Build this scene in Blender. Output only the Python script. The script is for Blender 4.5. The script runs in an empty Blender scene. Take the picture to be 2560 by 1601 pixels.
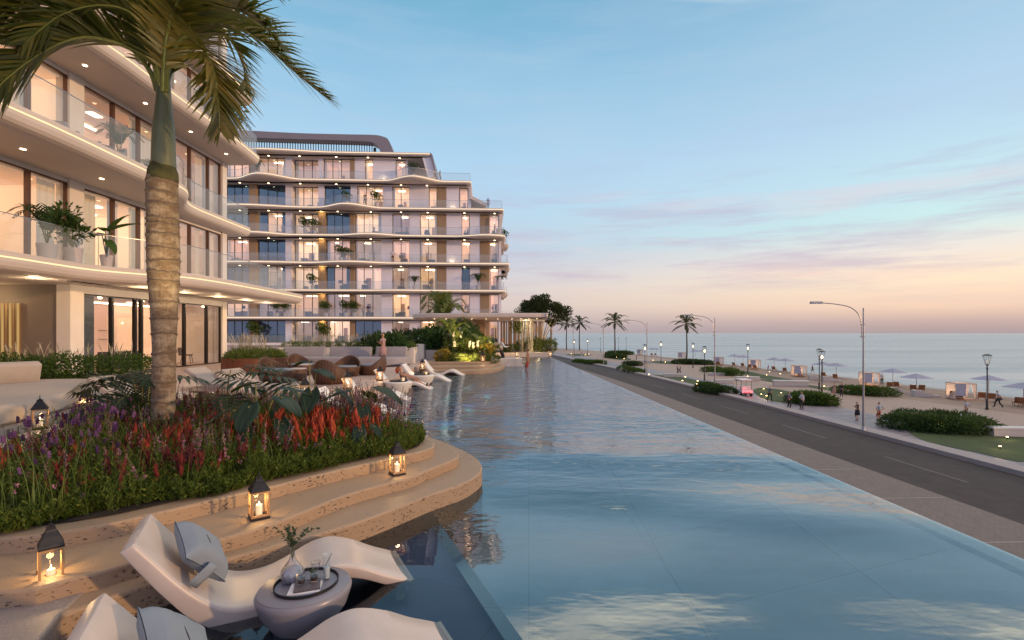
import bpy, math, random
from mathutils import Vector, Matrix, noise
random.seed(7)
R = math.radians; PI = math.pi
SC = bpy.context.scene; C = SC.collection
# ---- camera model used to lay the site out on its ground planes (metres; camera stands at the origin) ----
F, HX, HY, CZ = 1210.0, 1280.0, 833.0, 1.65
VW = {'s': (0, 0, 1), 'z1': (0, 0, 2.8), 'z2': (0, 400, 2.8), 'z3': (540, 300, 2.8), 'z4': (0, 840, 2.8), 'z5': (540, 760, 2.8),
      'a': (560, 820, 5.495), 'b': (900, 800, 5.495), 'c': (0, 850, 5.495), 'p': (1760, 860, 6.045), 'r': (2140, 860, 5.757),
      'm': (1360, 760, 6.045), 'k': (960, 740, 5.0375)}
def q(v, x, y): ox, oy, s = VW[v]; return ox + x / s, oy + y / s
def G(v, x, y, z=0.0):
    px, py = q(v, x, y); d = F * (CZ - z) / (py - HY); return ((px - HX) * d / F, d)
ZW, ZS, ZB, ZSEA = -0.35, -5.95, -6.25, -6.6      # pool water, street, beach, sea
ZO, ZM, ZI = -0.16, -0.036, 0.092                 # tops of the three stone steps

def V3(*a): return Vector(a)
def catmull(pts, n=6, closed=False):
    P = [Vector(p) for p in pts]; out = []; m = len(P); rng = m if closed else m - 1
    for i in range(rng):
        p0 = P[(i - 1) % m] if closed or i > 0 else P[0]; p1 = P[i]; p2 = P[(i + 1) % m]
        p3 = P[(i + 2) % m] if closed or i + 2 < m else P[-1]
        for k in range(n):
            t = k / n
            out.append(0.5 * ((2 * p1) + (p2 - p0) * t + (2 * p0 - 5 * p1 + 4 * p2 - p3) * t * t + (3 * p1 - p0 - 3 * p2 + p3) * t ** 3))
    if not closed: out.append(P[-1])
    return out
def resample(pts, step):
    P = [Vector(p) for p in pts]; out = [P[0]]; acc = 0
    for a, b in zip(P, P[1:]):
        L = (b - a).length; t = step - acc
        while t < L: out.append(a.lerp(b, t / L)); t += step
        acc = L - (t - step)
    out.append(P[-1]); return out
def offset2(poly, d, closed=True):
    """move a 2-D outline sideways (counter-clockwise outline: positive d shrinks it)"""
    n = len(poly); out = []
    for i in range(n):
        a = Vector(poly[i - 1]) if closed or i > 0 else Vector(poly[i]); b = Vector(poly[(i + 1) % n]) if closed or i < n - 1 else Vector(poly[i])
        t = (b.xy - a.xy); t = t.normalized() if t.length > 1e-9 else Vector((1, 0))
        out.append(Vector((poly[i][0] - t.y * d, poly[i][1] + t.x * d)))
    return out
def area2(p): return sum(p[i - 1][0] * p[i][1] - p[i][0] * p[i - 1][1] for i in range(len(p))) / 2
def inside(p, poly):
    x, y = p[0], p[1]; c = False
    for i in range(len(poly)):
        x1, y1 = poly[i - 1][0], poly[i - 1][1]; x2, y2 = poly[i][0], poly[i][1]
        if (y1 > y) != (y2 > y) and x < (x2 - x1) * (y - y1) / (y2 - y1) + x1: c = not c
    return c

class MB:
    def __init__(s): s.v = []; s.f = []; s.m = []; s.k = 0
    def add(s, vs, fs):
        b = len(s.v); s.v.extend([(p[0], p[1], p[2]) for p in vs]); s.f.extend([tuple(i + b for i in f) for f in fs]); s.m.extend([s.k] * len(fs)); return s
    def box(s, x0, x1, y0, y1, z0, z1, M=None):
        vs = [Vector((x, y, z)) for z in (z0, z1) for y in (y0, y1) for x in (x0, x1)]
        if M is not None: vs = [M @ v for v in vs]
        return s.add(vs, [(0, 2, 3, 1), (4, 5, 7, 6), (0, 1, 5, 4), (2, 6, 7, 3), (0, 4, 6, 2), (1, 3, 7, 5)])
    def cbox(s, c, size, rz=0, M=None):
        m = Matrix.Translation(c) @ Matrix.Rotation(rz, 4, 'Z')
        if M is not None: m = M @ m
        x, y, z = size[0] / 2, size[1] / 2, size[2] / 2
        return s.box(-x, x, -y, y, -z, z, m)
    def beam(s, a, b, w, h=None):
        a, b = Vector(a), Vector(b); h = h or w; t = b - a
        m = Matrix.Translation(a) @ t.to_track_quat('X', 'Z').to_matrix().to_4x4()
        return s.box(0, t.length, -w / 2, w / 2, -h / 2, h / 2, m)
    def prism(s, poly, z0, z1, M=None):
        if area2(poly) < 0: poly = list(reversed(poly))
        n = len(poly); vs = [Vector((p[0], p[1], z0)) for p in poly] + [Vector((p[0], p[1], z1)) for p in poly]
        if M is not None: vs = [M @ v for v in vs]
        return s.add(vs, [tuple(range(n - 1, -1, -1)), tuple(range(n, 2 * n))] + [(i, (i + 1) % n, n + (i + 1) % n, n + i) for i in range(n)])
    def sheet(s, poly, z):
        if area2(poly) < 0: poly = list(reversed(poly))
        return s.add([(p[0], p[1], z) for p in poly], [tuple(range(len(poly)))])
    def rings(s, rs, cap0=True, cap1=True, closed=True):
        n = len(rs[0]); vs = [p for r in rs for p in r]; fs = []
        for j in range(len(rs) - 1):
            for i in range(n if closed else n - 1):
                fs.append((j * n + i, j * n + (i + 1) % n, (j + 1) * n + (i + 1) % n, (j + 1) * n + i))
        if cap0: fs.append(tuple(range(n - 1, -1, -1)))
        if cap1: fs.append(tuple((len(rs) - 1) * n + i for i in range(n)))
        return s.add(vs, fs)
    def stack(s, poly, levels, cap0=True, cap1=True):
        """levels: (z, inset) from low to high over a 2-D outline"""
        if area2(poly) < 0: poly = list(reversed(poly))
        return s.rings([[(p.x, p.y, z) for p in offset2(poly, d)] for z, d in levels], cap0, cap1)
    def tube(s, pts, rad, n=8, cap=True, flat=1.0):
        P = [Vector(p) for p in pts]; m = len(P); rs = []; up = None
        for i in range(m):
            t = (P[min(i + 1, m - 1)] - P[max(i - 1, 0)])
            t = t.normalized() if t.length > 1e-9 else Vector((0, 0, 1))
            if up is None: up = Vector((0, 0, 1)) if abs(t.z) < .9 else Vector((1, 0, 0))
            a = t.cross(up)
            a = a.normalized() if a.length > 1e-6 else t.orthogonal().normalized()
            b = a.cross(t); up = b
            r = rad[i] if isinstance(rad, (list, tuple)) else rad
            rs.append([P[i] + a * (r * math.cos(2 * PI * k / n)) + b * (r * flat * math.sin(2 * PI * k / n)) for k in range(n)])
        return s.rings(rs, cap, cap)
    def lathe(s, prof, n=24, c=(0, 0, 0), sx=1, sy=1, M=None, cap0=True, cap1=True):
        rs = [[Vector((c[0] + r * sx * math.cos(2 * PI * k / n), c[1] + r * sy * math.sin(2 * PI * k / n), c[2] + z)) for k in range(n)] for r, z in prof]
        if M is not None: rs = [[M @ p for p in r] for r in rs]
        return s.rings(rs, cap0, cap1)
    def quad(s, a, b, c, d): return s.add([a, b, c, d], [(0, 1, 2, 3)])
    def tri(s, a, b, c): return s.add([a, b, c], [(0, 1, 2)])
    def build(s, name, mats, parent=None, smooth=False, bevel=0, world=False, seg=2):
        me = bpy.data.meshes.new(name); me.from_pydata(s.v, [], s.f)
        for m in (mats if isinstance(mats, (list, tuple)) else [mats]): me.materials.append(m)
        if any(s.m): me.polygons.foreach_set('material_index', s.m)
        if smooth: me.polygons.foreach_set('use_smooth', [True] * len(me.polygons))
        me.update()
        o = bpy.data.objects.new(name, me); C.objects.link(o)
        if parent is not None:
            o.parent = parent
            if world: o.matrix_parent_inverse = Matrix.LocRotScale(parent.location, parent.rotation_euler, None).inverted()
        if bevel:
            b = o.modifiers.new('bevel', 'BEVEL'); b.width = bevel; b.segments = seg; b.limit_method = 'ANGLE'; b.angle_limit = R(35)
        if smooth == 'auto':
            e = o.modifiers.new('split', 'EDGE_SPLIT'); e.split_angle = R(40)
        return o
def tag(o, label=None, cat=None, group=None, kind=None):
    for k, v in (('label', label), ('category', cat), ('group', group), ('kind', kind)):
        if v: o[k] = v
    return o
def thing(name, label, cat, loc=(0, 0, 0), rz=0, group=None):
    o = bpy.data.objects.new(name, None); o.empty_display_size = .2; C.objects.link(o)
    o.location = loc; o.rotation_euler = (0, 0, rz); return tag(o, label, cat, group)
def struct(name, mb, mat, smooth=False): return tag(mb.build(name, mat, smooth=smooth), kind='structure')
KIDS = {}
def kids(o): return [c for c in o.children]
def dup(root, loc, rz=0, label=None, sc=1.0):
    r = root.copy(); C.objects.link(r); r.location = loc; r.rotation_euler = (0, 0, rz); r.scale = (sc, sc, sc) if not isinstance(sc, tuple) else sc
    if label: r['label'] = label
    for ch in KIDS[root.name]:
        c = ch.copy(); C.objects.link(c); c.parent = r
        for g in KIDS.get(ch.name, []):
            d = g.copy(); C.objects.link(d); d.parent = c
    return r
def index_kids():
    KIDS.clear()
    for o in C.objects:
        if o.parent: KIDS.setdefault(o.parent.name, []).append(o)
def series(make, spots):
    """spots: (loc, rz, label, scale) - the first is the made thing itself, the others are copies of it and of its parts"""
    root = make(spots[0][2]); index_kids(); KIDS.setdefault(root.name, []); out = [root]
    for i, sp in enumerate(spots):
        s = sp[3] if len(sp) > 3 else 1.0
        if i == 0:
            root.location = sp[0]; root.rotation_euler = (0, 0, sp[1]); root.scale = (s, s, s) if not isinstance(s, tuple) else s
        else: out.append(dup(root, sp[0], sp[1], sp[2], s))
    return out
def rnd(a, b): return random.uniform(a, b)
def lerp(a, b, t): return a + (b - a) * t

# ---------------------------------------------------------------- materials
def nt(name):
    m = bpy.data.materials.new(name); m.use_nodes = True; t = m.node_tree; t.nodes.clear(); return m, t
def nd(t, typ, ins=None, **pr):
    n = t.nodes.new('ShaderNode' + typ)
    for k, v in pr.items(): setattr(n, k, v)
    for k, v in (ins or {}).items():
        s = n.inputs[k]
        if isinstance(v, bpy.types.NodeSocket): t.links.new(v, s)
        else: s.default_value = (v[0], v[1], v[2], 1) if (isinstance(v, tuple) and len(v) == 3 and s.type == 'RGBA') else v
    return n
def out(t, sh): nd(t, 'OutputMaterial', {'Surface': sh})
def ramp(t, fac, stops, interp='LINEAR'):
    n = nd(t, 'ValToRGB', {'Fac': fac}); e = n.color_ramp.elements; n.color_ramp.interpolation = interp
    while len(e) < len(stops): e.new(.5)
    for el, (p, c) in zip(e, stops): el.position = p; el.color = (c[0], c[1], c[2], 1) if isinstance(c, tuple) else (c, c, c, 1)
    return n.outputs['Color']
def mixc(t, f, a, b, mode='MIX'):
    n = nd(t, 'Mix', data_type='RGBA', blend_type=mode)
    for i, v in ((0, f), (6, a), (7, b)):
        s = n.inputs[i]
        if isinstance(v, bpy.types.NodeSocket): t.links.new(v, s)
        else: s.default_value = (v[0], v[1], v[2], 1) if isinstance(v, tuple) else v
    return n.outputs[2]
def mth(t, op, a, b=None, c=None):
    n = nd(t, 'Math', operation=op)
    for i, v in enumerate((a, b, c)):
        if v is None: continue
        if isinstance(v, bpy.types.NodeSocket): t.links.new(v, n.inputs[i])
        else: n.inputs[i].default_value = v
    return n.outputs[0]
def coord(t, scale=(1, 1, 1), kind='Object', rot=(0, 0, 0)):
    return nd(t, 'Mapping', {'Vector': nd(t, 'TexCoord').outputs[kind], 'Scale': scale, 'Rotation': rot}).outputs[0]
def noi(t, vec, sc, det=4, rough=.55): return nd(t, 'TexNoise', {'Vector': vec, 'Scale': sc, 'Detail': det, 'Roughness': rough}).outputs['Fac']
def bmp(t, h, st=.3, dist=.02): return nd(t, 'Bump', {'Height': h, 'Strength': st, 'Distance': dist}).outputs[0]
def shade(c, k): return (c[0] * k, c[1] * k, c[2] * k)
def bsdf(t, col, rough=.5, metal=0, normal=None, spec=.5, **kw):
    ins = {'Base Color': col, 'Roughness': rough, 'Metallic': metal, 'Specular IOR Level': spec}; ins.update(kw)
    if normal is not None: ins['Normal'] = normal
    return nd(t, 'BsdfPrincipled', ins).outputs[0]
def mat(name, col, rough=.6, var=.2, sc=5, bump=0, bsc=40, metal=0, spec=.5, stretch=(1, 1, 1), kind='Object', **kw):
    m, t = nt(name); v = coord(t, stretch, kind)
    n = noi(t, v, sc, 6); c = ramp(t, n, [(.25, shade(col, 1 - var)), (.75, shade(col, 1 + var))])
    nm = bmp(t, noi(t, v, bsc, 4), bump, .01) if bump else None
    ro = mth(t, 'ADD', mth(t, 'MULTIPLY', n, .16), rough - .08)
    out(t, bsdf(t, c, ro, metal, nm, spec, **kw)); return m
def emis(name, col, st):
    m, t = nt(name); out(t, nd(t, 'Emission', {'Color': col, 'Strength': st}).outputs[0]); return m
def leafmat(name, col, col2, rough=.45, trans=.25, spec=.4):
    m, t = nt(name); rp = nd(t, 'NewGeometry').outputs['Random Per Island']
    c = ramp(t, rp, [(0, shade(col, .6)), (.5, col), (1, col2)])
    b = bsdf(t, c, rough, 0, None, spec)
    tr = nd(t, 'BsdfTranslucent', {'Color': mixc(t, .35, c, (.35, .4, .05))}).outputs[0]
    out(t, nd(t, 'MixShader', {0: trans, 1: b, 2: tr}).outputs[0]); return m
def fres(t, ior):
    bf = nd(t, 'NewGeometry').outputs['Backfacing']      # thin sheets: same reflectance from either side
    return nd(t, 'Fresnel', {'IOR': mth(t, 'ADD', mth(t, 'MULTIPLY', bf, 1 / ior - ior), ior)}).outputs[0]
def glassmat(name, tint=(.93, .96, .97), ior=1.5, rough=.02, boost=1.0, refl=(1, 1, 1)):
    m, t = nt(name)
    f = mth(t, 'MINIMUM', mth(t, 'MULTIPLY', fres(t, ior), boost), 1.0)
    out(t, nd(t, 'MixShader', {0: f, 1: nd(t, 'BsdfTransparent', {'Color': tint}).outputs[0], 2: nd(t, 'BsdfGlossy', {'Color': refl, 'Roughness': rough}).outputs[0]}).outputs[0]); return m
M = {}
def travertine():
    m, t = nt('travertine'); v = coord(t)
    band = noi(t, coord(t, (.6, .6, 14)), 2.2, 6, .65); fine = noi(t, coord(t, (1, 1, 5)), 16, 5, .65)
    c = mixc(t, fine, mixc(t, band, (.24, .163, .108), (.43, .31, .21)), (.335, .237, .158))
    pn = noi(t, coord(t, (1, 1, 2.6)), 21, 3, .5); pn2 = noi(t, v, 4, 2)
    nz = mth(t, 'MULTIPLY', mth(t, 'ABSOLUTE', nd(t, 'SeparateXYZ', {'Vector': nd(t, 'NewGeometry').outputs['Normal']}).outputs[2]), .085)
    pn = mth(t, 'SUBTRACT', noi(t, coord(t, (1, 1, 2.2)), 27, 3, .55), nz)
    pit = mth(t, 'GREATER_THAN', mth(t, 'ADD', pn, mth(t, 'MULTIPLY', pn2, .22)), .735)
    soft = ramp(t, mth(t, 'ADD', pn, mth(t, 'MULTIPLY', pn2, .22)), [(.70, 0.0), (.76, 1.0)])
    c = mixc(t, pit, c, (.09, .06, .045))
    h = mth(t, 'SUBTRACT', mth(t, 'MULTIPLY', fine, .25), soft)
    out(t, bsdf(t, c, .55, 0, bmp(t, h, .5, .012))); return m
M['trav'] = travertine()
def granite(name, a, b, sc=160):
    m, t = nt(name); v = coord(t)
    s = nd(t, 'TexVoronoi', {'Vector': v, 'Scale': sc}).outputs['Color']
    k = nd(t, 'SeparateColor', {'Color': s}).outputs[0]
    c = mixc(t, noi(t, v, 3), mixc(t, k, a, b), mixc(t, .5, a, b))
    out(t, bsdf(t, c, .5, 0, bmp(t, k, .15, .004))); return m
M['granite'] = granite('granite', (.16, .13, .125), (.42, .36, .33))
M['stone'] = granite('pale_stone', (.36, .33, .33), (.52, .48, .47), 90)
def tiles(name, col, var, w, h, gap=.012, joint=.5, rough=.5, off=.0, rot=0, nsc=1.5, bump=.25, vein=0):
    m, t = nt(name); v = coord(t, (1, 1, 1), 'Object', (0, 0, rot))
    br = nd(t, 'TexBrick', {'Vector': v, 'Color1': shade(col, 1 - var), 'Color2': shade(col, 1 + var), 'Mortar': shade(col, joint), 'Scale': 1.0, 'Mortar Size': gap, 'Mortar Smooth': .2, 'Brick Width': w, 'Row Height': h}, offset=off)
    n = noi(t, v, nsc, 6); n2 = noi(t, v, nsc * 14, 3)
    c = mixc(t, .7, br.outputs['Color'], mixc(t, n, (.62, .62, .62), (1.38, 1.38, 1.38)), 'MULTIPLY')
    c = mixc(t, .35, c, mixc(t, n2, (.7, .7, .7), (1.3, 1.3, 1.3)), 'MULTIPLY')
    if vein: c = mixc(t, mth(t, 'MULTIPLY', ramp(t, noi(t, v, 1.1, 8, .6), [(.46, 0.), (.5, 1.), (.54, 0.)]), vein), c, shade(col, 1.5))
    hh = mth(t, 'ADD', mth(t, 'MULTIPLY', br.outputs['Fac'], -1), mth(t, 'MULTIPLY', n2, .15))
    out(t, bsdf(t, c, mth(t, 'ADD', mth(t, 'MULTIPLY', n, .25), rough - .12), 0, bmp(t, hh, bump, .006))); return m
M['deck'] = tiles('terrace_stone', (.50, .38, .33), .05, 1.2, 1.2, .006, .75, .42, 0, R(4), .9, .15, .25)
M['marble'] = mat('pale_marble', (.52, .50, .49), .35, .18, 2.5)
M['paver'] = tiles('promenade_pavers', (.33, .232, .188), .05, .45, .3, .02, .75, .6, .5, R(8), .25)
M['plank'] = tiles('dark_plank_paving', (.19, .17, .205), .22, 2.6, .42, .012, .6, .5, .37, R(-20), .3)
M['brick'] = tiles('pavement_brick', (.15, .115, .106), .13, .26, .13, .012, .7, .65, .5, R(90), .5)
M['kerb'] = mat('kerb_stone', (.30, .26, .27), .65, .1, 2, .2, 60)
M['asphalt'] = mat('asphalt', (.056, .046, .047), .8, .3, 1.2, .4, 90, 0, .25)
M['sand'] = mat('beach_sand', (.255, .19, .15), .85, .18, .35, .5, 3)
M['wetsand'] = mat('wet_sand', (.13, .115, .11), .35, .2, .5, .2, 6)
M['lawn'] = mat('lawn_turf', (.035, .062, .016), .9, .35, 1.6, .6, 60)
M['soil'] = mat('bed_soil', (.03, .022, .016), .95, .3, 9, .6, 40)
M['white'] = mat('white_render', (.76, .71, .68), .6, .04, 2, .06, 30)
M['panel'] = mat('white_panel', (.74, .70, .76), .55, .05, .6)
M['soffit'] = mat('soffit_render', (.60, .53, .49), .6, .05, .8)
M['greywall'] = mat('taupe_wall', (.21, .175, .16), .6, .05, 1)
M['mauve'] = mat('mauve_metal_cladding', (.20, .175, .20), .45, .06, .6, 0, 40, .2)
M['black'] = mat('black_metal', (.018, .018, .021), .42, .2, 20, 0, 40, .3)
M['dark'] = mat('dark_frame_metal', (.03, .026, .025), .35, .15, 8, 0, 40, .4)
M['bronze'] = mat('bronze_frame', (.12, .062, .042), .38, .12, 6, 0, 40, .35)
M['steel'] = mat('galvanised_steel', (.30, .30, .33), .35, .08, 4, 0, 40, .7)
def wood(name, a, b, sc=1, axis=(1, 1, 14), rough=.5):
    m, t = nt(name); v = coord(t, axis)
    n = noi(t, v, 6 * sc, 8, .6); w = nd(t, 'TexWave', {'Vector': coord(t, (axis[0] * .4, axis[1] * .4, axis[2] * .1)), 'Scale': 9 * sc, 'Distortion': 5, 'Detail': 3}).outputs['Fac']
    c = mixc(t, w, mixc(t, n, a, b), b)
    out(t, bsdf(t, c, rough, 0, bmp(t, n, .15, .003))); return m
M['oak'] = wood('lantern_oak', (.34, .18, .085), (.46, .27, .13), 2, (9, 9, 1))
M['teak'] = wood('beach_teak', (.26, .115, .055), (.36, .18, .09), 1)
def slats(name, a, b, pitch, axis=0):
    m, t = nt(name); s = nd(t, 'SeparateXYZ', {'Vector': nd(t, 'TexCoord').outputs['Object']}).outputs[axis]
    f = mth(t, 'FRACT', mth(t, 'MULTIPLY', s, 1 / pitch)); gap = ramp(t, mth(t, 'PINGPONG', f, .5), [(.05, 0.), (.11, 1.)])
    k = nd(t, 'TexWhiteNoise', {'W': mth(t, 'FLOOR', mth(t, 'MULTIPLY', s, 1 / pitch))}, noise_dimensions='1D').outputs['Value']
    c = mixc(t, noi(t, coord(t, (8, 8, .6)), 5, 5), mixc(t, k, a, b), shade(b, .85))
    out(t, bsdf(t, mixc(t, gap, shade(a, .35), c), .55, 0, bmp(t, gap, .8, .03))); return m
M['slat'] = slats('wood_slat_cladding', (.29, .185, .10), (.40, .27, .155), .12)
M['slaty'] = slats('wood_slat_panel', (.16, .10, .055), (.22, .14, .08), .2, 1)
M['ribbed'] = slats('ribbed_stone_plinth', (.27, .235, .225), (.32, .28, .27), .045)
def corten():
    m, t = nt('corten_steel'); v = coord(t, (1, 1, .12)); n = noi(t, v, 5, 7, .65); n2 = noi(t, coord(t), 30, 4)
    c = mixc(t, n2, ramp(t, n, [(.3, (.10, .032, .016)), (.55, (.20, .07, .032)), (.8, (.30, .12, .055))]), (.15, .05, .025))
    out(t, bsdf(t, c, .7, .1, bmp(t, n2, .2, .004))); return m
M['corten'] = corten()
def wicker():
    m, t = nt('woven_wicker'); sp = nd(t, 'SeparateXYZ', {'Vector': nd(t, 'TexCoord').outputs['Object']}).outputs
    ang = mth(t, 'MULTIPLY', mth(t, 'ARCTAN2', sp[1], sp[0]), 34); zz = mth(t, 'MULTIPLY', sp[2], 150)
    a = mth(t, 'SINE', ang); b = mth(t, 'SINE', mth(t, 'ADD', zz, mth(t, 'MULTIPLY', mth(t, 'SIGN', a), 1.57)))
    h = mth(t, 'MULTIPLY', mth(t, 'ADD', b, mth(t, 'MULTIPLY', a, .4)), .5)
    c = mixc(t, ramp(t, h, [(.0, 0.), (.6, 1.)]), (.05, .022, .013), mixc(t, noi(t, coord(t), 12), (.135, .06, .032), (.21, .10, .056)))
    out(t, bsdf(t, c, .5, 0, bmp(t, h, .5, .008))); return m
M['wicker'] = wicker()
def fabric(name, col, sc=1.0, wrinkle=.35):
    m, t = nt(name); v = coord(t)
    wv = nd(t, 'TexWave', {'Vector': v, 'Scale': 160 * sc, 'Distortion': 1}).outputs['Fac']
    n = noi(t, v, 3.5, 3); c = mixc(t, n, shade(col, .9), shade(col, 1.08)); c = mixc(t, mth(t, 'MULTIPLY', wv, .12), c, shade(col, .7))
    out(t, bsdf(t, c, .85, 0, bmp(t, mth(t, 'ADD', n, mth(t, 'MULTIPLY', wv, .06)), wrinkle, .02), .2)); return m
M['cush'] = fabric('grey_cushion_fabric', (.24, .285, .35), 1, .5)
M['sofa'] = fabric('pale_sofa_fabric', (.44, .375, .335))
M['sofab'] = fabric('sofa_back_fabric', (.33, .315, .345))
M['canvas'] = fabric('lilac_canvas', (.33, .34, .44), .3, .1)
M['sheer'] = None
M['lounger'] = mat('cream_moulded_resin', (.52, .455, .43), .36, .11, 3.2, .05, 25, 0, .5)
M['tabler'] = mat('grey_moulded_resin', (.21, .205, .25), .3, .05, 2.5, .05, 25)
M['lwhite'] = mat('white_moulded_resin', (.74, .72, .70), .35, .04, 2.5)
M['pipe'] = mat('dark_piping', (.04, .045, .055), .7)
M['wax'] = mat('candle_wax', (.80, .72, .58), .45, .05, 5, **{'Emission Color': (1, .62, .28, 1), 'Emission Strength': .55})
M['flame'] = emis('candle_flame', (1, .62, .24), 26)
M['strip'] = emis('led_strip', (1, .74, .42), 1.45)
M['stripb'] = emis('led_strip_far', (1, .78, .52), 1.35)
M['down'] = emis('downlight_lens', (1, .74, .42), 9)
M['lamp'] = emis('lamp_bulb', (1, .62, .26), 12)
M['spot'] = emis('spotlight_lens', (1, .64, .24), 22)
M['tail'] = emis('tail_lamp', (1, .05, .06), 9)
M['roomlight'] = emis('ceiling_light', (1, .74, .48), 11)
def room(name, col, e):  # room surfaces emit by themselves, standing in for the light inside
    m, t = nt(name); rr = nd(t, 'ObjectInfo').outputs['Random']; r2 = mth(t, 'FRACT', mth(t, 'MULTIPLY', rr, 7.3))
    c = mixc(t, r2, mixc(t, .5, col, (.95, .72, .42)), mixc(t, .35, col, (.92, .66, .60)))
    c = c if e > .1 else mixc(t, .9, c, col)
    out(t, bsdf(t, c, .7, 0, None, .3, **{'Emission Color': c, 'Emission Strength': mth(t, 'MULTIPLY', mth(t, 'ADD', mth(t, 'MULTIPLY', rr, .75), .55), e)})); return m
M['rwarm'] = room('glowing_room_wall', (.88, .58, .37), .52)
M['rhot'] = room('bright_room_wall', (.92, .70, .52), .52)
M['rceil'] = room('glowing_room_ceiling', (.76, .56, .46), .24)
M['rfloor'] = room('glowing_room_floor', (.45, .30, .21), .1)
M['rdim'] = room('dim_room_wall', (.50, .35, .29), .26)
M['rdark'] = room('dark_room_wall', (.10, .11, .14), .06)
M['furn'] = mat('dark_furniture', (.07, .06, .065), .5)
M['furnl'] = mat('pale_furniture', (.45, .36, .30), .6)
M['door'] = mat('room_door', (.42, .26, .17), .5)
M['curt'] = room('glowing_curtain', (.62, .50, .42), .22)
M['curtd'] = mat('grey_blue_curtain', (.10, .115, .15), .8)
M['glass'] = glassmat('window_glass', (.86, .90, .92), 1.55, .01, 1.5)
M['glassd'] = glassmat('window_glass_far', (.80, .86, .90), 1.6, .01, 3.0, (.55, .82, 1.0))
M['rail'] = None
def railglass():
    m, t = nt('railing_glass')
    f = fres(t, 1.45)
    base = nd(t, 'MixShader', {0: .14, 1: nd(t, 'BsdfTransparent', {'Color': (.88, .93, .95)}).outputs[0], 2: nd(t, 'BsdfDiffuse', {'Color': (.75, .78, .80)}).outputs[0]}).outputs[0]
    out(t, nd(t, 'MixShader', {0: f, 1: base, 2: nd(t, 'BsdfGlossy', {'Roughness': .03}).outputs[0]}).outputs[0]); return m
M['rail'] = railglass()
def sheer():
    m, t = nt('sheer_curtain')
    b = nd(t, 'MixShader', {0: .5, 1: nd(t, 'BsdfDiffuse', {'Color': (.80, .70, .66)}).outputs[0], 2: nd(t, 'BsdfTranslucent', {'Color': (.80, .70, .66)}).outputs[0]}).outputs[0]
    out(t, nd(t, 'MixShader', {0: .75, 1: nd(t, 'BsdfTransparent').outputs[0], 2: b}).outputs[0]); return m
M['sheer'] = sheer()
M['clear'] = glassmat('clear_glass', (.97, .985, .99), 1.5, .01, 1.0)
M['vaseg'] = glassmat('ribbed_vase_glass', (.80, .80, .84), 1.5, .08, 3.0)
M['drink'] = mat('dark_drink', (.022, .008, .004), .08)
M['icew'] = mat('iced_water', (.50, .56, .60), .2, .2, 60)
M['gold'] = mat('gold_rim', (.7, .42, .16), .25, .1, 8, 0, 40, .9)
M['paper'] = mat('book_paper', (.70, .70, .74), .6)
M['cover'] = mat('book_cover', (.10, .085, .10), .45, .4, 60)
def palmtrunk():
    m, t = nt('palm_trunk_bark'); sp = nd(t, 'SeparateXYZ', {'Vector': nd(t, 'TexCoord').outputs['Object']}).outputs
    zz = mth(t, 'ADD', sp[2], mth(t, 'MULTIPLY', noi(t, coord(t, (3, 3, 1)), 1.5, 2), .12))
    n = noi(t, coord(t, (26, 26, 2.2)), 2, 5, .6); b = noi(t, coord(t, (2, 2, 3)), 2.2, 5, .7); lich = noi(t, coord(t), 9, 5, .7)
    c = mixc(t, n, (.20, .15, .105), (.46, .385, .28)); c = mixc(t, ramp(t, b, [(.38, 0.), (.56, 1.)]), c, mixc(t, n, (.085, .055, .036), (.235, .17, .115)))
    c = mixc(t, ramp(t, lich, [(.62, 0.), (.72, .8)]), c, (.09, .07, .05))
    out(t, bsdf(t, c, .85, 0, bmp(t, n, .5, .012), .2)); return m
M['ptrunk'] = palmtrunk()
M['pring'] = mat('palm_ring_scar', (.15, .11, .075), .9, .4, 30, .5, 60)
def shaft():
    m, t = nt('palm_crownshaft'); v = coord(t, (9, 9, .9)); n = noi(t, v, 3, 5); f = noi(t, coord(t), 14, 4, .7)
    c = mixc(t, n, (.060, .078, .048), (.15, .165, .10)); c = mixc(t, ramp(t, f, [(.64, 0.), (.7, .9)]), c, (.03, .03, .02))
    out(t, bsdf(t, c, .5, 0, bmp(t, n, .15, .006))); return m
M['pshaft'] = shaft()
M['pmoss'] = mat('palm_shaft_base', (.06, .062, .018), .85, .4, 9, .4, 30)
M['frond'] = leafmat('palm_frond', (.045, .068, .014), (.12, .115, .025), .38, .28)
M['frondy'] = leafmat('young_palm_frond', (.10, .095, .018), (.20, .15, .03), .4, .3)
M['rachis'] = mat('palm_rachis', (.11, .135, .035), .45, .2, 3)
M['cocof'] = leafmat('coconut_frond', (.026, .042, .014), (.050, .066, .022), .55, .2, .15)
M['coct'] = mat('coconut_trunk', (.07, .055, .045), .85, .25, 4)
M['hedge'] = leafmat('hedge_leaf', (.040, .092, .020), (.075, .135, .030), .6, .2, .12)
M['hedged'] = leafmat('dark_shrub_leaf', (.026, .066, .024), (.048, .096, .034), .6, .18, .12)
M['grassy'] = leafmat('bright_grass', (.085, .135, .022), (.14, .19, .04), .55, .3)
M['feather'] = leafmat('feather_grass', (.50, .42, .33), (.62, .54, .42), .8, .3)
M['cover'] = M['cover']
M['gcover'] = leafmat('ground_cover_leaf', (.065, .11, .022), (.16, .195, .038), .6, .32, .12)
M['stem'] = leafmat('flower_stem', (.085, .115, .025), (.14, .16, .035), .6, .2)
M['red'] = leafmat('red_plume', (.42, .052, .026), (.60, .13, .055), .75, .25)
M['redd'] = leafmat('dusky_red_plume', (.13, .020, .022), (.26, .038, .032), .75, .25)
M['purple'] = leafmat('purple_lavender', (.060, .016, .085), (.20, .085, .22), .75, .2)
M['pink'] = leafmat('pink_salvia', (.40, .155, .28), (.56, .26, .36), .7, .3)
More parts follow.
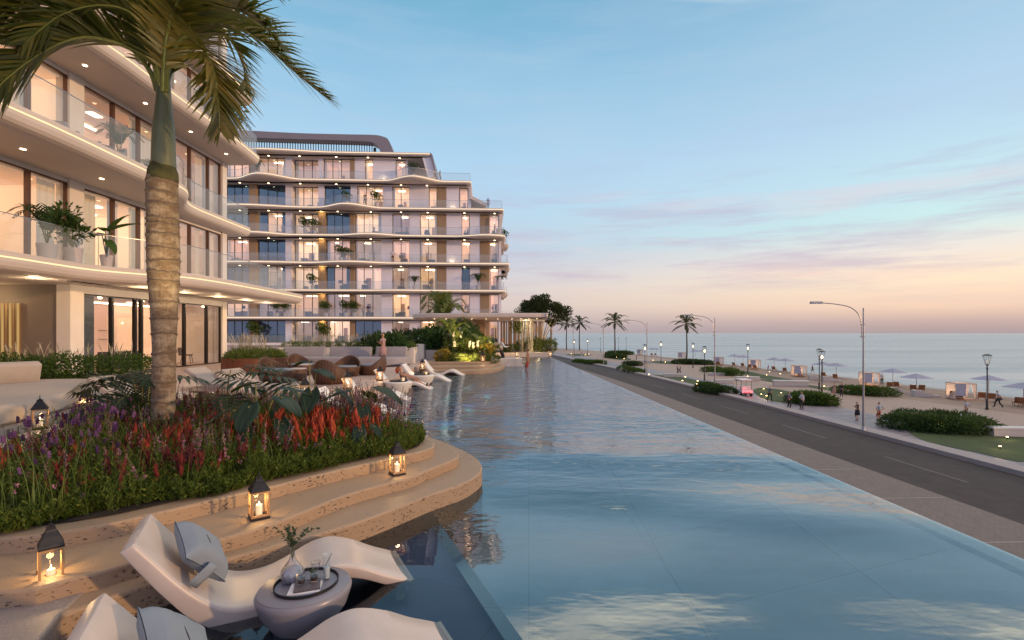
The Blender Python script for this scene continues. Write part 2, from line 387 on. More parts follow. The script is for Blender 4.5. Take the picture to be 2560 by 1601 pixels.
M['taro'] = leafmat('taro_leaf', (.010, .030, .022), (.022, .050, .026), .42, .16, .28)
M['tarostem'] = mat('taro_stalk', (.22, .19, .04), .5)
M['euca'] = leafmat('eucalyptus_leaf', (.035, .075, .045), (.06, .105, .065), .5, .2)
M['tropic'] = leafmat('tropical_leaf', (.075, .115, .022), (.17, .19, .04), .45, .25)
M['croton'] = leafmat('yellow_croton_leaf', (.30, .22, .03), (.45, .30, .05), .5, .25)
M['treel'] = leafmat('dark_tree_leaf', (.022, .036, .016), (.040, .055, .024), .6, .15, .1)
M['bark'] = mat('pale_bark', (.34, .27, .20), .8, .2, 7, .4, 25)
M['pot'] = mat('pale_planter_pot', (.48, .44, .46), .6, .06, 4)
M['potd'] = mat('dark_planter_pot', (.05, .045, .05), .5)
M['skin'] = mat('skin', (.42, .22, .145), .5, .06, 6)
M['skind'] = mat('tanned_skin', (.26, .125, .075), .5, .06, 6)
def cloth(n, c): M[n] = mat('cloth_' + n, c, .85, .1, 14, .2, 30)
for n_, c_ in (('black', (.02, .02, .024)), ('navy', (.03, .04, .085)), ('shirt', (.55, .55, .60)), ('blue', (.14, .22, .40)), ('teal', (.07, .14, .17)),
               ('denim', (.12, .17, .24)), ('redc', (.36, .05, .04)), ('rose', (.38, .24, .25)), ('sky', (.26, .34, .46)), ('charcoal', (.05, .05, .06))): cloth('c_' + n_, c_)
M['h_dark'] = mat('dark_hair', (.022, .015, .012), .5); M['h_red'] = mat('auburn_hair', (.24, .045, .012), .5); M['h_blond'] = mat('blond_hair', (.36, .25, .13), .5); M['h_grey'] = mat('grey_hair', (.3, .29, .29), .6)
M['cart'] = mat('cart_paint', (.62, .56, .58), .3, .03, 2)
M['rubber'] = mat('rubber', (.02, .02, .02), .8)
M['mark'] = mat('road_paint', (.145, .14, .165), .6, .2, 3)
# water -----------------------------------------------------------------
def poolwater(name='pool_water', ior=2.1, calm=1.0):
    m, t = nt(name); v = coord(t)
    sy = nd(t, 'SeparateXYZ', {'Vector': v}).outputs[1]
    amp = ramp(t, mth(t, 'MULTIPLY', sy, 1 / 40), [(.0, .012), (.12, .035), (.22, .28), (.34, .8), (1., .85)])
    w1 = mth(t, 'MULTIPLY', noi(t, coord(t, (1.0, 2.2, 1)), 1.35, 3, .5), 2.3); w2 = noi(t, coord(t, (1.0, 2.2, 1), 'Object', (0, 0, .3)), 6.5, 2, .5)
    h = mth(t, 'ADD', mth(t, 'MULTIPLY', mth(t, 'ADD', w1, mth(t, 'MULTIPLY', w2, .3)), amp), mth(t, 'MULTIPLY', noi(t, coord(t, (.6, 1.0, 1), 'Object', (0, 0, .5)), .33, 1, .4), ramp(t, mth(t, 'MULTIPLY', sy, 1 / 40), [(.0, 6.3), (.2, 6.3), (.4, 1.0)])))
    nm = bmp(t, h, 1.0, .085 * calm)
    f = nd(t, 'Fresnel', {'IOR': ior, 'Normal': nm}).outputs[0]
    tr = nd(t, 'BsdfTransparent', {'Color': (.88, .965, 1)}).outputs[0]
    gl = nd(t, 'BsdfGlossy', {'Roughness': .015, 'Normal': nm, 'Color': (.90, .96, 1)}).outputs[0]
    out(t, nd(t, 'MixShader', {0: f, 1: tr, 2: gl}).outputs[0]); return m
M['pool'] = poolwater(); M['ledgew'] = poolwater('ledge_water', 1.42, .25)
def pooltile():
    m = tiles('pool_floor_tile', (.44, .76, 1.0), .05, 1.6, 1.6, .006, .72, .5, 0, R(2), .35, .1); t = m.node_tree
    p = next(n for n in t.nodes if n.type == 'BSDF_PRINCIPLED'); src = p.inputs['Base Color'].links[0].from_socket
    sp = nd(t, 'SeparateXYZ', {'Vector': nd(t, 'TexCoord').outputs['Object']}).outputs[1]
    k = ramp(t, mth(t, 'ADD', mth(t, 'MULTIPLY', sp, .05), mth(t, 'MULTIPLY', noi(t, coord(t), .5, 3), .1)), [(.42, 0.), (.85, 1.)])  # tile colour deepens with distance, standing in for absorption in deeper water
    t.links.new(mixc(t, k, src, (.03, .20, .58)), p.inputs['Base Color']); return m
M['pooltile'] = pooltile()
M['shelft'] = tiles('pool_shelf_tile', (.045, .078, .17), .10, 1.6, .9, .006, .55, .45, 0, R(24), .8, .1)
def sea():
    m, t = nt('sea_water')
    w1 = noi(t, coord(t, (.35, 1.5, 1), 'Object', (0, 0, -.12)), .10, 4, .6); w2 = noi(t, coord(t, (.4, 1.6, 1), 'Object', (0, 0, -.1)), .9, 3, .6)
    h = mth(t, 'ADD', mth(t, 'MULTIPLY', w1, 3.0), mth(t, 'MULTIPLY', w2, .5))
    nm = bmp(t, h, .7, .8)
    f = nd(t, 'Fresnel', {'IOR': 1.33, 'Normal': nm}).outputs[0]
    f = mth(t, 'MULTIPLY', f, .74)
    c = mixc(t, ramp(t, noi(t, coord(t, (.12, 1.3, 1), 'Object', (0, 0, -.1)), .045, 7, .65), [(.36, 0.), (.62, 1.)]), (.22, .345, .42), (.45, .52, .555))  # blue base and pale streaks painted in for sky reflected off waves
    out(t, nd(t, 'MixShader', {0: f, 1: nd(t, 'BsdfDiffuse', {'Color': c}).outputs[0], 2: nd(t, 'BsdfGlossy', {'Roughness': .2, 'Normal': nm}).outputs[0]}).outputs[0]); return m
M['sea'] = sea()
# ================================================================ camera, sky, sun
cam = bpy.data.objects.new('camera', bpy.data.cameras.new('camera')); C.objects.link(cam); SC.camera = cam
cam.location = (0, 0, CZ); cam.rotation_euler = (PI / 2, 0, 0)
cam.data.sensor_width = 36; cam.data.lens = 36 * F / 2560; cam.data.shift_y = (HY - 800.5) / 2560; cam.data.clip_start = .05; cam.data.clip_end = 30000
SC.view_settings.view_transform = 'Standard'; SC.view_settings.look = 'None'; SC.view_settings.exposure = 0; SC.view_settings.gamma = 1
SC.render.engine = 'CYCLES'; cy = SC.cycles
cy.use_denoising = True; cy.max_bounces = 7; cy.diffuse_bounces = 3; cy.glossy_bounces = 4; cy.transmission_bounces = 4; cy.transparent_max_bounces = 16
cy.caustics_reflective = False; cy.caustics_refractive = False; cy.sample_clamp_indirect = 4; cy.sample_clamp_direct = 30; cy.use_light_tree = True
def lin(r, g, b):
    f = lambda c: ((c / 255 + .055) / 1.055) ** 2.4 if c > 10 else c / 255 / 12.92
    return (f(r), f(g), f(b))
SUN_EL, SUN_AZ = R(8), R(112)       # azimuth from the view axis (+Y) towards +X
def world():
    w = bpy.data.worlds.new('World'); SC.world = w; w.use_nodes = True; t = w.node_tree; t.nodes.clear()
    s = nd(t, 'SeparateXYZ', {'Vector': nd(t, 'TexCoord').outputs['Generated']}).outputs
    el = mth(t, 'DIVIDE', mth(t, 'ARCSINE', s[2]), PI / 2)            # -1..1
    az = mth(t, 'ARCTAN2', s[0], s[1])
    e = mth(t, 'MAXIMUM', el, 0.0)
    A = [(0, (172, 162, 168)), (.010, (182, 171, 175)), (.037, (208, 197, 193)), (.07, (206, 202, 208)), (.103, (186, 198, 216)), (.155, (176, 206, 228)), (.21, (166, 203, 231)), (.30, (140, 188, 219)), (.385, (112, 170, 203)), (.52, (112, 160, 196)), (.66, (176, 164, 172)), (1, (196, 172, 166))]
    B = [(0, (172, 156, 158)), (.010, (190, 168, 165)), (.028, (238, 206, 184)), (.055, (246, 223, 198)), (.085, (230, 222, 216)), (.115, (194, 227, 230)), (.16, (187, 218, 232)), (.22, (174, 205, 229)), (.30, (156, 193, 220)), (.385, (132, 174, 204)), (.52, (124, 166, 198)), (.66, (176, 164, 172)), (1, (196, 172, 166))]
    ca = ramp(t, e, [(p, lin(*c)) for p, c in A]); cb = ramp(t, e, [(p, lin(*c)) for p, c in B])  # topmost stops, out of view, kept pinkish as a warm fill
    k = nd(t, 'MapRange', {'Value': az, 'From Min': R(0), 'From Max': R(40)}).outputs[0]
    col = mixc(t, k, ca, cb)
    # back of the sky (behind the viewer): brightened lavender, added as fill for camera-facing surfaces
    back = nd(t, 'MapRange', {'Value': mth(t, 'ABSOLUTE', az), 'From Min': R(80), 'From Max': R(140)}).outputs[0]
    col = mixc(t, back, col, ramp(t, e, [(0, shade(lin(214, 196, 220), 1.25)), (.12, shade(lin(200, 204, 234), 1.25)), (.3, shade(lin(190, 200, 230), 1.25)), (.47, shade(lin(196, 182, 192), 1.1)), (1, lin(196, 172, 166))]))
    # thin stratus
    vec = nd(t, 'CombineXYZ', {'X': mth(t, 'MULTIPLY', az, 2.1), 'Y': mth(t, 'MULTIPLY', mth(t, 'ADD', el, mth(t, 'MULTIPLY', az, .012)), 30.0), 'Z': 0.0}).outputs[0]
    n1 = noi(t, vec, 1.25, 8, .62); n2 = noi(t, nd(t, 'Mapping', {'Vector': vec, 'Location': (7.3, 2.1, 4)}).outputs[0], .8, 8, .6)
    band = ramp(t, e, [(.0, 0.), (.035, .25), (.075, .9), (.15, 1.), (.22, .35), (.40, .12), (.6, 0.)])
    lil = mth(t, 'MULTIPLY', ramp(t, n1, [(.47, 0.), (.62, 1.)]), band)
    pk = mth(t, 'MULTIPLY', ramp(t, n2, [(.54, 0.), (.70, 1.)]), band)
    col = mixc(t, mth(t, 'MULTIPLY', lil, .68), col, ramp(t, e, [(0, lin(190, 168, 180)), (.1, lin(190, 178, 202)), (.2, lin(172, 190, 216)), (.4, lin(190, 206, 222))]))
    col = mixc(t, mth(t, 'MULTIPLY', pk, .55), col, ramp(t, e, [(0, lin(225, 180, 170)), (.08, lin(246, 205, 196)), (.16, lin(214, 200, 214)), (.3, lin(178, 204, 224))]))
    soft = mth(t, 'MULTIPLY', ramp(t, noi(t, nd(t, 'Mapping', {'Vector': vec, 'Scale': (.7, .22, 1)}).outputs[0], .9, 5, .5), [(.42, 0.), (.7, 1.)]), ramp(t, e, [(.1, 0.), (.2, .22), (.45, .22), (.7, 0.)]))
    col = mixc(t, soft, col, lin(196, 214, 232))
    # bright clouds added above the top of the view, for pale pool reflections
    e0 = mth(t, 'SUBTRACT', .414, mth(t, 'MULTIPLY', mth(t, 'MAXIMUM', az, 0.0), .135))
    up_ = nd(t, 'MapRange', {'Value': mth(t, 'SUBTRACT', e, e0), 'From Min': -.004, 'From Max': .05}).outputs[0]
    fr_ = nd(t, 'MapRange', {'Value': mth(t, 'ABSOLUTE', mth(t, 'SUBTRACT', az, .45)), 'From Min': .95, 'From Max': .5}).outputs[0]
    cn = noi(t, nd(t, 'CombineXYZ', {'X': mth(t, 'MULTIPLY', az, 3.2), 'Y': mth(t, 'MULTIPLY', el, 17.0), 'Z': 5.0}).outputs[0], 1.1, 6, .55)
    cm_ = mth(t, 'MULTIPLY', mth(t, 'MULTIPLY', ramp(t, cn, [(.36, 0.), (.54, 1.)]), up_), fr_)
    col = mixc(t, cm_, col, (2.3, 2.0, 1.5))
    low = mth(t, 'LESS_THAN', el, -.002)
    col = mixc(t, low, col, (.10, .10, .12))
    # a physical twilight sky adds its share to the hand-graded colours
    ns = nd(t, 'TexSky', sky_type='NISHITA', sun_disc=False, sun_elevation=R(2), sun_rotation=SUN_AZ, air_density=1.2, dust_density=1.5)
    bg = nd(t, 'Background', {'Color': col, 'Strength': 1.05}).outputs[0]; b2 = nd(t, 'Background', {'Color': ns.outputs[0], 'Strength': .05}).outputs[0]
    nd(t, 'OutputWorld', {'Surface': nd(t, 'AddShader', {0: bg, 1: b2}).outputs[0]})
world()
def lamp(typ, name, loc, energy, col, **kw):
    l = bpy.data.lights.new(name, typ); l.energy = energy; l.color = col
    o = bpy.data.objects.new(name, l); C.objects.link(o); o.location = loc
    for k, v in kw.items():
        if k == 'aim': o.rotation_euler = (Vector(v) - Vector(loc)).to_track_quat('-Z', 'Y').to_euler()
        else: setattr(l, k, v)
    return o
d = Vector((math.sin(SUN_AZ) * math.cos(SUN_EL), math.cos(SUN_AZ) * math.cos(SUN_EL), math.sin(SUN_EL)))
sun = lamp('SUN', 'sun', (60, -20, 30), 2.0, (1, .60, .27), angle=R(1.5)); sun.rotation_euler = (-d).to_track_quat('-Z', 'Y').to_euler()

# ================================================================ sea, beach, street level
struct('sea', MB().sheet([(-9000, -3000), (14000, -3000), (14000, 14000), (-9000, 14000)], ZSEA), M['sea'])
kerb = catmull([(28.3, 4), (27.6, 18), (27.2, 26), (25.9, 52), (25.1, 66), (23.2, 88), (20.4, 111), (17.6, 134), (14.4, 160), (9, 190), (0, 225), (-20, 260)], 5)
kerb = [p.to_2d() if len(p) == 3 else p for p in kerb]
sandb = [(49, -10), (48.5, 30), (47.5, 45), (45, 58), (45, 75), (46, 97), (47, 130), (40, 174), (26, 232), (8, 270), (-30, 300)]
shore = [(70, -10), (67, 45), (65, 62), (63.5, 76), (63, 90), (61.5, 100), (58.5, 112), (56, 138), (52, 165), (46, 195), (36, 228), (26, 262), (8, 292), (-40, 330)]
sb = [Vector(p) for p in catmull([Vector((x, y, 0)) for x, y in sandb], 6)]; sh = [Vector(p) for p in catmull([Vector((x, y, 0)) for x, y in shore], 5)]
sh = [sh[int(i * (len(sh) - 1) / (len(sb) - 1))] for i in range(len(sb))]
ground = [(-120, -60), (49, -60)] + [(p.x, p.y) for p in sb] + [(-120, 320)]
struct('promenade', MB().sheet(ground, ZS), M['paver'])
def strip_mesh(a, b, za, zb, n=6, jit=0):
    rs = []
    for k in range(n + 1):
        t = k / n; row = []
        for p, q_ in zip(a, b):
            r = p.lerp(q_, t); row.append((r.x, r.y, lerp(za, zb, t) + (noise.noise((r.x * .5, r.y * .5, 1)) * jit if 0 < k < n else 0)))
        rs.append(row)
    mb = MB(); mb.rings(rs, False, False, False); return mb
mid = [p.lerp(q_, .86) for p, q_ in zip(sb, sh)]
outer = [q_ + (q_ - p).normalized() * 5 for p, q_ in zip(sb, sh)]
struct('beach', strip_mesh(sb, mid, ZS - .01, ZB - .2, 12, .12), M['sand'], True)
struct('wet_beach', strip_mesh(mid, outer, ZB - .2, ZSEA - .28, 4), M['wetsand'], True)
foam = MB()
for k in range(0, len(sh) - 1):
    a, b = sh[k], sh[k + 1]; nrm = (b - a).normalized(); nrm = Vector((nrm.y, -nrm.x, 0))
    o1 = noise.noise((k * .7, 3, 0)) * .5; o2 = noise.noise(((k + 1) * .7, 3, 0)) * .5
    foam.quad(a + nrm * (o1 + .3) + V3(0, 0, ZSEA + .02), a + nrm * (o1 + .75) + V3(0, 0, ZSEA + .02), b + nrm * (o2 + .7) + V3(0, 0, ZSEA + .02), b + nrm * (o2 + .3) + V3(0, 0, ZSEA + .02))
tag(foam.build('shore_foam', mat('sea_foam', (.55, .56, .58), .7)), kind='stuff')
def offs(d): return offset2(kerb, d, False)
def band(d0, d1, z, zb=None):
    a, b = offs(d0), offs(d1); mb = MB()
    poly = [(p.x, p.y) for p in a] + [(p.x, p.y) for p in reversed(b)]
    for i in range(len(a) - 1):
        mb.quad((a[i].x, a[i].y, z), (a[i + 1].x, a[i + 1].y, z), (b[i + 1].x, b[i + 1].y, z), (b[i].x, b[i].y, z))
        if zb is not None:
            for c in (a, b): mb.quad((c[i].x, c[i].y, zb), (c[i + 1].x, c[i + 1].y, zb), (c[i + 1].x, c[i + 1].y, z), (c[i].x, c[i].y, z))
    return mb
struct('road', band(.25, 7.6, ZS + .004), M['asphalt'])
struct('kerb', band(-1.05, .25, ZS + .28, ZS - .05), M['kerb'])
struct('pavement', band(7.6, 26, ZS + .13, ZS - .05), M['brick'])
struct('path', band(-7.5, -1.05, ZS + .008), M['plank'])
cl = resample([Vector((p.x, p.y, 0)) for p in offs(4.1)], 5.2); mk = MB()
for a, b in zip(cl[::2], cl[1::2]):
    t = (b - a).normalized(); n = Vector((-t.y, t.x, 0)) * .04
    mk.quad(*[p + V3(0, 0, ZS + .009) for p in (a - n, b - n, b + n, a + n)])
struct('road_markings', mk, M['mark'])
jl = resample([Vector((p.x, p.y, 0)) for p in offs(7.75)], 4.6); jb = MB()
for i, (a, b) in enumerate(zip(jl, jl[1:])):
    t = (b - a).normalized(); n = Vector((-t.y, t.x, 0)); s = t * .045
    jb.quad(*[p + V3(0, 0, ZS + .135) for p in (a - s, a + s, a + s + n * 16, a - s + n * 16)])
struct('pavement_joints', jb, mat('pavement_joint', (.23, .20, .20), .6))
# lawns, outlines measured on the street plane
LAWN = [('r', [(697, 1195), (760, 1270), (860, 1340), (1050, 1420), (1300, 1480), (1700, 1560), (2500, 1700), (2500, 1335), (2150, 1320), (1950, 1290), (1300, 1290), (900, 1215)]),
        ('p', [(748, 705), (760, 740), (830, 800), (930, 840), (1100, 880), (1430, 915), (2000, 945), (1900, 870), (1500, 770), (1150, 695), (950, 672), (820, 672)]),
        ('p', [(565, 412), (660, 470), (900, 530), (1200, 570), (1565, 592), (1250, 530), (900, 470), (700, 425)]),
        ('p', [(780, 530), (1125, 600), (1485, 640), (1720, 680), (2000, 720), (2040, 690), (1485, 610), (1120, 565)]),
        ('m', [(1490, 1065), (1700, 1110), (2050, 1200), (2500, 1320), (2700, 1370), (2660, 1210), (2330, 1160), (2060, 1105), (1650, 1072)]),
        ('m', [(315, 812), (420, 845), (600, 890), (860, 925), (890, 905), (720, 860), (560, 830)]),
        ('m', [(330, 765), (450, 785), (600, 788), (725, 775), (640, 763), (450, 758)]),
        ('m', [(1612, 880), (1750, 903), (2030, 912), (2400, 922), (2040, 880), (1760, 866)]),
        ('m', [(1010, 820), (1100, 845), (1300, 855), (1290, 825), (1180, 815)])]
lw = MB()
for v, pts in LAWN:
    poly = [G(v, x, y, ZS) for x, y in pts]; poly = [(p.x, p.y) for p in catmull([V3(x, y, 0) for x, y in poly], 4, True)]
    lw.sheet(poly, ZS + .03)
    pr = [(x, y) for x, y in poly]
tag(lw.build('lawn_grass', M['lawn']), kind='stuff')

# ================================================================ terrace, pool
deck = [(-60, 2.0), (-4.7, 2.0), (-4.7, 4.4), (-3.9, 4.6), (-3.6, 5.5), (-2.8, 8.2), (-4.0, 9.6), (-4.75, 10.7), (-5.05, 11.7), (-4.88, 12.7), (-4.5, 14.2), (-4.25, 16.4), (-4.35, 19), (-4.6, 21.2), (-4.7, 23.6), (-4.4, 26.5), (-1.6, 29.6), (.5, 29.6), (.62, 40.6), (3.15, 40.6), (3.6, 44), (3.6, 110), (-60, 110)]
struct('terrace_deck', MB().prism(deck, -6.2, 0.0), M['deck'])
struct('lower_landing', MB().prism([(-8, -3), (-2.3, -3), (-3.2, 3.3), (-3.5, 4.2), (-8, 4.2)], -1.4, -.235), M['deck'])
def edge(y): return 4.43 - .0364 * (y - 4.16)
SHE = [(1.55, -.6), (.072, 3.15), (-.894, 5.4), (-1.2, 6.2)]
struct('pool_water', MB().sheet([(1.55, -6), (edge(-6) + .1, -6), (edge(40.62) + .1, 40.62), (-6.5, 40.62), (-6.5, 6.2)] + SHE[::-1], ZW), M['pool'])
struct('ledge_water', MB().sheet([(-6.5, -6), (1.55, -6)] + SHE + [(-6.5, 6.2)], ZW), M['ledgew'])
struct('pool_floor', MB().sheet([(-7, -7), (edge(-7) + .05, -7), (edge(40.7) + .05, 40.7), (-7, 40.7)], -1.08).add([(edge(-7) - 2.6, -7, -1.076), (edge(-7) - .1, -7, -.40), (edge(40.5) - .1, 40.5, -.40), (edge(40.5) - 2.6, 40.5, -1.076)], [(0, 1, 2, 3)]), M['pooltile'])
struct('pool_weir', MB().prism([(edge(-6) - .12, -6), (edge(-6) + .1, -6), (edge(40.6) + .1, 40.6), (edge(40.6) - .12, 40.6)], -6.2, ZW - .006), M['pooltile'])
struct('pool_end_wall', MB().prism([(-7, 40.45), (3.2, 40.45), (3.2, 40.6), (-7, 40.6)], -1.6, .03), M['stone'])
nshelf = [(-3.6, -.6), (1.55, -.6), (.072, 3.15), (-.894, 5.4), (-1.2, 6.2), (-3.6, 6.2)]
fshelf = [(-3.1, 8.6), (-3.23, 9.3), (-2.75, 13.06), (-1.40, 23.6), (-1.1, 26), (-6.2, 26), (-6.2, 8.6)]
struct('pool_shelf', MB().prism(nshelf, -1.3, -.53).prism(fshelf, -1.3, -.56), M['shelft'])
lips = {}
OUTER = [(-2.95, 3.0), (-2.73, 3.35), (-2.5, 3.6), (-2.28, 3.89), (-1.9, 4.2), (-1.41, 4.72), (-.914, 5.42), (-.633, 5.75), (-.484, 6.04), (-.4, 6.38), (-.445, 6.78), (-.624, 7.25), (-.98, 7.84), (-1.34, 8.33), (-1.9, 8.98), (-2.8, 9.63), (-4.0, 10.3), (-4.9, 10.9)]
MIDDLE = [(-3.15, 3.2), (-2.92, 3.42), (-2.68, 3.7), (-2.38, 3.98), (-2.1, 4.32), (-1.75, 5.0), (-1.45, 5.38), (-1.19, 5.65), (-1.01, 6.01), (-.81, 6.38), (-.735, 6.6), (-.767, 6.83), (-.914, 7.18), (-1.14, 7.55), (-1.75, 8.35), (-2.8, 9.2), (-4.0, 9.85), (-4.9, 10.2)]
INNER = [(-4.9, 3.72), (-4.3, 3.68), (-3.87, 3.68), (-3.58, 3.78), (-3.3, 3.96), (-3.12, 4.15), (-2.82, 4.50), (-2.55, 4.82), (-2.4, 4.97), (-2.15, 5.3), (-1.8, 5.7), (-1.4, 6.15), (-1.22, 6.35), (-1.10, 6.55), (-1.085, 6.76), (-1.17, 7.05), (-1.45, 7.45), (-1.95, 8.0), (-2.9, 8.75), (-4.2, 9.4), (-5.6, 9.8), (-6.5, 9.3), (-6.8, 8.2), (-6.6, 7.0), (-5.9, 5.6), (-5.4, 4.5)]
st = thing('stone_steps', 'pitted travertine steps curving round the flower bed beside the near pool shelf', 'steps', (-1, 6, ZO))
def lipcurve(p, n=7): return [(v.x, v.y) for v in catmull([V3(x, y, 0) for x, y in p], n)]
NOSE = lambda z0, z1: [(z0, 0), (z1 - .02, 0), (z1 - .006, .006), (z1, .02)]
for pts, z0, z1, cls in ((OUTER, -1.0, ZO, [(-5.2, 9), (-4.6, 5), (-4.2, 3.4), (-3.5, 2.9)]), (MIDDLE, ZO - .03, ZM, [(-5.2, 9), (-4.6, 5), (-4.2, 3.6), (-3.6, 3.1)])):
    MB().stack(lipcurve(pts) + cls, NOSE(z0, z1)).build('step', M['trav'], st, world=True)
bedlip = [(v.x, v.y) for v in catmull([V3(x, y, 0) for x, y in INNER], 7, True)]
MB().stack(bedlip, NOSE(-.34, ZI)).build('planter_curb', M['trav'], st, world=True)
BED = [(p.x, p.y) for p in offset2(bedlip if area2(bedlip) > 0 else bedlip[::-1], .2)]
struct('soil', MB().sheet(BED, ZI + .012), M['soil'])
gw = [(-3.5, 3.55), (-3.05, 3.5), (-2.9, 3.12), (-2.78, 2.85), (-2.5, 2.0), (-2.2, 1.0), (-2.75, .9), (-3.1, 2.3), (-3.3, 3.0)]
o = MB().stack([(p.x, p.y) for p in catmull([V3(x, y, 0) for x, y in gw], 3, True)], NOSE(-.9, ZO + .012)).build('granite_wall', M['granite']); tag(o, 'low speckled granite wall ending the travertine steps at the bottom left', 'wall')
# far stepped planter by the pool bar
st2 = thing('stone_steps', 'stepped planter edge of pale stone below the tropical plants near the pool bar', 'steps', (-3, 24.5, ZO))
def gl(v, pts, z): return [G(v, x, y, z) for x, y in pts]
FO = gl('b', [(860, 706), (1250, 698), (1640, 690), (1800, 676), (1900, 656), (1955, 632)], ZO)
FM = gl('b', [(860, 648), (1250, 644), (1640, 640), (1780, 628), (1855, 610), (1885, 592)], ZM)
FI = gl('b', [(860, 591), (1250, 588), (1640, 585), (1750, 576), (1805, 564)], ZI)
for pts, z0, z1 in ((FO, -1.2, ZO), (FM, ZO - .03, ZM), (FI, ZM - .03, ZI)):
    a, b = pts[-1], pts[0]
    MB().stack(lipcurve(pts, 5) + [(a[0] + .12, a[1] + 1), (-1.3, 30.5), (-4.9, 31), (b[0], b[1] + 2)], NOSE(z0, z1)).build('step', M['trav'], st2, world=True)
ct = MB().stack([(-1.25, 28.9), (.62, 28.9), (.62, 30.1), (-1.25, 30.1)], [(-1.3, 0), (.10, 0), (.115, .015)]).build('bar_counter', M['marble']); tag(ct, 'veined pale marble pool bar counter standing in the water', 'counter')
# underwater lamps of the pool
for x, y, e in ((-2.3, 14.5, 14), (-1.9, 18, 16), (-1.4, 21.5, 16), (.4, 33, 14)):
    lamp('POINT', 'underwater_lamp', (x + .3, y, -.78), e * .22, (.25, .95, .90), shadow_soft_size=.12)

# ================================================================ left apartment building (facade plane x = FX, facing the pool)
FX = -15.9
LB = thing('apartment_building', 'near apartment building with curved balconies, bronze framed windows and glowing edge strips, behind the palm', 'building', (FX, 12, 0))
def L(mb, name, m, parent=None, **k): return mb.build(name, m, parent or LB, world=True, **k)
def tip(front, back=-24.0, r=.5):
    """closed slab outline from the front edge polyline (near -> far)"""
    a = front[-1]; return front + [(a[0] - .25, a[1] + .18), (a[0] - .7, a[1] + .25), (back, a[1] + .25), (back, front[0][1])]
def cm(p, n=7): return [(v.x, v.y) for v in catmull([V3(x, y, 0) for x, y in p], n)]
SL = {'A': (3.40, 3.97, cm([(-14.0, -4), (-14.1, 4), (-14.2, 9), (-14.2, 13.4), (-14.25, 15), (-14.2, 16.4), (-13.5, 17.6), (-12.6, 18.6), (-12.35, 20), (-12.35, 22.4), (-12.5, 26), (-12.65, 29.2)])),
      'B': (7.20, 7.77, cm([(-13.1, -4), (-13.1, 6), (-13.2, 12.4), (-13.2, 14.2), (-13.4, 18), (-13.45, 19.5), (-13.8, 20.6), (-14.7, 21.9), (-15.05, 23), (-15.15, 25), (-15.2, 28.1)])),
      'C': (11.05, 11.62, cm([(-13.9, -4), (-13.9, 8), (-13.75, 16.5), (-13.8, 18.4), (-13.9, 22), (-14.0, 25), (-14.2, 27.2)])),
      'D': (14.9, 15.5, cm([(-14.2, -4), (-14.2, 8), (-14.4, 14), (-14.7, 20), (-14.9, 25), (-15.2, 28.3)])),
      'E': (18.75, 19.4, cm([(-15, -4), (-15, 10), (-15.2, 27.2)]))}
PROF = [(-.57, .42), (-.55, .26), (-.50, .12), (-.42, .045), (-.30, .005), (-.215, 0)]
for k, (zb, zt, fr) in SL.items():
    poly = tip(fr); h = zt - zb
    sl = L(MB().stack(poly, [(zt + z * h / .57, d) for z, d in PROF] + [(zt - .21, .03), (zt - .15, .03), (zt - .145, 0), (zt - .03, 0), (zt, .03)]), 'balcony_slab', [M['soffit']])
    mb = MB(); f2 = offset2(fr, -.022, False); f3 = offset2(fr, .0, False)
    for a, b in zip(f2, f2[1:]): mb.quad((a.x - .012, a.y, zt - .205), (b.x - .012, b.y, zt - .205), (b.x - .012, b.y, zt - .155), (a.x - .012, a.y, zt - .155))
    L(mb, 'light_strip', M['strip'], sl)
    # soffit joints
    # glass railing
    if k in 'ABCD':
        g = offset2(fr, .14, False); a = g[-1]
        end = {'A': (a.x - .0, a.y - 2.1), 'B': (a.x, a.y), 'C': (a.x, a.y), 'D': (a.x, a.y)}[k]
        g = [p for p in g if p.y <= end[1]] + ([Vector((g[-1].x, end[1]))] if k == 'A' else []); g.append(Vector((FX + .3, g[-1].y)))
        mb = MB(); top = MB()
        for p, r in zip(g, g[1:]):
            mb.quad((p.x, p.y, zt), (r.x, r.y, zt), (r.x, r.y, zt + 1.08), (p.x, p.y, zt + 1.08))
            top.beam((p.x, p.y, zt + 1.09), (r.x, r.y, zt + 1.09), .022)
        rg = L(mb, 'glass_railing', M['rail'], smooth=False); L(top, 'top_rail', M['steel'], rg)
        jn = MB()
        for p in resample([V3(p.x, p.y, 0) for p in g], 2.3)[1:-1]: jn.box(p.x - .006, p.x + .006, p.y - .006, p.y + .006, zt, zt + 1.08)
        L(jn, 'joint', M['steel'], rg)
# recessed downlights in the soffits
for zb, x, ys in ((7.20, -14.75, (3, 6, 9, 11.6, 14.6, 17.4, 20.3)), (11.05, -15.0, (5, 8, 11.2, 14.1, 17.0, 19.8, 22.6, 25.4)), (14.9, -15.2, (9, 12, 15, 18, 21, 24)), (3.40, -14.9, (6, 9, 12, 15))):
    for y in ys:
        L(MB().lathe([(.07, 0), (.07, -.012), (.055, -.014)], 16, (x, y, zb + .0)), 'downlight', M['down'])
# soffit joints (thin grooves) and the recessed blind track over the ground floor
tr = MB()
tr.box(-14.9, -14.72, 16.2, 27.6, 3.37, 3.402); L(tr, 'blind_track', M['dark'])
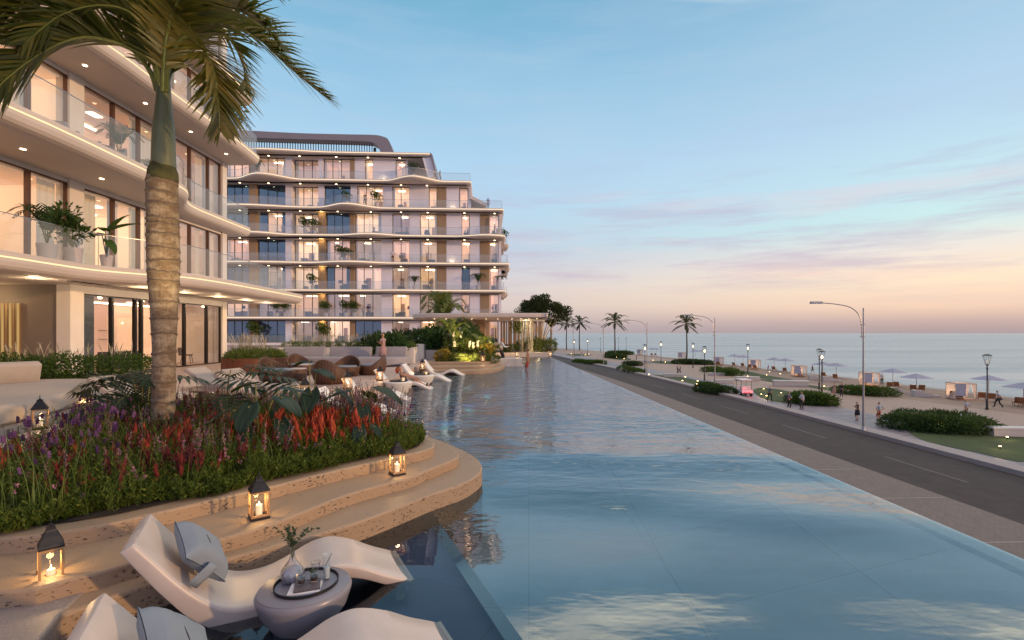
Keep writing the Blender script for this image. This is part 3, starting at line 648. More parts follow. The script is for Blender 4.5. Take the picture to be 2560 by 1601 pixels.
# walls and columns
FL = [(0, 3.40), (3.97, 7.20), (7.77, 11.05), (11.62, 14.9), (15.5, 18.75)]
BAYS = [(-3, 2.4), (3.0, 7.0), (7.5, 12.0), (12.45, 17.40), (18.0, 22.3), (22.75, 26.55)]
col = MB()
for fi, (z0, z1) in enumerate(FL):
    if fi == 0:
        col.box(FX - .5, FX, 17.42, 17.98, 0, z1); col.box(FX - .4, FX, 26.6, 27.0, 0, z1); col.box(FX - .3, FX - .02, 17.98, 26.6, 3.12, z1)
        continue
    for (a0, a1), (b0, b1) in zip(BAYS, BAYS[1:]): col.box(FX - .5, FX, a1, b0, z0, z1)
    col.box(FX - .45, FX, 26.6, 27.0, z0, z1)
    for a, b in BAYS: col.box(FX - .4, FX - .06, a, b, z1 - .14, z1)
col.box(-24, FX - .5, 26.7, 26.95, 0, 18.75)
L(col, 'wall', M['white'])
for z0, z1 in FL[1:4]: L(MB().box(FX - .1, FX + .05, 22.32, 22.73, z0, z1), 'wood_pier', M['slaty'])
# porch wall facing the viewer, with the lit timber slat panel
L(MB().box(-24, FX - .5, 17.5, 17.9, 0, 3.40), 'porch_wall', M['greywall'])
pb = L(MB().box(-19.5, -17.75, 17.40, 17.5, .15, 2.72), 'timber_panel', M['slat'])
ps = MB()
for x in (-18.65, -18.33, -18.05, -17.77): ps.box(x, x + .055, 17.36, 17.40, .15, 2.72)
L(ps, 'glow_slat', emis('slat_glow', (1, .60, .22), .55), pb)  # wood slats given a golden emission of their own
L(MB().box(-24, -21, -4, 17.4, 0, 3.4), 'porch_back_wall', M['greywall'])
# windows with rooms behind
MULL = {0: [0, .42, .72], 1: [.5], 2: [.35, .68], 3: [.28, .72], 4: [.33, .64], 5: [.34, .72]}
def bay(fi, bi, y0, y1, z0, z1, lit='rwarm', fm='bronze', glass=True, mull=None):
    fr = MB(); w = .055; x = FX - .14; d = .11
    for a, b in ((y0, y0 + w), (y1 - w, y1)): fr.box(x - d / 2, x + d / 2, a, b, z0, z1)
    fr.box(x - d / 2, x + d / 2, y0 + w, y1 - w, z1 - w, z1); fr.box(x - d / 2, x + d / 2, y0 + w, y1 - w, z0, z0 + .04)
    for m in (mull if mull is not None else MULL[bi]):
        c = lerp(y0, y1, m)
        if y0 + .1 < c < y1 - .1: fr.box(x - d / 2 - .02, x + d / 2 + .02, c - .05, c + .05, z0 + .04, z1 - w)
    o = L(fr, 'window', M[fm])
    L(MB().quad((x, y0 + w, z0 + .04), (x, y1 - w, z0 + .04), (x, y1 - w, z1 - w), (x, y0 + w, z1 - w)), 'pane', M['glass'], o)
    rm = MB(); bx = FX - 5.2; fx = FX - .36
    rm.k = 0; rm.box(bx - .05, bx, y0 - .2, y1 + .2, z0, z1)
    rm.box(bx, fx, y0 - .22, y0 - .17, z0, z1); rm.box(bx, fx, y1 + .17, y1 + .22, z0, z1)
    rm.k = 1; rm.box(bx, fx, y0 - .17, y1 + .17, z1 - .05, z1 - .0)
    rm.k = 2; rm.box(bx, fx, y0 - .17, y1 + .17, z0 - .03, z0 + .01)
    rm.k = 3; rm.box(bx, bx + .04, lerp(y0, y1, .3), lerp(y0, y1, .3) + .95, z0, z0 + 2.2)
    rm.k = 0; rm.box(bx + 1.6, bx + 1.75, lerp(y0, y1, .62), y1 + .1, z0, z1 - .05)
    L(rm, 'room', [M[lit], M['rceil'], M['rfloor'], M['door']])
    L(MB().box(bx + 2.2, bx + 2.3, y0 + .5, y1 - .4, z1 - .12, z1 - .08).box(fx - 1.5, fx - 1.2, lerp(y0, y1, .5), lerp(y0, y1, .5) + .5, z1 - .08, z1 - .055), 'ceiling_light', M['roomlight'])
    return o
def furnish(y0, y1, z0, seed):
    random.seed(seed); bx = FX - 5.2
    y = lerp(y0, y1, rnd(.1, .35)); L(MB().box(bx + 2.2, bx + 3.1, y, y + 1.7, z0 + .05, z0 + .42).box(bx + 2.2, bx + 2.45, y, y + 1.7, z0 + .42, z0 + .85), 'room_sofa', M['furn' if seed % 2 else 'furnl'], bevel=.04)
    y = lerp(y0, y1, rnd(.5, .8)); L(MB().box(bx + .06, bx + .1, y - .5, y + .4, z0 + 1.35, z0 + 2.0), 'wall_picture', M['furn']); L(MB().lathe([(.14, 0), (.02, .02), (.015, 1.35)], 10, (bx + 1.0, y + .7, z0 + .02)), 'floor_lamp', M['black']); L(MB().lathe([(.22, 1.35), (.15, 1.65)], 14, (bx + 1.0, y + .7, z0 + .02)), 'lamp_shade', M['roomlight'])
    L(MB().box(bx + .05, bx + .5, y - 1.6, y - .7, z0 + .02, z0 + .8), 'sideboard', M['furnl'])
for fi in (1, 2, 3):
    for bi in range(1, 6): furnish(BAYS[bi][0], BAYS[bi][1], FL[fi][0], fi * 7 + bi)
def curtain(y0, y1, z0, z1, x=FX - .42, m='curt'):
    n = max(8, int((y1 - y0) / .05)); lo, hi = [], []
    for i in range(n + 1):
        y = lerp(y0, y1, i / n); dx = .035 * math.sin(i * 1.35) + .012 * math.sin(i * 3.1)
        lo.append((x + dx, y, z0 + .03)); hi.append((x + dx * .8, y, z1 - .06))
    L(MB().rings([lo, hi], False, False, False), 'curtain', M[m], smooth=True)
for fi in (1, 2, 3, 4):
    z0, z1 = FL[fi]
    for bi, (a, b) in enumerate(BAYS):
        if bi < 1 and fi > 2: continue
        bay(fi, bi, a, b, z0, z1 - .14, 'rhot' if (fi == 1 and bi == 4) else 'rwarm')
z0, z1 = FL[1]
for y0, y1 in ((12.5, 12.9), (16.6, 17.3), (19.5, 20.0), (24.9, 25.3), (13.2, 14.25), (18.1, 18.95), (20.6, 21.2), (21.45, 22.25), (22.85, 23.4), (25.6, 26.45)): curtain(y0, y1, z0, z1 - .14)
z0, z1 = FL[2]
for y0, y1 in ((15.6, 16.4), (18.1, 18.5), (22.85, 23.5), (12.6, 13.3), (20.6, 22.2), (24.9, 26.45)): curtain(y0, y1, z0, z1 - .14)
z0, z1 = FL[3]
for y0, y1 in ((18.2, 18.8), (25.6, 26.4)): curtain(y0, y1, z0, z1 - .14)
bay(0, 4, 17.99, 26.59, .02, 3.12, 'rwarm', 'dark', mull=(.16, .30, .34, .50, .66, .86))
fd = MB(); fd.box(FX - 2.6, FX - 1.9, 21.6, 23.3, 0.03, .80).box(FX - 4.9, FX - 4.4, 19.2, 21.4, .03, .95).box(FX - 3.6, FX - 2.4, 19.4, 20.3, .70, .78).box(FX - 3.1, FX - 2.9, 19.8, 19.95, .03, .7)
L(fd, 'sideboard', M['furn'])
L(MB().box(FX - 5.15, FX - 4.9, 24.6, 26.0, 1.3, 1.34).box(FX - 5.15, FX - 4.9, 24.6, 26.0, 1.75, 1.79), 'wall_shelf', M['furnl'])
L(MB().box(FX - 1.0, FX - .42, 18.05, 18.9, .03, 3.1), 'dark_curtain', M['curtd'])

for y in (18.6, 21.0, 23.4, 25.8, 28.0): lamp('POINT', 'soffit_downlight', (-14.2, y, 3.2), 38, (1, .72, .42), shadow_soft_size=.08)
for y in (8, 12, 15.5): lamp('POINT', 'porch_downlight', (-15.2, y, 3.2), 30, (1, .72, .42), shadow_soft_size=.08)

lamp('POINT', 'panel_light', (-18.6, 16.7, 2.9), 30, (1, .70, .36), shadow_soft_size=.1)
# ================================================================ far apartment building (frontal, slightly turned)
BO = (-1.9, 70.0); BA = R(2.9); BC, BS = math.cos(BA), math.sin(BA)
FB = thing('apartment_building', 'far apartment building with wavy lit balcony bands and a dark roof frame', 'building', (BO[0], BO[1], 0), BA)
def bl(zx, extra=0.0):      # local x on the facade from a picture column of the measured elevation
    k = (540 + zx / 2.8 - HX) / F; return (70 * k + 1.9) / (BC - k * BS)
def bz(zx, zy):
    l = bl(zx); y = 70 + l * BS; return CZ + (HY - (300 + zy / 2.8)) * y / F
def B(mb, name, m, parent=None, **k): return mb.build(name, m, parent or FB, **k)
LEV = [.3] + [3.95 + 3.85 * i for i in range(7)]        # floor tops 0..7 (7 = roof)
TH = .55
BUMP = {1: [], 2: [(1300, 260, .5)], 3: [(960, 300, 1.4), (300, 400, .5)], 4: [(330, 240, 1.6), (1100, 260, 1.2), (1900, 230, 1.2)], 5: [(230, 420, 1.0), (960, 230, 2.2)], 6: [(390, 240, 2.4), (1400, 210, 2.2)], 7: [(360, 500, .8)]}
ENDX = {1: 1990, 2: 2025, 3: 2050, 4: 2020, 5: 2012, 6: 1788, 7: 1510}
def front(n):
    pts = []; x0, x1 = -46.0, bl(ENDX[n])
    for i in range(97):
        lx = lerp(x0, x1, i / 96); o = 1.35
        for c, w, a in BUMP[n]:
            cx = bl(c); hw = (bl(c + w) - bl(c - w)) / 2; u = abs(lx - cx) / hw
            if u < 1: o += a * (math.cos(PI * u) * .5 + .5)
        pts.append((lx, -o))
    e = pts[-1]; return pts[:-1] + [(e[0] - .35, e[1]), (e[0] - .1, e[1] + .08), (e[0], e[1] + .35)]
for n in range(1, 8):
    zt = LEV[n]; fr = front(n); e = fr[-1]
    dep = {7: 9, 6: 10}.get(n, 13)
    poly = fr + [(e[0] + (.0 if n > 4 else .3), dep), (-46, dep)]
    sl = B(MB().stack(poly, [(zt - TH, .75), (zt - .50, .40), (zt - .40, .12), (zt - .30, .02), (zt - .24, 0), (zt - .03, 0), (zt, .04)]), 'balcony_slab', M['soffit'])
    mb = MB(); f2 = offset2(fr + [(e[0], 3.0)], -.03, False)
    for a, b in zip(f2, f2[1:]): mb.quad((a.x, a.y, zt - .22), (b.x, b.y, zt - .22), (b.x, b.y, zt - .135), (a.x, a.y, zt - .135))
    B(mb, 'light_strip', M['stripb'], sl)
    if n < 7:
        g = offset2(fr, .22, False) + [Vector((e[0] - .22, 4.0))]
        mb = MB(); tp = MB()
        for p, r in zip(g, g[1:]):
            mb.quad((p.x, p.y, zt), (r.x, r.y, zt), (r.x, r.y, zt + 1.08), (p.x, p.y, zt + 1.08)); tp.beam((p.x, p.y, zt + 1.09), (r.x, r.y, zt + 1.09), .03)
        rg = B(mb, 'glass_railing', M['rail']); B(tp, 'top_rail', M['steel'], rg)
# ground railing on the podium edge
gr = MB()
for i in range(20): gr.quad((-44 + i * 2.0, -1.6, .3), (-42 + i * 2.0, -1.6, .3), (-42 + i * 2.0, -1.6, 1.35), (-44 + i * 2.0, -1.6, 1.35))
B(gr, 'glass_railing', M['rail'])
B(MB().box(-46, -.5, -1.9, 3, -.35, .3), 'base_wall', M['white'])
# facade elements, left to right: (kind, x0, x1, panes)
COM = [('W', -160, 60, 3), ('W', 70, 228, 3), ('S', 231, 287, 0), ('W', 294, 486, 3), ('C', 486, 530, 0), ('R', 532, 716, 3), ('S', 717, 770, 0), ('W', 772, 936, 3), ('S', 937, 970, 0), ('W', 972, 1156, 3), ('C', 1157, 1232, 0),
       ('W', 1234, 1353, 2), ('C', 1354, 1425, 0), ('W', 1427, 1546, 2), ('S', 1547, 1612, 0), ('C', 1613, 1719, 0), ('W', 1720, 1776, 1), ('C', 1777, 1848, 0), ('S', 1849, 1915, 0), ('W', 1917, 1978, 1)]
TOP = COM[:6] + [('C', 717, 750, 0), ('W', 752, 936, 3), ('S', 937, 970, 0), ('C', 971, 1039, 0), ('W', 1041, 1098, 1), ('C', 1099, 1256, 0), ('W', 1257, 1328, 1)]
R5 = COM[:6] + [('C', 717, 757, 0), ('W', 759, 941, 3), ('C', 942, 986, 0), ('W', 988, 1169, 3), ('C', 1170, 1233, 0), ('W', 1234, 1353, 2), ('C', 1354, 1488, 0), ('W', 1490, 1546, 1), ('S', 1547, 1612, 0), ('C', 1613, 1700, 0), ('W', 1702, 1762, 1), ('C', 1763, 1773, 0)]
ROWS = {0: COM, 1: COM, 2: COM, 3: COM, 4: COM, 5: R5, 6: TOP}
# w warm, h bright, m dim, d dark, p half dark half warm
LIT = {6: 'wwwwwwwww', 5: 'dddwdwwww', 4: 'ddphdhmhwhw', 3: 'wwdhwmwhwmw', 2: 'ddphphmhdww', 1: 'dwmwmmwmwww', 0: 'dddmhdmwmww'}
wall = MB()
def uplight(l, z): lamp('POINT', 'wall_uplight', (BO[0] + l * BC + .32 * BS, BO[1] + l * BS - .32 * BC, z), 16, (1, .72, .42), shadow_soft_size=.08)
for n, items in ROWS.items():
    z0 = LEV[n]; z1 = LEV[n + 1] - TH; wi = 0; a0, a1 = bl(items[0][1]), bl(items[-1][2])
    wall.box(a0, a1, 0, 1.6, z1 - .02, z1 + .3)
    for kind, xa, xb, pn in items:
        l0, l1 = bl(xa), bl(xb)
        if kind == 'C':
            wall.box(l0, l1, 0, 1.6, z0, z1); continue
        if kind == 'S':
            B(MB().box(l0, l1, -.06, 1.5, z0, z1), 'wood_pier', M['slat']); continue
        wy = 1.1 if kind == 'R' else .28; c = LIT[n][wi % len(LIT[n])]; wi += 1
        fr = MB(); w = .05
        fr.box(l0, l0 + w, wy, wy + .12, z0, z1); fr.box(l1 - w, l1, wy, wy + .12, z0, z1); fr.box(l0 + w, l1 - w, wy, wy + .12, z1 - .1, z1); fr.box(l0 + w, l1 - w, wy, wy + .12, z0, z0 + .06)
        for i in range(1, pn): x = lerp(l0, l1, i / pn); fr.box(x - .035, x + .035, wy - .02, wy + .13, z0 + .06, z1 - .1)
        o = B(fr, 'window', M['dark'])
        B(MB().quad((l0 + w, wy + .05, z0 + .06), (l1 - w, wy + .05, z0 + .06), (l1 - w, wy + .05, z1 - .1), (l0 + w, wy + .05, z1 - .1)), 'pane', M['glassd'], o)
        rm = MB(); by = wy + 3.6; rm.k = 0
        rm.box(l0 - .1, l1 + .1, by, by + .05, z0, z1); rm.box(l0 - .12, l0 - .07, wy + .2, by, z0, z1); rm.box(l1 + .07, l1 + .12, wy + .2, by, z0, z1)
        px = lerp(l0, l1, rnd(.35, .7)); rm.box(px, px + .12, wy + 1.8, by, z0, z1)
        rm.k = 1; rm.box(l0 - .07, l1 + .07, wy + .2, by, z1 - .04, z1 + .02); rm.k = 2; rm.box(l0 - .07, l1 + .07, wy + .2, by, z0 - .02, z0 + .02)
        rm.k = 3; dx = lerp(l0, l1, rnd(.15, .6)); rm.box(dx, dx + .8, by - .05, by, z0, z0 + 2.1)
        for i in range(2):
            fx = rnd(l0 + .2, max(l0 + .25, l1 - 1.1)); rm.k = 4 if random.random() < .7 else 5
            rm.box(fx, fx + rnd(.45, 1.0), wy + .7, wy + 1.5, z0 + .02, z0 + rnd(.5, .95))
        if random.random() < .5: rm.k = 4; fx = rnd(l0 + .2, max(l0 + .25, l1 - .9)); rm.box(fx, fx + .6, by - .06, by - .02, z0 + 1.3, z0 + 1.75)
        wl = {'w': 'rwarm', 'h': 'rhot', 'm': 'rdim', 'd': 'rdark', 'p': 'rwarm'}[c]; ce = {'d': 'rdark', 'm': 'rdim'}.get(c, 'rceil'); fl = {'d': 'rdark', 'm': 'rdim'}.get(c, 'rfloor')
        rr = B(rm, 'room', [M[wl], M[ce], M[fl], M['door'], M['furn'], M['furnl']])
        if c in 'whmp' and random.random() < .6:
            x = rnd(l0 + .1, max(l0 + .12, l1 - 1.2)); B(MB().box(x, min(x + rnd(.5, 1.5), l1), wy + 1.6, wy + 1.8, z1 - .2, z1 - .15), 'ceiling_light', M['roomlight'], rr)
        cs = []
        if c == 'p': cs = [(0, .30), (.82, 1)]
        elif c == 'd': cs = [(0, .22), (.7, 1)]
        elif random.random() < .6: cs = [(0, .12)] if random.random() < .5 else [(.86, 1)]
        for u0, u1 in cs:
            cb = MB(); lo, hi = [], []; k = 18
            for i in range(k + 1):
                x = lerp(lerp(l0, l1, u0), lerp(l0, l1, u1), i / k); y = wy + .32 + .05 * math.sin(i * 1.7); lo.append((x, y, z0 + .05)); hi.append((x, y, z1 - .06))
            cb.rings([lo, hi], False, False, False); B(cb, 'curtain', M['curtd' if c in 'dp' else 'curt'], rr)
    # soffit downlights
    for xa in ([180, 380, 600, 860, 1090, 1300, 1485, 1740, 1950] if n < 5 else [180, 380, 600, 850, 1070, 1300, 1480] if n == 5 else [380, 595, 850, 1070, 1290]):
        if bl(xa) > a1: continue
        B(MB().lathe([(.13, 0), (.13, -.02)], 10, (bl(xa), -.55, LEV[n + 1] - TH + .0)), 'downlight', M['down']) if n in (6, 5, 4, 3, 2) else None
wall.box(bl(1978), bl(1978) + .4, 0, 10, .3, LEV[5]); wall.box(-46, bl(1978), 5.4, 5.6, 0, LEV[5]); wall.box(-46, bl(1773), 5.4, 5.6, LEV[5], LEV[6]); wall.box(-46, bl(1328), 5.4, 5.6, LEV[6], LEV[7] - .1)
wall.box(bl(1773), bl(1773) + .25, 0, 9, LEV[5], LEV[6] - TH); wall.box(bl(1328), bl(1328) + .25, .2, 9, LEV[6], LEV[7] - TH)
B(wall, 'wall', M['panel'])
# golden lights at the top of the timber piers, uplights on white panels
for n in (0, 1, 2, 3, 4): lamp('POINT', 'pier_downlight', (BO[0] + bl(743) * BC + .4 * BS, BO[1] + bl(743) * BS - .42 * BC, LEV[n + 1] - TH - .25), 20, (1, .66, .25), shadow_soft_size=.08)
for xa, n in ((1655, 5), (1655, 3), (1178, 6)): uplight(bl(xa), LEV[n] + .2)
# sloped side fins of the top floors
def fin(pts, y0, y1, m): 
    P = [(bl(x), bz(x, y)) for x, y in pts]; mb = MB(); n = len(P)
    mb.rings([[(x, y0, z) for x, z in P], [(x, y1, z) for x, z in P]]); B(mb, 'side_fin', m)
fin([(1448, 272), (1505, 262), (1537, 388), (1492, 432)], -.9, 6, M['panel'])
fin([(1508, 252), (1522, 268), (1545, 395), (1537, 388), (1505, 262)], -1.3, 7, M['mauve'])
fin([(1775, 480), (1790, 476), (1792, 540), (1895, 592), (1890, 612), (1775, 556)], -.6, 5, M['soffit'])
fin([(1985, 678), (2012, 668), (1992, 772), (1975, 790)], -1.0, 6, M['soffit'])
# roof frame with vertical louvres
rz = lambda zy: bz(400, zy)
topc = catmull([V3(-47, 0, rz(66)), V3(bl(500), 0, rz(95)), V3(bl(900), 0, bz(900, 109)), V3(bl(1100), 0, bz(1100, 113)), V3(bl(1170), 0, bz(1170, 124)), V3(bl(1212), 0, bz(1212, 150)), V3(bl(1252), 0, LEV[7])], 6)
inn = catmull([V3(-47, 0, rz(128)), V3(bl(500), 0, bz(500, 140)), V3(bl(900), 0, bz(900, 152)), V3(bl(1070), 0, bz(1070, 160)), V3(bl(1110), 0, bz(1110, 172)), V3(bl(1140), 0, bz(1140, 196)), V3(bl(1160), 0, LEV[7])], 6)
ring = [(p.x, p.z) for p in topc] + [(p.x, p.z) for p in reversed(inn)]
rf = B(MB().rings([[(x, -.4, z) for x, z in ring], [(x, 1.3, z) for x, z in ring]]), 'roof_frame', M['mauve'])
lv = MB(); x = -46.0
while x < bl(1095): lv.box(x, x + .09, .5, .62, LEV[7], bz(max(100, 540), 146)); x += .36
B(lv, 'louvre', M['black'], rf)
B(MB().box(-46, bl(1095), .5, .7, LEV[7] + .0, LEV[7] + .12).box(bl(1095), bl(1112), .6, .9, LEV[7], LEV[7] + 1.3), 'louvre_rail', M['black'], rf)
# small corner balconies round the right end
for n, ex, y0 in ((3, 2055, 3), (2, 2045, 4.5), (1, 2050, 6), (4, 2050, 5)):
    x1 = bl(ex) * 1.0; zt = LEV[n] + .0
    sl = B(MB().stack([(bl(1982), y0), (x1, y0), (x1 + .2, y0 + .4), (x1 + .2, y0 + 4), (bl(1982), y0 + 4)], [(zt - .55, .3), (zt - .25, 0), (zt - .004, 0)]), 'corner_balcony', M['soffit'])
    B(MB().quad((bl(1990), y0 + .1, zt), (x1, y0 + .1, zt), (x1, y0 + .1, zt + 1.05), (bl(1990), y0 + .1, zt + 1.05)).quad((x1, y0 + .1, zt), (x1, y0 + 3.9, zt), (x1, y0 + 3.9, zt + 1.05), (x1, y0 + .1, zt + 1.05)), 'glass_railing', M['rail'], sl)
# ================================================================ lanterns
def make_lantern(label):
    """wooden lantern, local z = 0 at its foot, 0.50 m to the cap ring"""
    t = thing('lantern', label, 'lantern', group='candle lanterns on the terrace')
    w = .084; h0, h1 = .03, .315
    MB().box(-w - .012, w + .012, -w - .012, w + .012, 0, .03).build('base', M['black'], t, bevel=.003)
    fr = MB(); p = .011
    for sx in (-1, 1):
        for sy in (-1, 1): fr.box(sx * w - p, sx * w + p, sy * w - p, sy * w + p, h0, h1)
    for z0, z1 in ((h0, h0 + .022), (h1 - .022, h1)):
        for s in (-1, 1):
            fr.box(-w + p, w - p, s * w - p * .9, s * w + p * .9, z0, z1); fr.box(s * w - p * .9, s * w + p * .9, -w + p, w - p, z0, z1)
    fr.build('frame', M['oak'], t)
    for s in (-1, 1):
        MB().quad((-w, s * w, h0), (w, s * w, h0), (w, s * w, h1), (-w, s * w, h1)).build('glass_pane', M['clear'], t)
        MB().quad((s * w, -w, h0), (s * w, w, h0), (s * w, w, h1), (s * w, -w, h1)).build('glass_pane', M['clear'], t)
    rf = MB(); prof = [(.098, h1), (.098, h1 + .012), (.094, h1 + .022), (.080, h1 + .045), (.062, h1 + .078), (.040, h1 + .11), (.034, h1 + .125), (.034, h1 + .145), (.012, h1 + .15), (.012, h1 + .162)]
    rf.rings([[(sx * r, sy * r, z) for sx, sy in ((-1, -1), (1, -1), (1, 1), (-1, 1))] for r, z in prof]); rf.build('roof', M['black'], t)
    hd = MB(); hd.tube([(.0, .028 * math.cos(a), h1 + .185 + .028 * math.sin(a)) for a in [2 * PI * k / 14 for k in range(15)]], .0035, 6); hd.build('handle', M['black'], t)
    MB().box(-w - .02, -w - .012, -.01, .01, .14, .165).build('latch', M['black'], t)
    c = MB().lathe([(.034, h0), (.035, h0 + .115), (.031, h0 + .122), (.008, h0 + .116)], 18).build('candle', M['wax'], t, smooth='auto')
    MB().lathe([(.001, h0 + .118), (.0055, h0 + .130), (.004, h0 + .145), (.0008, h0 + .158)], 8).build('flame', M['flame'], c)
    return t
LAN = [((-3.22, 3.38, ZO + .012), R(46), 'black roofed lantern with lit candle on the granite wall at the bottom left', (.70, .70, .98)),
       ((-2.31, 4.42, ZM), R(38), 'wooden lantern with short candle on the middle travertine step behind the white lounger', .80),
       ((-1.37, 5.78, ZM), R(35), 'wooden lantern with two pale candles at the round tip of the travertine steps', .80),
       (G('c', 548, 1225) + (0,), R(40), 'lantern with ring handle at the foot of the big pale sofa', 1.10),
       (G('c', 1165, 985) + (0,), R(20), 'lantern half hidden by palm leaves beside the sofa plinth', 1.0),
       (G('a', 1110, 985) + (0,), R(30), 'lantern half hidden behind the big taro leaves and pink salvia', 1.15),
       (G('a', 1698, 845) + (0,), R(32), 'lantern with lit candle on the deck edge in front of the wicker pod chair', 1.15),
       (G('a', 2140, 725) + (0,), R(25), 'lantern on the deck edge behind the lounger of the red haired woman', 1.05),
       (G('a', 1838, 525) + (0,), R(40), 'small lantern with flared roof on the deck between sofa and wicker chair', 1.0),
       (G('b', 733, 552) + (0,), R(10), 'lantern glowing in front of the low stone planter box', 1.05),
       (G('b', 858, 688) + (0,), R(20), 'lantern standing beside the foot of the far stepped planter', 1.05),
       (G('b', 1688, 578, ZI) + (ZI,), R(10), 'lantern on the corner of the far stepped planter under the timber pillar', 1.1),
       (G('b', 2152, 508, .115) + (.115,), R(0), 'lantern on the marble bar counter between waiter and swimmer', 1.05),
       (G('k', 2092, 765, .03) + (.03,), R(0), 'lantern on the coping at the far end of the pool', 1.25)]
series(make_lantern, LAN)
for i, (p, a, l, s) in enumerate(LAN): lamp('POINT', 'candle_glow', (p[0], p[1], p[2] + .21 * (s if not isinstance(s, tuple) else s[2])), 2.4 if i < 5 else 6.0, (1, .60, .24), shadow_soft_size=.02)

# ================================================================ in-water loungers
TOPL = [(-.02, -.02), (.06, .02), (.20, .085), (.36, .175), (.50, .228), (.60, .238), (.72, .212), (.86, .150), (1.0, .100), (1.14, .085), (1.28, .112), (1.42, .20), (1.56, .345), (1.68, .50), (1.80, .655)]
BOTL = [(.00, -.055), (.10, -.045), (.22, .005), (.36, .075), (.50, .120), (.62, .122), (.74, .085), (.88, .00), (1.0, -.07), (1.14, -.10), (1.32, -.055), (1.50, .085), (1.64, .26), (1.76, .43), (1.875, .605)]
def make_lounger(label, m=None, w=.62):
    t = thing('pool_lounger', label, 'lounger', group='wave shaped loungers standing in the water')
    tp = [(p.x, p.y) for p in catmull([V3(a, b, 0) for a, b in TOPL], 4)]; bt = [(p.x, p.y) for p in catmull([V3(a, b, 0) for a, b in BOTL], 4)]
    hw = w / 2; mb = MB(); rs = []
    for (sx, sz), (bx, bz_) in zip(tp, bt):
        e = .022; row = []
        for y, u in ((-hw, e), (-hw + .02, 0), (-hw * .5, -.006), (0, -.008), (hw * .5, -.006), (hw - .02, 0), (hw, e)):
            f = u / .15; row.append((lerp(sx, bx, max(0, f)), y, lerp(sz, bz_, max(0, f)) + (u if u < 0 else 0)))
        row += [(bx, hw - .012, bz_), (bx, -hw + .012, bz_)]
        rs.append(row)
    mb.rings(rs); mb.build('shell', m or M['lounger'], t, smooth='auto', bevel=.012)
    fl = MB(); fl.box(1.02, 1.2, -hw * .8, hw * .8, -.3, -.06); fl.box(.03, .10, -hw * .8, hw * .8, -.3, -.05); fl.build('foot_block', m or M['lounger'], t)
    MB().box(-.035, -.005, -hw + .01, hw - .01, -.06, -.012).build('foot_trim', M['marble'], t, bevel=.006)
    return t
ax = math.atan2(-.47, -.88)     # direction from the foot to the head of the near loungers
def at_foot(x, y, a): return (x, y, ZW), a
n_ = V3(math.sin(ax), -math.cos(ax), 0)
f1 = V3(-.97, 4.205, ZW); f2 = V3(-.387, 3.105, ZW)
series(make_lounger, [(f1, ax, 'cream wave lounger with grey pillow beside the travertine steps', 1), (f2, ax, 'cream wave lounger cut by the bottom edge in front of the round table', 1)])
def far_lounger(label): return make_lounger(label, M['lwhite'])
FLG = [((-2.95, 12.2, ZW), R(184), 'white water lounger half hidden behind the pink salvia flowers', 1),
       (G('b', 690, 1085, ZW) + (ZW,), R(183), 'white water lounger nearest the flower bed beside the first white table', 1.06),
       (G('b', 1000, 940, ZW) + (ZW,), R(181), 'white water lounger carrying the red haired woman', 1.1),
       (G('b', 1255, 838, ZW) + (ZW,), R(179), 'white water lounger behind the second white table', 1.1),
       (G('b', 1440, 756, ZW) + (ZW,), R(176), 'white water lounger nearest the far stepped planter', 1.1)]
series(far_lounger, FLG)
# pillows on the near loungers
def make_pillow(label):
    t = thing('pillow', label, 'pillow', group='grey pillows on the near loungers'); n = 17; top, bot = [], []
    for i in range(n):
        for j in range(n):
            u, v = i / (n - 1) * 2 - 1, j / (n - 1) * 2 - 1
            k = max(0.0, (1 - u ** 4) * (1 - v ** 4)); hgt = .10 * k ** .55 + (.012 * noise.noise((u * 2.2, v * 2.2, 5)) + .006 * noise.noise((u * 6, v * 3, 1))) * k ** .3
            x = u * .205 * (1 - .10 * (1 - v * v) * abs(u)); y = v * .205 * (1 - .10 * (1 - u * u) * abs(v))
            top.append((x, y, hgt + .002)); bot.append((x, y, -hgt * .7 - .002))
    mb = MB()
    for src, flip in ((top, 0), (bot, 1)):
        fs = []
        for i in range(n - 1):
            for j in range(n - 1):
                a = i * n + j; f = (a, a + n, a + n + 1, a + 1); fs.append(f[::-1] if flip else f)
        mb.add(src, fs)
    mb.build('cover', M['cush'], t, smooth=True)
    pts = [(.06 + .015 * math.sin(k * .5), -.145 + .29 * k / 12, .088 - .05 * (abs(k - 6) / 6) ** 3 + .014) for k in range(13)]
    MB().tube(pts, .004, 6).build('piping', M['pipe'], t)
    st = MB(); rs = []
    for k in range(9):
        u = k / 8; rs.append([(lerp(-.02, .05, u) + dx, .17 + .12 * u, .02 + .045 * math.sin(u * PI) - .10 * u ** 2.2 + .01 * math.sin(5 * u + dx * 30)) for dx in (-.04, -.012, .018, .042)])
    st.rings(rs, False, False, False); o = st.build('strap', M['cush'], t, smooth=True); so = o.modifiers.new('thick', 'SOLIDIFY'); so.thickness = .003
    return t
pl = series(make_pillow, [((0, 0, 0), 0, 'grey pillow with dark piping on the lounger beside the steps'), ((0, 0, 0), 0, 'grey pillow on the lounger cut by the bottom edge')])
for o, f in zip(pl, (f1, f2)):
    ex = V3(math.cos(ax), math.sin(ax), 0); sl = V3(ex.x * .60, ex.y * .60, .80); p = f + ex * 1.515 + V3(0, 0, .385) + n_ * (-.02)
    nn = V3(-ex.x * .80, -ex.y * .80, .60); p = p + nn * .062; yv = nn.cross(sl)
    cs, sn = math.cos(.45), math.sin(.45); o.rotation_euler = Matrix((sl * cs + yv * sn, yv * cs - sl * sn, nn)).transposed().to_euler(); o.location = p
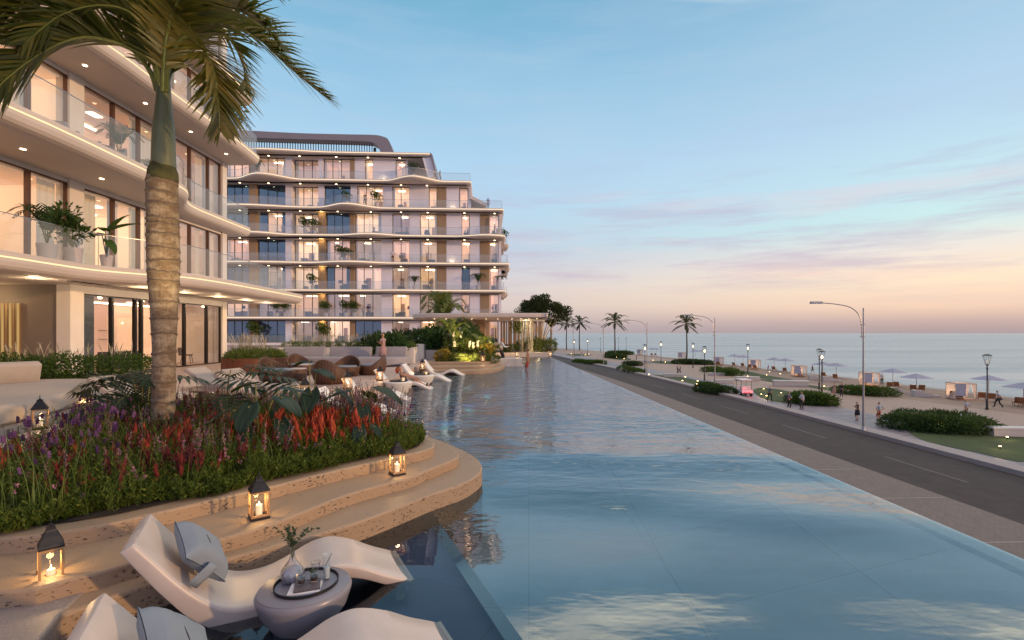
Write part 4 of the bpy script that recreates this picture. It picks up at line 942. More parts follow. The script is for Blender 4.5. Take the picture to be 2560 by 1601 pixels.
# ================================================================ round tables
def make_table(label, m=None, r=.29, h=.25, rb=.17):
    t = thing('round_table', label, 'table', group='round tables standing in the water')
    MB().lathe([(r * .97, h - .012), (r, h - .03), (r * .985, h - .055), (r * .90, h * .45), (rb * 1.12, .0), (rb, -.08), (rb, -.2)][::-1] + [(r * .955, h - .006)], 48, sx=1.08).build('pedestal', m or M['tabler'], t, smooth='auto')
    MB().lathe([(r * .95, h - .006), (r * .95, h - .002), (r * .93, h)], 48, sx=1.08).build('table_top', m or M['tabler'], t, smooth='auto')
    return t
tb = make_table('grey round table with tray, vase and drinks between the two near loungers'); T0 = V3(-1.44, 3.36, ZW); tb.location = T0; tb.rotation_euler = (0, 0, R(30))
TZ = ZW + .25
def far_table(l): return make_table(l, M['lwhite'], .44, .37, .26)
FT = [(G('b', 528, 995, ZW) + (ZW,), 0, 'white round table with plant beside the seated red haired woman', 1), (G('b', 852, 885, ZW) + (ZW,), 0, 'white round table with lantern tray between the two farther loungers', 1)]
series(far_table, FT)
for (p, _, l, _s), nm in zip(FT, ('nearer', 'farther')):
    o = MB().lathe([(.30, 0), (.31, .03), (.29, .03), (.285, .008)], 24).build('tray', M['black']); o.location = (p[0], p[1], p[2] + .37); tag(o, 'black round tray on the %s white water table' % nm, 'tray')
    o = MB().lathe([(.045, 0), (.045, .11), (.04, .115)], 14).build('candle', M['wax']); o.location = (p[0] + .17, p[1] - .05, p[2] + .378); tag(o, 'white pillar candle on the %s white water table' % nm, 'candle')
# tray and what stands on it
mb = MB(); mb.lathe([(.198, .0), (.200, .022), (.195, .022), (.192, .004)], 48, sx=1.06); mb.k = 1; mb.lathe([(.190, .004), (.190, .0055)], 48, sx=1.06); o = mb.build('tray', [M['black'], M['tabler']], smooth='auto'); o.location = (T0.x + .01, T0.y + .01, TZ + .001); o.rotation_euler = (0, 0, R(30)); tag(o, 'dark rimmed round tray on the grey table', 'tray')
v0 = V3(T0.x - .105, T0.y + .045, TZ + .006)
vs = thing('vase', 'ribbed smoky glass bottle vase on the tray of the grey table', 'vase', v0)
mb = MB(); prof = [(.045, 0), (.068, .012), (.078, .04), (.072, .075), (.052, .11), (.030, .14), (.018, .165), (.0145, .20), (.0145, .232), (.018, .24)]
rs = [[(r * (1 + .035 * math.cos(k * PI) * (1 if z < .2 else .3)) * math.cos(2 * PI * k / 48), r * (1 + .035 * math.cos(k * PI) * (1 if z < .2 else .3)) * math.sin(2 * PI * k / 48), z) for k in range(48)] for r, z in [(p.x, p.y) for p in catmull([V3(a, b, 0) for a, b in prof], 3)]]
mb.rings(rs, True, False).build('body', M['vaseg'], vs, smooth=True)
MB().lathe([(.042, .003), (.070, .02), (.072, .045), (.055, .085), (.02, .10)], 24).build('inner_glass', mat('vase_inner_glass', (.36, .36, .40), .25, .1, 30), vs, smooth=True)
eu = thing('eucalyptus_sprig', 'green eucalyptus sprigs standing in the smoky glass vase', 'plant', v0 + V3(0, 0, .2))
lf = MB(); sm = MB()
for k in range(9):
    a = rnd(0, 2 * PI); tilt = rnd(.05, .32) if k < 6 else rnd(.55, .9); Lh = rnd(.12, .2); pts = [V3(0, 0, -.06)]
    if k >= 6: a = (PI * .95, .1, .3)[k - 6]
    for s in range(1, 8): u = s / 7; pts.append(V3(math.cos(a) * math.sin(tilt) * Lh * u * 1.1, math.sin(a) * math.sin(tilt) * Lh * u, Lh * u * math.cos(tilt * u) + .03))
    sm.tube(pts, .0016, 5)
    for p in resample(pts[1:], .014):
        for s in range(3):
            b = rnd(0, 2 * PI); dv = V3(math.cos(b), math.sin(b), rnd(-.2, .6)).normalized(); sd = dv.cross(V3(rnd(-1, 1), rnd(-1, 1), 1)).normalized(); l_ = rnd(.014, .024); w_ = l_ * .42
            lf.add([p, p + dv * l_ * .5 + sd * w_, p + dv * l_, p + dv * l_ * .5 - sd * w_], [(0, 1, 2, 3)])
sm.build('stem', M['stem'], eu); lf.build('leaves', M['euca'], eu)
bk = [((.035, -.07, 0), (.20, .145, .016), R(12), 'white bound book lying at the bottom of the pile on the tray', M['paper']), ((.045, -.06, .017), (.165, .14, .014), R(20), 'dark patterned book on top of the pile on the tray', M['cover'])]
for (x, y, z), sz, rz, lab, m in bk:
    t = thing('book', lab, 'book', (T0.x + x, T0.y + y, TZ + .006 + z), rz)
    MB().box(-sz[0] / 2 + .003, sz[0] / 2 - .003, -sz[1] / 2 + .003, sz[1] / 2 - .003, .002, sz[2] - .002).build('pages', M['paper'], t)
    MB().box(-sz[0] / 2, sz[0] / 2, -sz[1] / 2, sz[1] / 2, 0, .002).box(-sz[0] / 2, sz[0] / 2, -sz[1] / 2, sz[1] / 2, sz[2] - .002, sz[2]).box(-sz[0] / 2, sz[0] / 2, -sz[1] / 2 - .001, -sz[1] / 2 + .001, .002, sz[2] - .002).build('cover', m, t)
def tumbler(x, y, z, lab, r=.026, h=.062):
    t = thing('tumbler', lab, 'glass', (T0.x + x, T0.y + y, z))
    MB().lathe([(r * .93, 0), (r * .97, .01), (r, h), (r * .95, h), (r * .92, .008)], 24, cap1=False).build('glass_wall', M['clear'], t, smooth=True)
    MB().lathe([(r * .90, .008), (r * .93, h * .58)], 24).build('drink', M['drink'], t, smooth='auto'); return t
tumbler(.0, -.055, TZ + .038, 'tumbler of dark drink on the book, nearest the vase'); tumbler(.072, -.015, TZ + .038, 'tumbler of dark drink with mint on the book, nearest the tall glass')
t = thing('tall_glass', 'tall glass of iced water with a stirrer on the tray', 'glass', (T0.x + .125, T0.y + .075, TZ + .006))
MB().lathe([(.021, 0), (.023, .06), (.029, .165), (.031, .17), (.027, .165), (.021, .006)], 24, cap1=False).build('glass_wall', M['clear'], t, smooth=True); MB().lathe([(.0195, .008), (.0225, .09)], 20).build('water', M['icew'], t, smooth='auto'); MB().tube([(-.01, 0, .09), (.035, .0, .18)], .002, 6).build('stirrer', M['black'], t)
t = thing('flared_glass', 'small flared glass with gold rim behind the tumblers on the tray', 'glass', (T0.x + .055, T0.y + .055, TZ + .006))
MB().lathe([(.018, 0), (.014, .02), (.02, .075), (.033, .128), (.031, .128), (.018, .074)], 24, cap1=False).build('glass_wall', M['clear'], t, smooth=True); MB().lathe([(.033, .126), (.0335, .129), (.031, .129)], 24, cap0=False, cap1=False).build('rim', M['gold'], t)
t = thing('mint_sprig', 'mint leaves garnishing the dark drink nearest the tall glass', 'garnish', (T0.x + .062, T0.y - .005, TZ + .09)); lf = MB()
for k in range(22):
    p = V3(rnd(-.02, .02), rnd(-.02, .02), rnd(0, .02)); dv = V3(rnd(-1, 1), rnd(-1, 1), rnd(0, 1)).normalized() * .017; sd = dv.cross(V3(0, 0, 1)).normalized() * .007; lf.quad(p, p + dv * .5 + sd, p + dv, p + dv * .5 - sd)
lf.build('leaves', M['euca'], t)
# ================================================================ terrace furniture
def puff(mb, poly, z0, z1, r=.06, n=4):
    lv = [(z0, r * .5)] + [(z0 + r * .5, 0)] + [(z1 - r + r * math.sin(k / n * PI / 2), r - r * math.cos(k / n * PI / 2)) for k in range(n + 1)]
    mb.stack(poly, lv); return mb
def rpoly(pts, n=5): return [(p.x, p.y) for p in catmull([V3(x, y, 0) for x, y in pts], n, True)]
# big pale sofa on the left
S = thing('sofa', 'big pale curved sofa island on a ribbed plinth at the left edge', 'sofa', (-9.5, 9.5, 0))
seat = rpoly([(-8.3, 6.4), (-8.15, 7.4), (-8.5, 8.7), (-9.0, 10.1), (-9.6, 11.4), (-10.4, 12.3), (-11.3, 12.6), (-12.2, 12.2), (-12.2, 10.5), (-11.5, 8.2), (-11.2, 6.2), (-9.8, 5.9)])
MB().prism([(p.x, p.y) for p in offset2(seat, -.22 if area2(seat) > 0 else .22)], 0, .13).build('plinth', M['ribbed'], S, world=True)
puff(MB(), seat, .135, .47, .10).build('seat_cushion', M['sofa'], S, world=True, smooth='auto')
def slab_cushion(par, a, b, z0, h, th, lean, m, name='back_cushion', r=.05):
    """leaning back cushion from a to b (front bottom edge); leans away to the left of a->b"""
    a, b = V3(a[0], a[1], z0), V3(b[0], b[1], z0); t = (b - a).normalized(); nrm = V3(-t.y, t.x, 0); up = (nrm * math.sin(lean) + V3(0, 0, math.cos(lean))); th_ = up.cross(t)
    if th_.dot(nrm) < 0: th_ = -th_
    Lh = (b - a).length; mx = Matrix((t, th_, up)).transposed().to_4x4(); mx.translation = a
    mb = MB(); k = 5; rs = []
    outl = []
    for cx, cz, s in ((Lh - r, h - r, 0), (r, h - r, 1), (r, r, 2), (Lh - r, r, 3)):
        for i in range(k): ang = s * PI / 2 + i / (k - 1) * PI / 2; outl.append((cx + r * math.cos(ang), cz + r * math.sin(ang)))
    for d, off_ in ((0, .05), (.02, .015), (.05, 0), (th - .05, 0), (th - .02, .015), (th, .05)):
        pp = offset2(outl, off_); rs.append([mx @ V3(p.x, d, p.y) for p in pp])
    mb.rings(rs); return mb.build(name, m, par, world=True, smooth='auto')
slab_cushion(S, (-11.75, 11.95), (-12.9, 9.9), .47, .55, .26, .35, M['sofa'])
slab_cushion(S, (-12.9, 9.8), (-12.4, 7.5), .47, .55, .26, -.35, M['sofa'])
o = puff(MB(), rpoly([(-8.95, 6.9), (-8.35, 7.0), (-8.1, 7.55), (-8.35, 8.1), (-9.0, 8.2), (-9.5, 7.6)]), .135, .50, .12).build('ottoman', M['sofa'], smooth='auto'); 
tag(o, 'round pale ottoman beside the lantern at the left edge', 'ottoman'); o.location = (-.35, -.45, .0)
# long sofa behind the wicker chairs
S2 = thing('sofa', 'long grey white sofa with three back cushions in front of the feather grass', 'sofa', (-8.5, 25, 0))
puff(MB(), rpoly([(-12.0, 24.4), (-10.0, 23.8), (-7.6, 23.5), (-5.9, 23.6), (-5.3, 24.6), (-5.6, 25.9), (-8, 26.3), (-11.5, 26.2), (-12.6, 25.4)]), .06, .44, .09).build('seat_cushion', M['sofab'], S2, world=True, smooth='auto')
for x0, x1 in ((-12.0, -9.75), (-9.55, -7.35), (-7.15, -5.5)): slab_cushion(S2, (x0, 25.2), (x1, 25.1), .42, .56, .24, .32, M['sofab'])
# wicker pod chairs: a bowl with a high curling back
def make_pod(label):
    t = thing('wicker_pod_chair', label, 'chair', group='wicker pod chairs on the terrace'); n = 36; r0 = .56; rs, ri = [], []
    def rim(a): return .36 + .40 * max(0, math.cos(a)) ** 1.3     # back towards local +x
    for k in range(9):
        u = k / 8; row = []
        for i in range(n):
            a = 2 * PI * i / n; z = rim(a) * u; rr = r0 * (.80 + .20 * math.sin(min(1, z / .36) * PI / 2) - (.10 * ((z - .36) / .4) ** 2 if z > .36 else 0)); row.append((rr * math.cos(a), rr * math.sin(a), z))
        rs.append(row)
    for k in range(6):
        u = 1 - k / 5; row = []
        for i in range(n):
            a = 2 * PI * i / n; z = .30 + (rim(a) - .30) * u; rr = r0 * (.80 + .20 * math.sin(min(1, z / .36) * PI / 2) - (.10 * ((z - .36) / .4) ** 2 if z > .36 else 0)) - .05; row.append((rr * math.cos(a), rr * math.sin(a), z + (.012 if k == 0 else 0)))
        rs.append(row)
    MB().rings(rs).build('wicker_shell', M['wicker'], t, smooth=True)
    puff(MB(), [(.44 * math.cos(2 * PI * i / 28), .44 * math.sin(2 * PI * i / 28)) for i in range(28)], .29, .40, .05).build('seat_cushion', M['cush'], t, smooth='auto')
    return t
def gp(v, x, y, z=0.0): a = G(v, x, y, z); return (a[0], a[1], z)
series(make_pod, [((-7.95, 16.4, 0), R(165), 'large wicker pod chair nearest the corten planter, back turned left', 1.1), ((-8.5, 19.6, 0), R(150), 'wicker pod chair behind the largest one, in front of the long sofa', 1.05), ((-5.95, 15.9, 0), R(262), 'wicker pod chair in the middle with its round back to the pool deck', 1.04), ((-5.6, 19.3, 0), R(12), 'wicker pod chair in side view, high back towards the standing woman', 1.04), ((-6.4, 18.6, 0), R(85), 'wicker pod chair facing the viewer behind the middle one', 1.0)])
def make_stool(label):
    t = thing('wicker_side_table', label, 'side table', group='round wicker side tables'); MB().lathe([(.27, 0), (.32, .08), (.33, .25), (.30, .40)], 28).build('drum', M['wicker'], t, smooth='auto'); MB().lathe([(.30, .40), (.31, .415), (.30, .43)], 28).build('table_top', M['pot'], t); return t
series(make_stool, [(gp('a', 1000, 725), 0, 'wicker drum table with pale top beside the largest pod chair', 1), (gp('a', 1085, 652), 0, 'wicker drum table with pale top in front of the second pod chair', 1), (gp('a', 1728, 655), 0, 'wicker drum table half hidden by the middle pod chair', .9)])
# flat sunbeds on the terrace
def make_bed(label):
    t = thing('sunbed', label, 'sunbed', group='flat pale sunbeds on the terrace')
    fr = MB().box(0, 2.0, -.36, .36, .12, .2); fr.box(.1, .2, -.33, .33, 0, .12).box(1.7, 1.8, -.33, .33, 0, .12); fr.build('frame', M['furnl'], t, bevel=.01)
    puff(MB(), [(0, -.36), (1.32, -.36), (1.32, .36), (0, .36)], .2, .32, .03).build('mattress', M['sofa'], t, smooth='auto')
    mb = MB(); mx = Matrix.Translation((1.32, 0, .22)) @ Matrix.Rotation(-.62, 4, 'Y'); mb.box(0, .72, -.36, .36, 0, .12, mx); mb.build('backrest', M['sofa'], t, bevel=.03); return t
series(make_bed, [((-5.5, 12.35, 0), R(172), 'pale sunbed with raised back in front of the corten planter', 1), ((-4.9, 11.2, 0), R(174), 'pale sunbed behind the big taro leaves', 1), ((-7.0, 10.4, 0), R(178), 'pale sunbed left of the palm trunk', 1), ((-6.7, 12.9, 0), R(175), 'pale sunbed seen just right of the palm trunk', 1)])
# planters
def planter(label, poly, h, m, cat='planter'):
    t = thing('planter', label, cat, (poly[0][0], poly[0][1], 0)); MB().stack(poly, [(0, 0), (h - .01, 0), (h, .008)], True, False).stack([(p.x, p.y) for p in offset2(poly if area2(poly) > 0 else poly[::-1], .06)], [(h - .2, 0), (h, 0)], True, False).build('box', m, t, world=True); return t
circ = lambda x, y, r, n=40: [(x + r * math.cos(2 * PI * i / n), y + r * math.sin(2 * PI * i / n)) for i in range(n)]
planter('round rusty corten steel planter filled with bright grass', circ(-10.8, 20.4, 1.27), .63, M['corten'])
planter('long rusty corten planter with the dark hedge behind the big sofa', [(-15.4, 13.2), (-10.5, 13.2), (-10.2, 13.9), (-10.6, 14.7), (-15.4, 14.7)], .40, M['corten'])
planter('long planter with feather grass behind the grey white sofa', [(-12.8, 26.6), (-5.4, 26.6), (-5.4, 27.6), (-12.8, 27.6)], .85, M['white'])
planter('dark corten box planter beside the standing woman', [G('b', 300, 615), G('b', 565, 612), (-6.0, 27.2), (-7.4, 27.2)], .62, M['corten'])
o = MB().box(-5.75, -5.3, 29.0, 30.2, 0, .98).build('planter_wall', M['white']); tag(o, 'short white garden wall left of the low stone planter', 'wall')
planter('low travertine planter box between white walls', [(-5.25, 29.4), (-3.9, 29.4), (-3.9, 30.6), (-5.25, 30.6)], .62, M['stone'])
o = MB().box(-3.85, -1.9, 28.8, 29.2, 0, .98).build('planter_wall', M['panel']); tag(o, 'pale garden wall behind the lit tropical plants', 'wall')
# chairs in the lit ground floor room
def make_chair(label):
    t = thing('dining_chair', label, 'chair', group='dark chairs in the ground floor room')
    MB().box(-.24, .24, -.24, .24, .42, .48).build('seat', M['furn'], t, bevel=.02); MB().box(-.24, .24, .2, .27, .46, .88, Matrix.Rotation(-.12, 4, 'X')).build('backrest', M['furn'], t, bevel=.02)
    for sx in (-1, 1):
        for sy in (-1, 1): MB().beam((sx * .17, sy * .17, .43), (sx * .23, sy * .23, 0), .03).build('leg', M['furn'], t)
    return t
series(make_chair, [((FX - 1.6, 24.3, .03), R(200), 'dark chair behind the glass nearest the palm trunk'), ((FX - 1.5, 25.9, .03), R(110), 'dark chair behind the glass nearest the building corner')])
def make_arm(label):
    t = thing('balcony_armchair', label, 'armchair', group='armchairs on the near balconies'); MB().box(-.38, .38, -.38, .38, .18, .42).build('seat', M['sofab'], t, bevel=.05); MB().box(-.38, .38, .28, .42, .3, .85, Matrix.Rotation(-.2, 4, 'X')).build('backrest', M['sofab'], t, bevel=.05)
    for sx in (-1, 1): MB().box(sx * .38 - .05, sx * .38 + .05, -.38, .36, .18, .58).build('armrest', M['sofab'], t, bevel=.04)
    return t
series(make_arm, [((-14.6, 15.6, 7.77), R(110), 'grey armchair behind the second balcony railing left of the palm'), ((-14.5, 17.4, 7.77), R(60), 'grey armchair behind the second balcony railing next to the palm trunk')])
# ================================================================ plant builders
def PZ(px, py, d): return V3((px - HX) * d / F, d, CZ - (py - HY) * d / F)
def rdir(): 
    while True:
        v = V3(rnd(-1, 1), rnd(-1, 1), rnd(-1, 1))
        if .05 < v.length < 1: return v.normalized()
def leaf4(mb, p, d, n, l, w):
    s = d.cross(n); s = s.normalized() * w if s.length > 1e-5 else V3(w, 0, 0)
    mb.add([p, p + d * l * .45 + s, p + d * l, p + d * l * .45 - s], [(0, 1, 2, 3)])
def blob(mb, c, r, n, l, w=None, shell=.55, up=.25, droop=0):
    """n leaves filling the outer part of an ellipsoid"""
    c = Vector(c)
    for i in range(n):
        v = rdir(); k = shell + (1 - shell) * random.random() ** .5
        k *= 1 + .32 * noise.noise(v * 2.6 + c * 1.7)
        p = c + V3(v.x * r[0], v.y * r[1], v.z * r[2]) * k
        d = (v + rdir() * .8 + V3(0, 0, up - droop)).normalized(); s = l * rnd(.6, 1.3)
        leaf4(mb, p, d, (v + rdir() * .7).normalized(), s, (w or l * .28) * rnd(.7, 1.2))
def frond(lf, rc, pts, Ls, n=50, w=.016, droop=.5, sp=.7, wild=.25, r0=.03, fold=.55, start=.10, curl=.35, side=None, keep=None):
    """pinnate leaf: lf leaflets, rc midrib along pts"""
    P = catmull(pts, 8); tot = sum((b - a).length for a, b in zip(P, P[1:])); acc = 0; nx = tot * start; k = 0
    if rc is not None: rc.tube(P, [lerp(r0, r0 * .12, i / (len(P) - 1)) for i in range(len(P))], 7)
    step = tot * (1 - start) / n
    for a, b in zip(P, P[1:]):
        L_ = (b - a).length
        while nx <= acc + L_ and k < n + 2:
            p = a.lerp(b, (nx - acc) / L_); u = nx / tot; t = (b - a).normalized(); nx += step; k += 1
            up = V3(0, 0, 1); s0 = t.cross(up); s0 = s0.normalized() if s0.length > .08 else (side or V3(1, 0, 0)); nrm = s0.cross(t).normalized()
            env = Ls * (math.sin(min(1, (u - start * .5) * 2.2) * PI / 2) ** .7) * (1 - .72 * max(0, (u - .55) / .45) ** 1.6)
            for sg in (-1, 1):
                ang = fold + rnd(-wild, wild); d = (s0 * sg * math.cos(ang) * sp * 1.2 + nrm * math.sin(ang) * .8 + t * lerp(.55, 1.3, u)).normalized()
                l = env * rnd(.82, 1.1); q0 = p; pr = []; dd = d.copy(); m = 4; wv = dd.cross(nrm); wv = wv.normalized() if wv.length > 1e-4 else s0
                for j in range(m + 1):
                    ww = w * (1.0, 1.15, .95, .6, .06)[j]; pr.append((q0 - wv * ww, q0 + wv * ww))
                    dd = (dd + V3(0, 0, -1) * droop * (.10 + curl * j / m)).normalized(); q0 = q0 + dd * l / m
                vs = [v for pq in pr for v in pq]; lf.add(vs, [(2 * j, 2 * j + 1, 2 * j + 3, 2 * j + 2) for j in range(m)])
        acc += L_
# ================================================================ the royal palm in the flower bed
PB = V3(-5.05, 7.0, .05)
RP = thing('palm_tree', 'tall royal palm with ringed grey trunk and green crownshaft rising from the flower bed', 'palm tree', PB)
KR = .81
prof = [(.205, 0), (.185, .25), (.178, .7), (.179, 1.2), (.19, 1.6), (.217, 2.04), (.235, 2.35), (.249, 2.66), (.247, 3.05), (.242, 3.5), (.238, 3.72), (.233, 3.84)]
pc = catmull([V3(a * KR, 0, b) for a, b in prof], 9); mb = MB(); rs = []; RZ = [.18, .42, .66, .9, 1.14, 1.36, 1.60, 1.86, 2.10, 2.31, 2.50, 2.62, 2.80, 2.96, 3.12, 3.26, 3.44, 3.60, 3.76]
n = 40
def tr_r(z):
    for a, b in zip(pc, pc[1:]):
        if a.z <= z <= b.z: return lerp(a.x, b.x, (z - a.z) / max(1e-6, b.z - a.z))
    return pc[-1].x
zs = sorted(set([round(.035 * i, 3) for i in range(110)] + [3.84])); zs = [z for z in zs if z <= 3.84]
for z in zs: rs.append([V3(math.cos(2 * PI * k / n), math.sin(2 * PI * k / n), 0) * (tr_r(z) + .006 * noise.noise((math.cos(2 * PI * k / n) * 2, math.sin(2 * PI * k / n) * 2, z * 3))) + V3(.02 * math.sin(z), 0, z) for k in range(n)])
mb.rings(rs); mb.k = 1
for z in RZ:
    z += rnd(-.05, .05); ph = rnd(0, 6); tl = rnd(.0, .022); rr = []
    for dz, dr in ((-.020, .001), (-.008, .007), (.004, .006), (.012, .001)):
        rr.append([V3(math.cos(2 * PI * k / n), math.sin(2 * PI * k / n), 0) * (tr_r(z) + .004 + dr) + V3(.02 * math.sin(z), 0, z + dz * (1 + .5 * noise.noise((k * .4, z * 5, 2))) + tl * math.cos(2 * PI * k / n + ph) + .022 * noise.noise((math.cos(2 * PI * k / n) * 3, math.sin(2 * PI * k / n) * 3, z * 7))) for k in range(n)])
    mb.rings(rr, False, False)
mb.build('trunk', [M['ptrunk'], M['pring']], RP, smooth=True)
MB().lathe([(r * KR, z) for r, z in ((.236, 3.80), (.238, 3.84), (.232, 3.93), (.205, 3.99), (.19, 4.04))], 32, (.0, 0, 0), cap0=False, cap1=False).build('shaft_base', M['pmoss'], RP, smooth=True)
MB().lathe([(p.x, p.z) for p in catmull([V3(a * KR, 0, b) for a, b in ((.196, 4.0), (.188, 4.1), (.18, 4.36), (.165, 4.6), (.139, 4.80), (.118, 5.02), (.105, 5.2), (.07, 5.4), (.03, 5.5))], 5)], 32, (.01, 0, 0)).build('crownshaft', M['pshaft'], RP, smooth=True)
def zpt(l): return [PZ(*q('z1', x, y), d) - PB for x, y, d in l]
FR = [  # midribs of the leaves: picture column, row and distance
    ([(1100, 640, 7.0), (1050, 500, 6.95), (920, 345, 6.8), (740, 275, 6.6), (560, 262, 6.4), (360, 330, 6.25), (130, 480, 6.1), (-110, 700, 6.0)], .92, 74, .30, 'frond', .046),
    ([(1165, 640, 6.95), (1175, 470, 6.8), (1225, 330, 6.6), (1310, 245, 6.4), (1410, 330, 6.2), (1490, 480, 6.1), (1525, 700, 6.05), (1540, 900, 6.05)], .76, 60, .5, 'frondy', .042),
    ([(1150, 620, 7.05), (1190, 380, 7.2), (1330, 190, 7.35), (1560, 150, 7.5), (1800, 265, 7.6), (1980, 430, 7.65), (2130, 560, 7.65), (2290, 690, 7.65)], .84, 70, .45, 'frond', .036),
    ([(1130, 620, 7.1), (1120, 380, 7.3), (1075, 120, 7.5), (960, -120, 7.8), (760, -260, 8.1), (520, -260, 8.4)], .85, 52, .35, 'frond', .036),
    ([(1110, 620, 7.0), (1060, 380, 6.8), (930, 120, 6.5), (700, -40, 6.2), (400, -60, 5.9), (80, 60, 5.7), (-200, 280, 5.5)], .88, 64, .35, 'frond', .04),
    ([(1150, 620, 7.1), (1200, 330, 7.4), (1290, 60, 7.8), (1450, -130, 8.3), (1700, -170, 8.7), (1950, -40, 9.0)], .80, 56, .4, 'frond', .036),
    ([(1140, 640, 6.9), (1150, 400, 6.6), (1180, 180, 6.3), (1240, 20, 5.9), (1320, -60, 5.5), (1420, -30, 5.1)], .62, 50, .4, 'frondy', .036),
    ([(1160, 640, 7.1), (1230, 420, 7.4), (1340, 260, 7.8), (1480, 210, 8.2), (1620, 290, 8.5), (1700, 460, 8.6), (1720, 640, 8.6)], .72, 50, .5, 'frond', .03),
    ([(1120, 620, 6.95), (1090, 400, 6.7), (1010, 180, 6.5), (860, 60, 6.3), (640, 40, 6.1), (400, 120, 5.95), (180, 300, 5.85)], .80, 60, .5, 'frond', .03),
    ([(1160, 620, 7.0), (1200, 400, 6.9), (1290, 180, 6.8), (1430, 60, 6.7), (1640, 60, 6.6), (1830, 170, 6.55), (1960, 330, 6.5)], .66, 60, .55, 'frond', .03),
    ([(1125, 640, 7.0), (1100, 420, 7.2), (1040, 260, 7.7), (940, 170, 8.2), (820, 170, 8.6), (720, 260, 8.9)], .70, 40, .5, 'frond', .03)]
for pts, Ls, n_l, dr, m, r0 in FR:
    lf = MB(); rc = MB(); frond(lf, rc, zpt(pts), Ls * 1.12, int(n_l * 1.75), .0195, dr * .85, .9, .45, r0 * .85, .5, .12, .24)
    o = lf.build('frond', M[m], RP); rc.build('midrib', M['rachis'], o, smooth=True)
lamp('SPOT', 'palm_uplight', (-4.0, 5.9, .85), 430, (1, .72, .34), aim=(-4.9, 7.0, 5.2), spot_size=R(70), spot_blend=.8, shadow_soft_size=.1)

# ================================================================ flower bed
reds, dusk, purp, pinks, cover, stems, blades = MB(), MB(), MB(), MB(), MB(), MB(), MB()
def plume(mb, p, h, tilt):
    ax_ = (V3(0, 0, 1) + tilt).normalized(); b = p + ax_ * h * .42; stems.tube([p, b], .003, 4, False)
    def cone(c, d, L_, r):
        a = d.orthogonal().normalized(); e = d.cross(a); rs = []
        for k in range(6):
            u = k / 5; rr = r * (.45, .95, 1.0, .8, .48, .04)[k]; ph = rnd(0, 1)
            rs.append([c + d * (L_ * u) + (a * math.cos(ph + 2 * PI * i / 6) + e * math.sin(ph + 2 * PI * i / 6)) * rr * rnd(.65, 1.25) for i in range(6)])
        mb.rings(rs)
    cone(b, ax_, h * .52, h * .036)
    for i in range(11):
        a = rnd(0, 2 * PI); d = (ax_ + V3(math.cos(a), math.sin(a), 0) * rnd(.22, .5)).normalized(); cone(b + ax_ * h * rnd(0, .32), d, h * rnd(.10, .24), h * .022)
def lavender(p, h, tilt):
    ax_ = (V3(0, 0, 1) + tilt).normalized(); b = p + ax_ * h; stems.tube([p, p + V3(0, 0, 1) * h * .5, b], .0025, 4, False); a = ax_.orthogonal().normalized(); e = ax_.cross(a)
    L_ = rnd(.05, .085); r = rnd(.013, .019); rs = []
    for k in range(7):
        u = k / 6; rr = r * (.5, 1, .72, 1, .8, .85, .2)[k]; rs.append([b + ax_ * L_ * u + (a * math.cos(2 * PI * i / 6) + e * math.sin(2 * PI * i / 6)) * rr * rnd(.8, 1.25) for i in range(6)])
    purp.rings(rs)
def salvia(p, h, tilt):
    ax_ = (V3(0, 0, 1) + tilt).normalized(); b = p + ax_ * h; stems.tube([p, b], .003, 4, False)
    for i in range(34):
        u = rnd(.45, 1); c = p + ax_ * h * u; a = rnd(0, 2 * PI); d = (V3(math.cos(a), math.sin(a), rnd(-.1, .6))).normalized(); leaf4(pinks, c, d, rdir(), .034 * (1.35 - u), .011)
    for i in range(8):
        u = rnd(.1, .45); a = rnd(0, 2 * PI); leaf4(cover, p + ax_ * h * u, V3(math.cos(a), math.sin(a), .5).normalized(), V3(0, 0, 1), .06, .01)
def spray(p, h, n=4):
    fine = random.random() < .6
    for s in range(n):
        a = rnd(0, 2 * PI); k = rnd(.1, .5); d = V3(math.cos(a) * k, math.sin(a) * k, 1).normalized(); L_ = h * rnd(.6, 1.2); m = 13 if fine else 9
        for i in range(m):
            u = (i + 1) / m; b = rnd(0, 2 * PI); c = p + d * L_ * u + V3(0, 0, -.2 * L_ * u * u)
            if fine: leaf4(cover, c, (d * .9 + V3(math.cos(b), math.sin(b), rnd(0, .6)) * .8).normalized(), rdir(), rnd(.035, .075), rnd(.003, .006))
            else: leaf4(cover, c, (d * .5 + V3(math.cos(b), math.sin(b), rnd(-.1, .5))).normalized(), rdir(), rnd(.03, .055), rnd(.007, .012))
def blade(p, h):
    a = rnd(0, 2 * PI); k = rnd(.15, .6); pr = []; w = .006; sd = V3(-math.sin(a), math.cos(a), 0)
    for j in range(6): u = j / 5; c = p + V3(math.cos(a) * k * h * u * u, math.sin(a) * k * h * u * u, h * (u - .22 * k * u * u)); ww = w * (1 - u * .9); pr += [c - sd * ww, c + sd * ww]
    blades.add(pr, [(2 * j, 2 * j + 1, 2 * j + 3, 2 * j + 2) for j in range(5)])
bx = [p[0] for p in BED]; by = [p[1] for p in BED]
def inb(x, y): return inside((x, y), BED)
lip2 = [Vector(p) for p in bedlip]
def edge_d(x, y): v = Vector((x, y)); return min((v - p).length for p in lip2)
def scatter(n, f):
    k = 0
    while k < n:
        x, y = rnd(min(bx), max(bx)), rnd(min(by), max(by))
        if not inb(x, y): continue
        k += 1; f(x, y)
T = lambda s=.25: V3(rnd(-s, s), rnd(-s, s), 0)
def near(x, y, c, r): return math.hypot(x - c[0], y - c[1]) < r
def front(x, y): return edge_d(x, y) if (x > -4.6 and y < 8.2) else 9
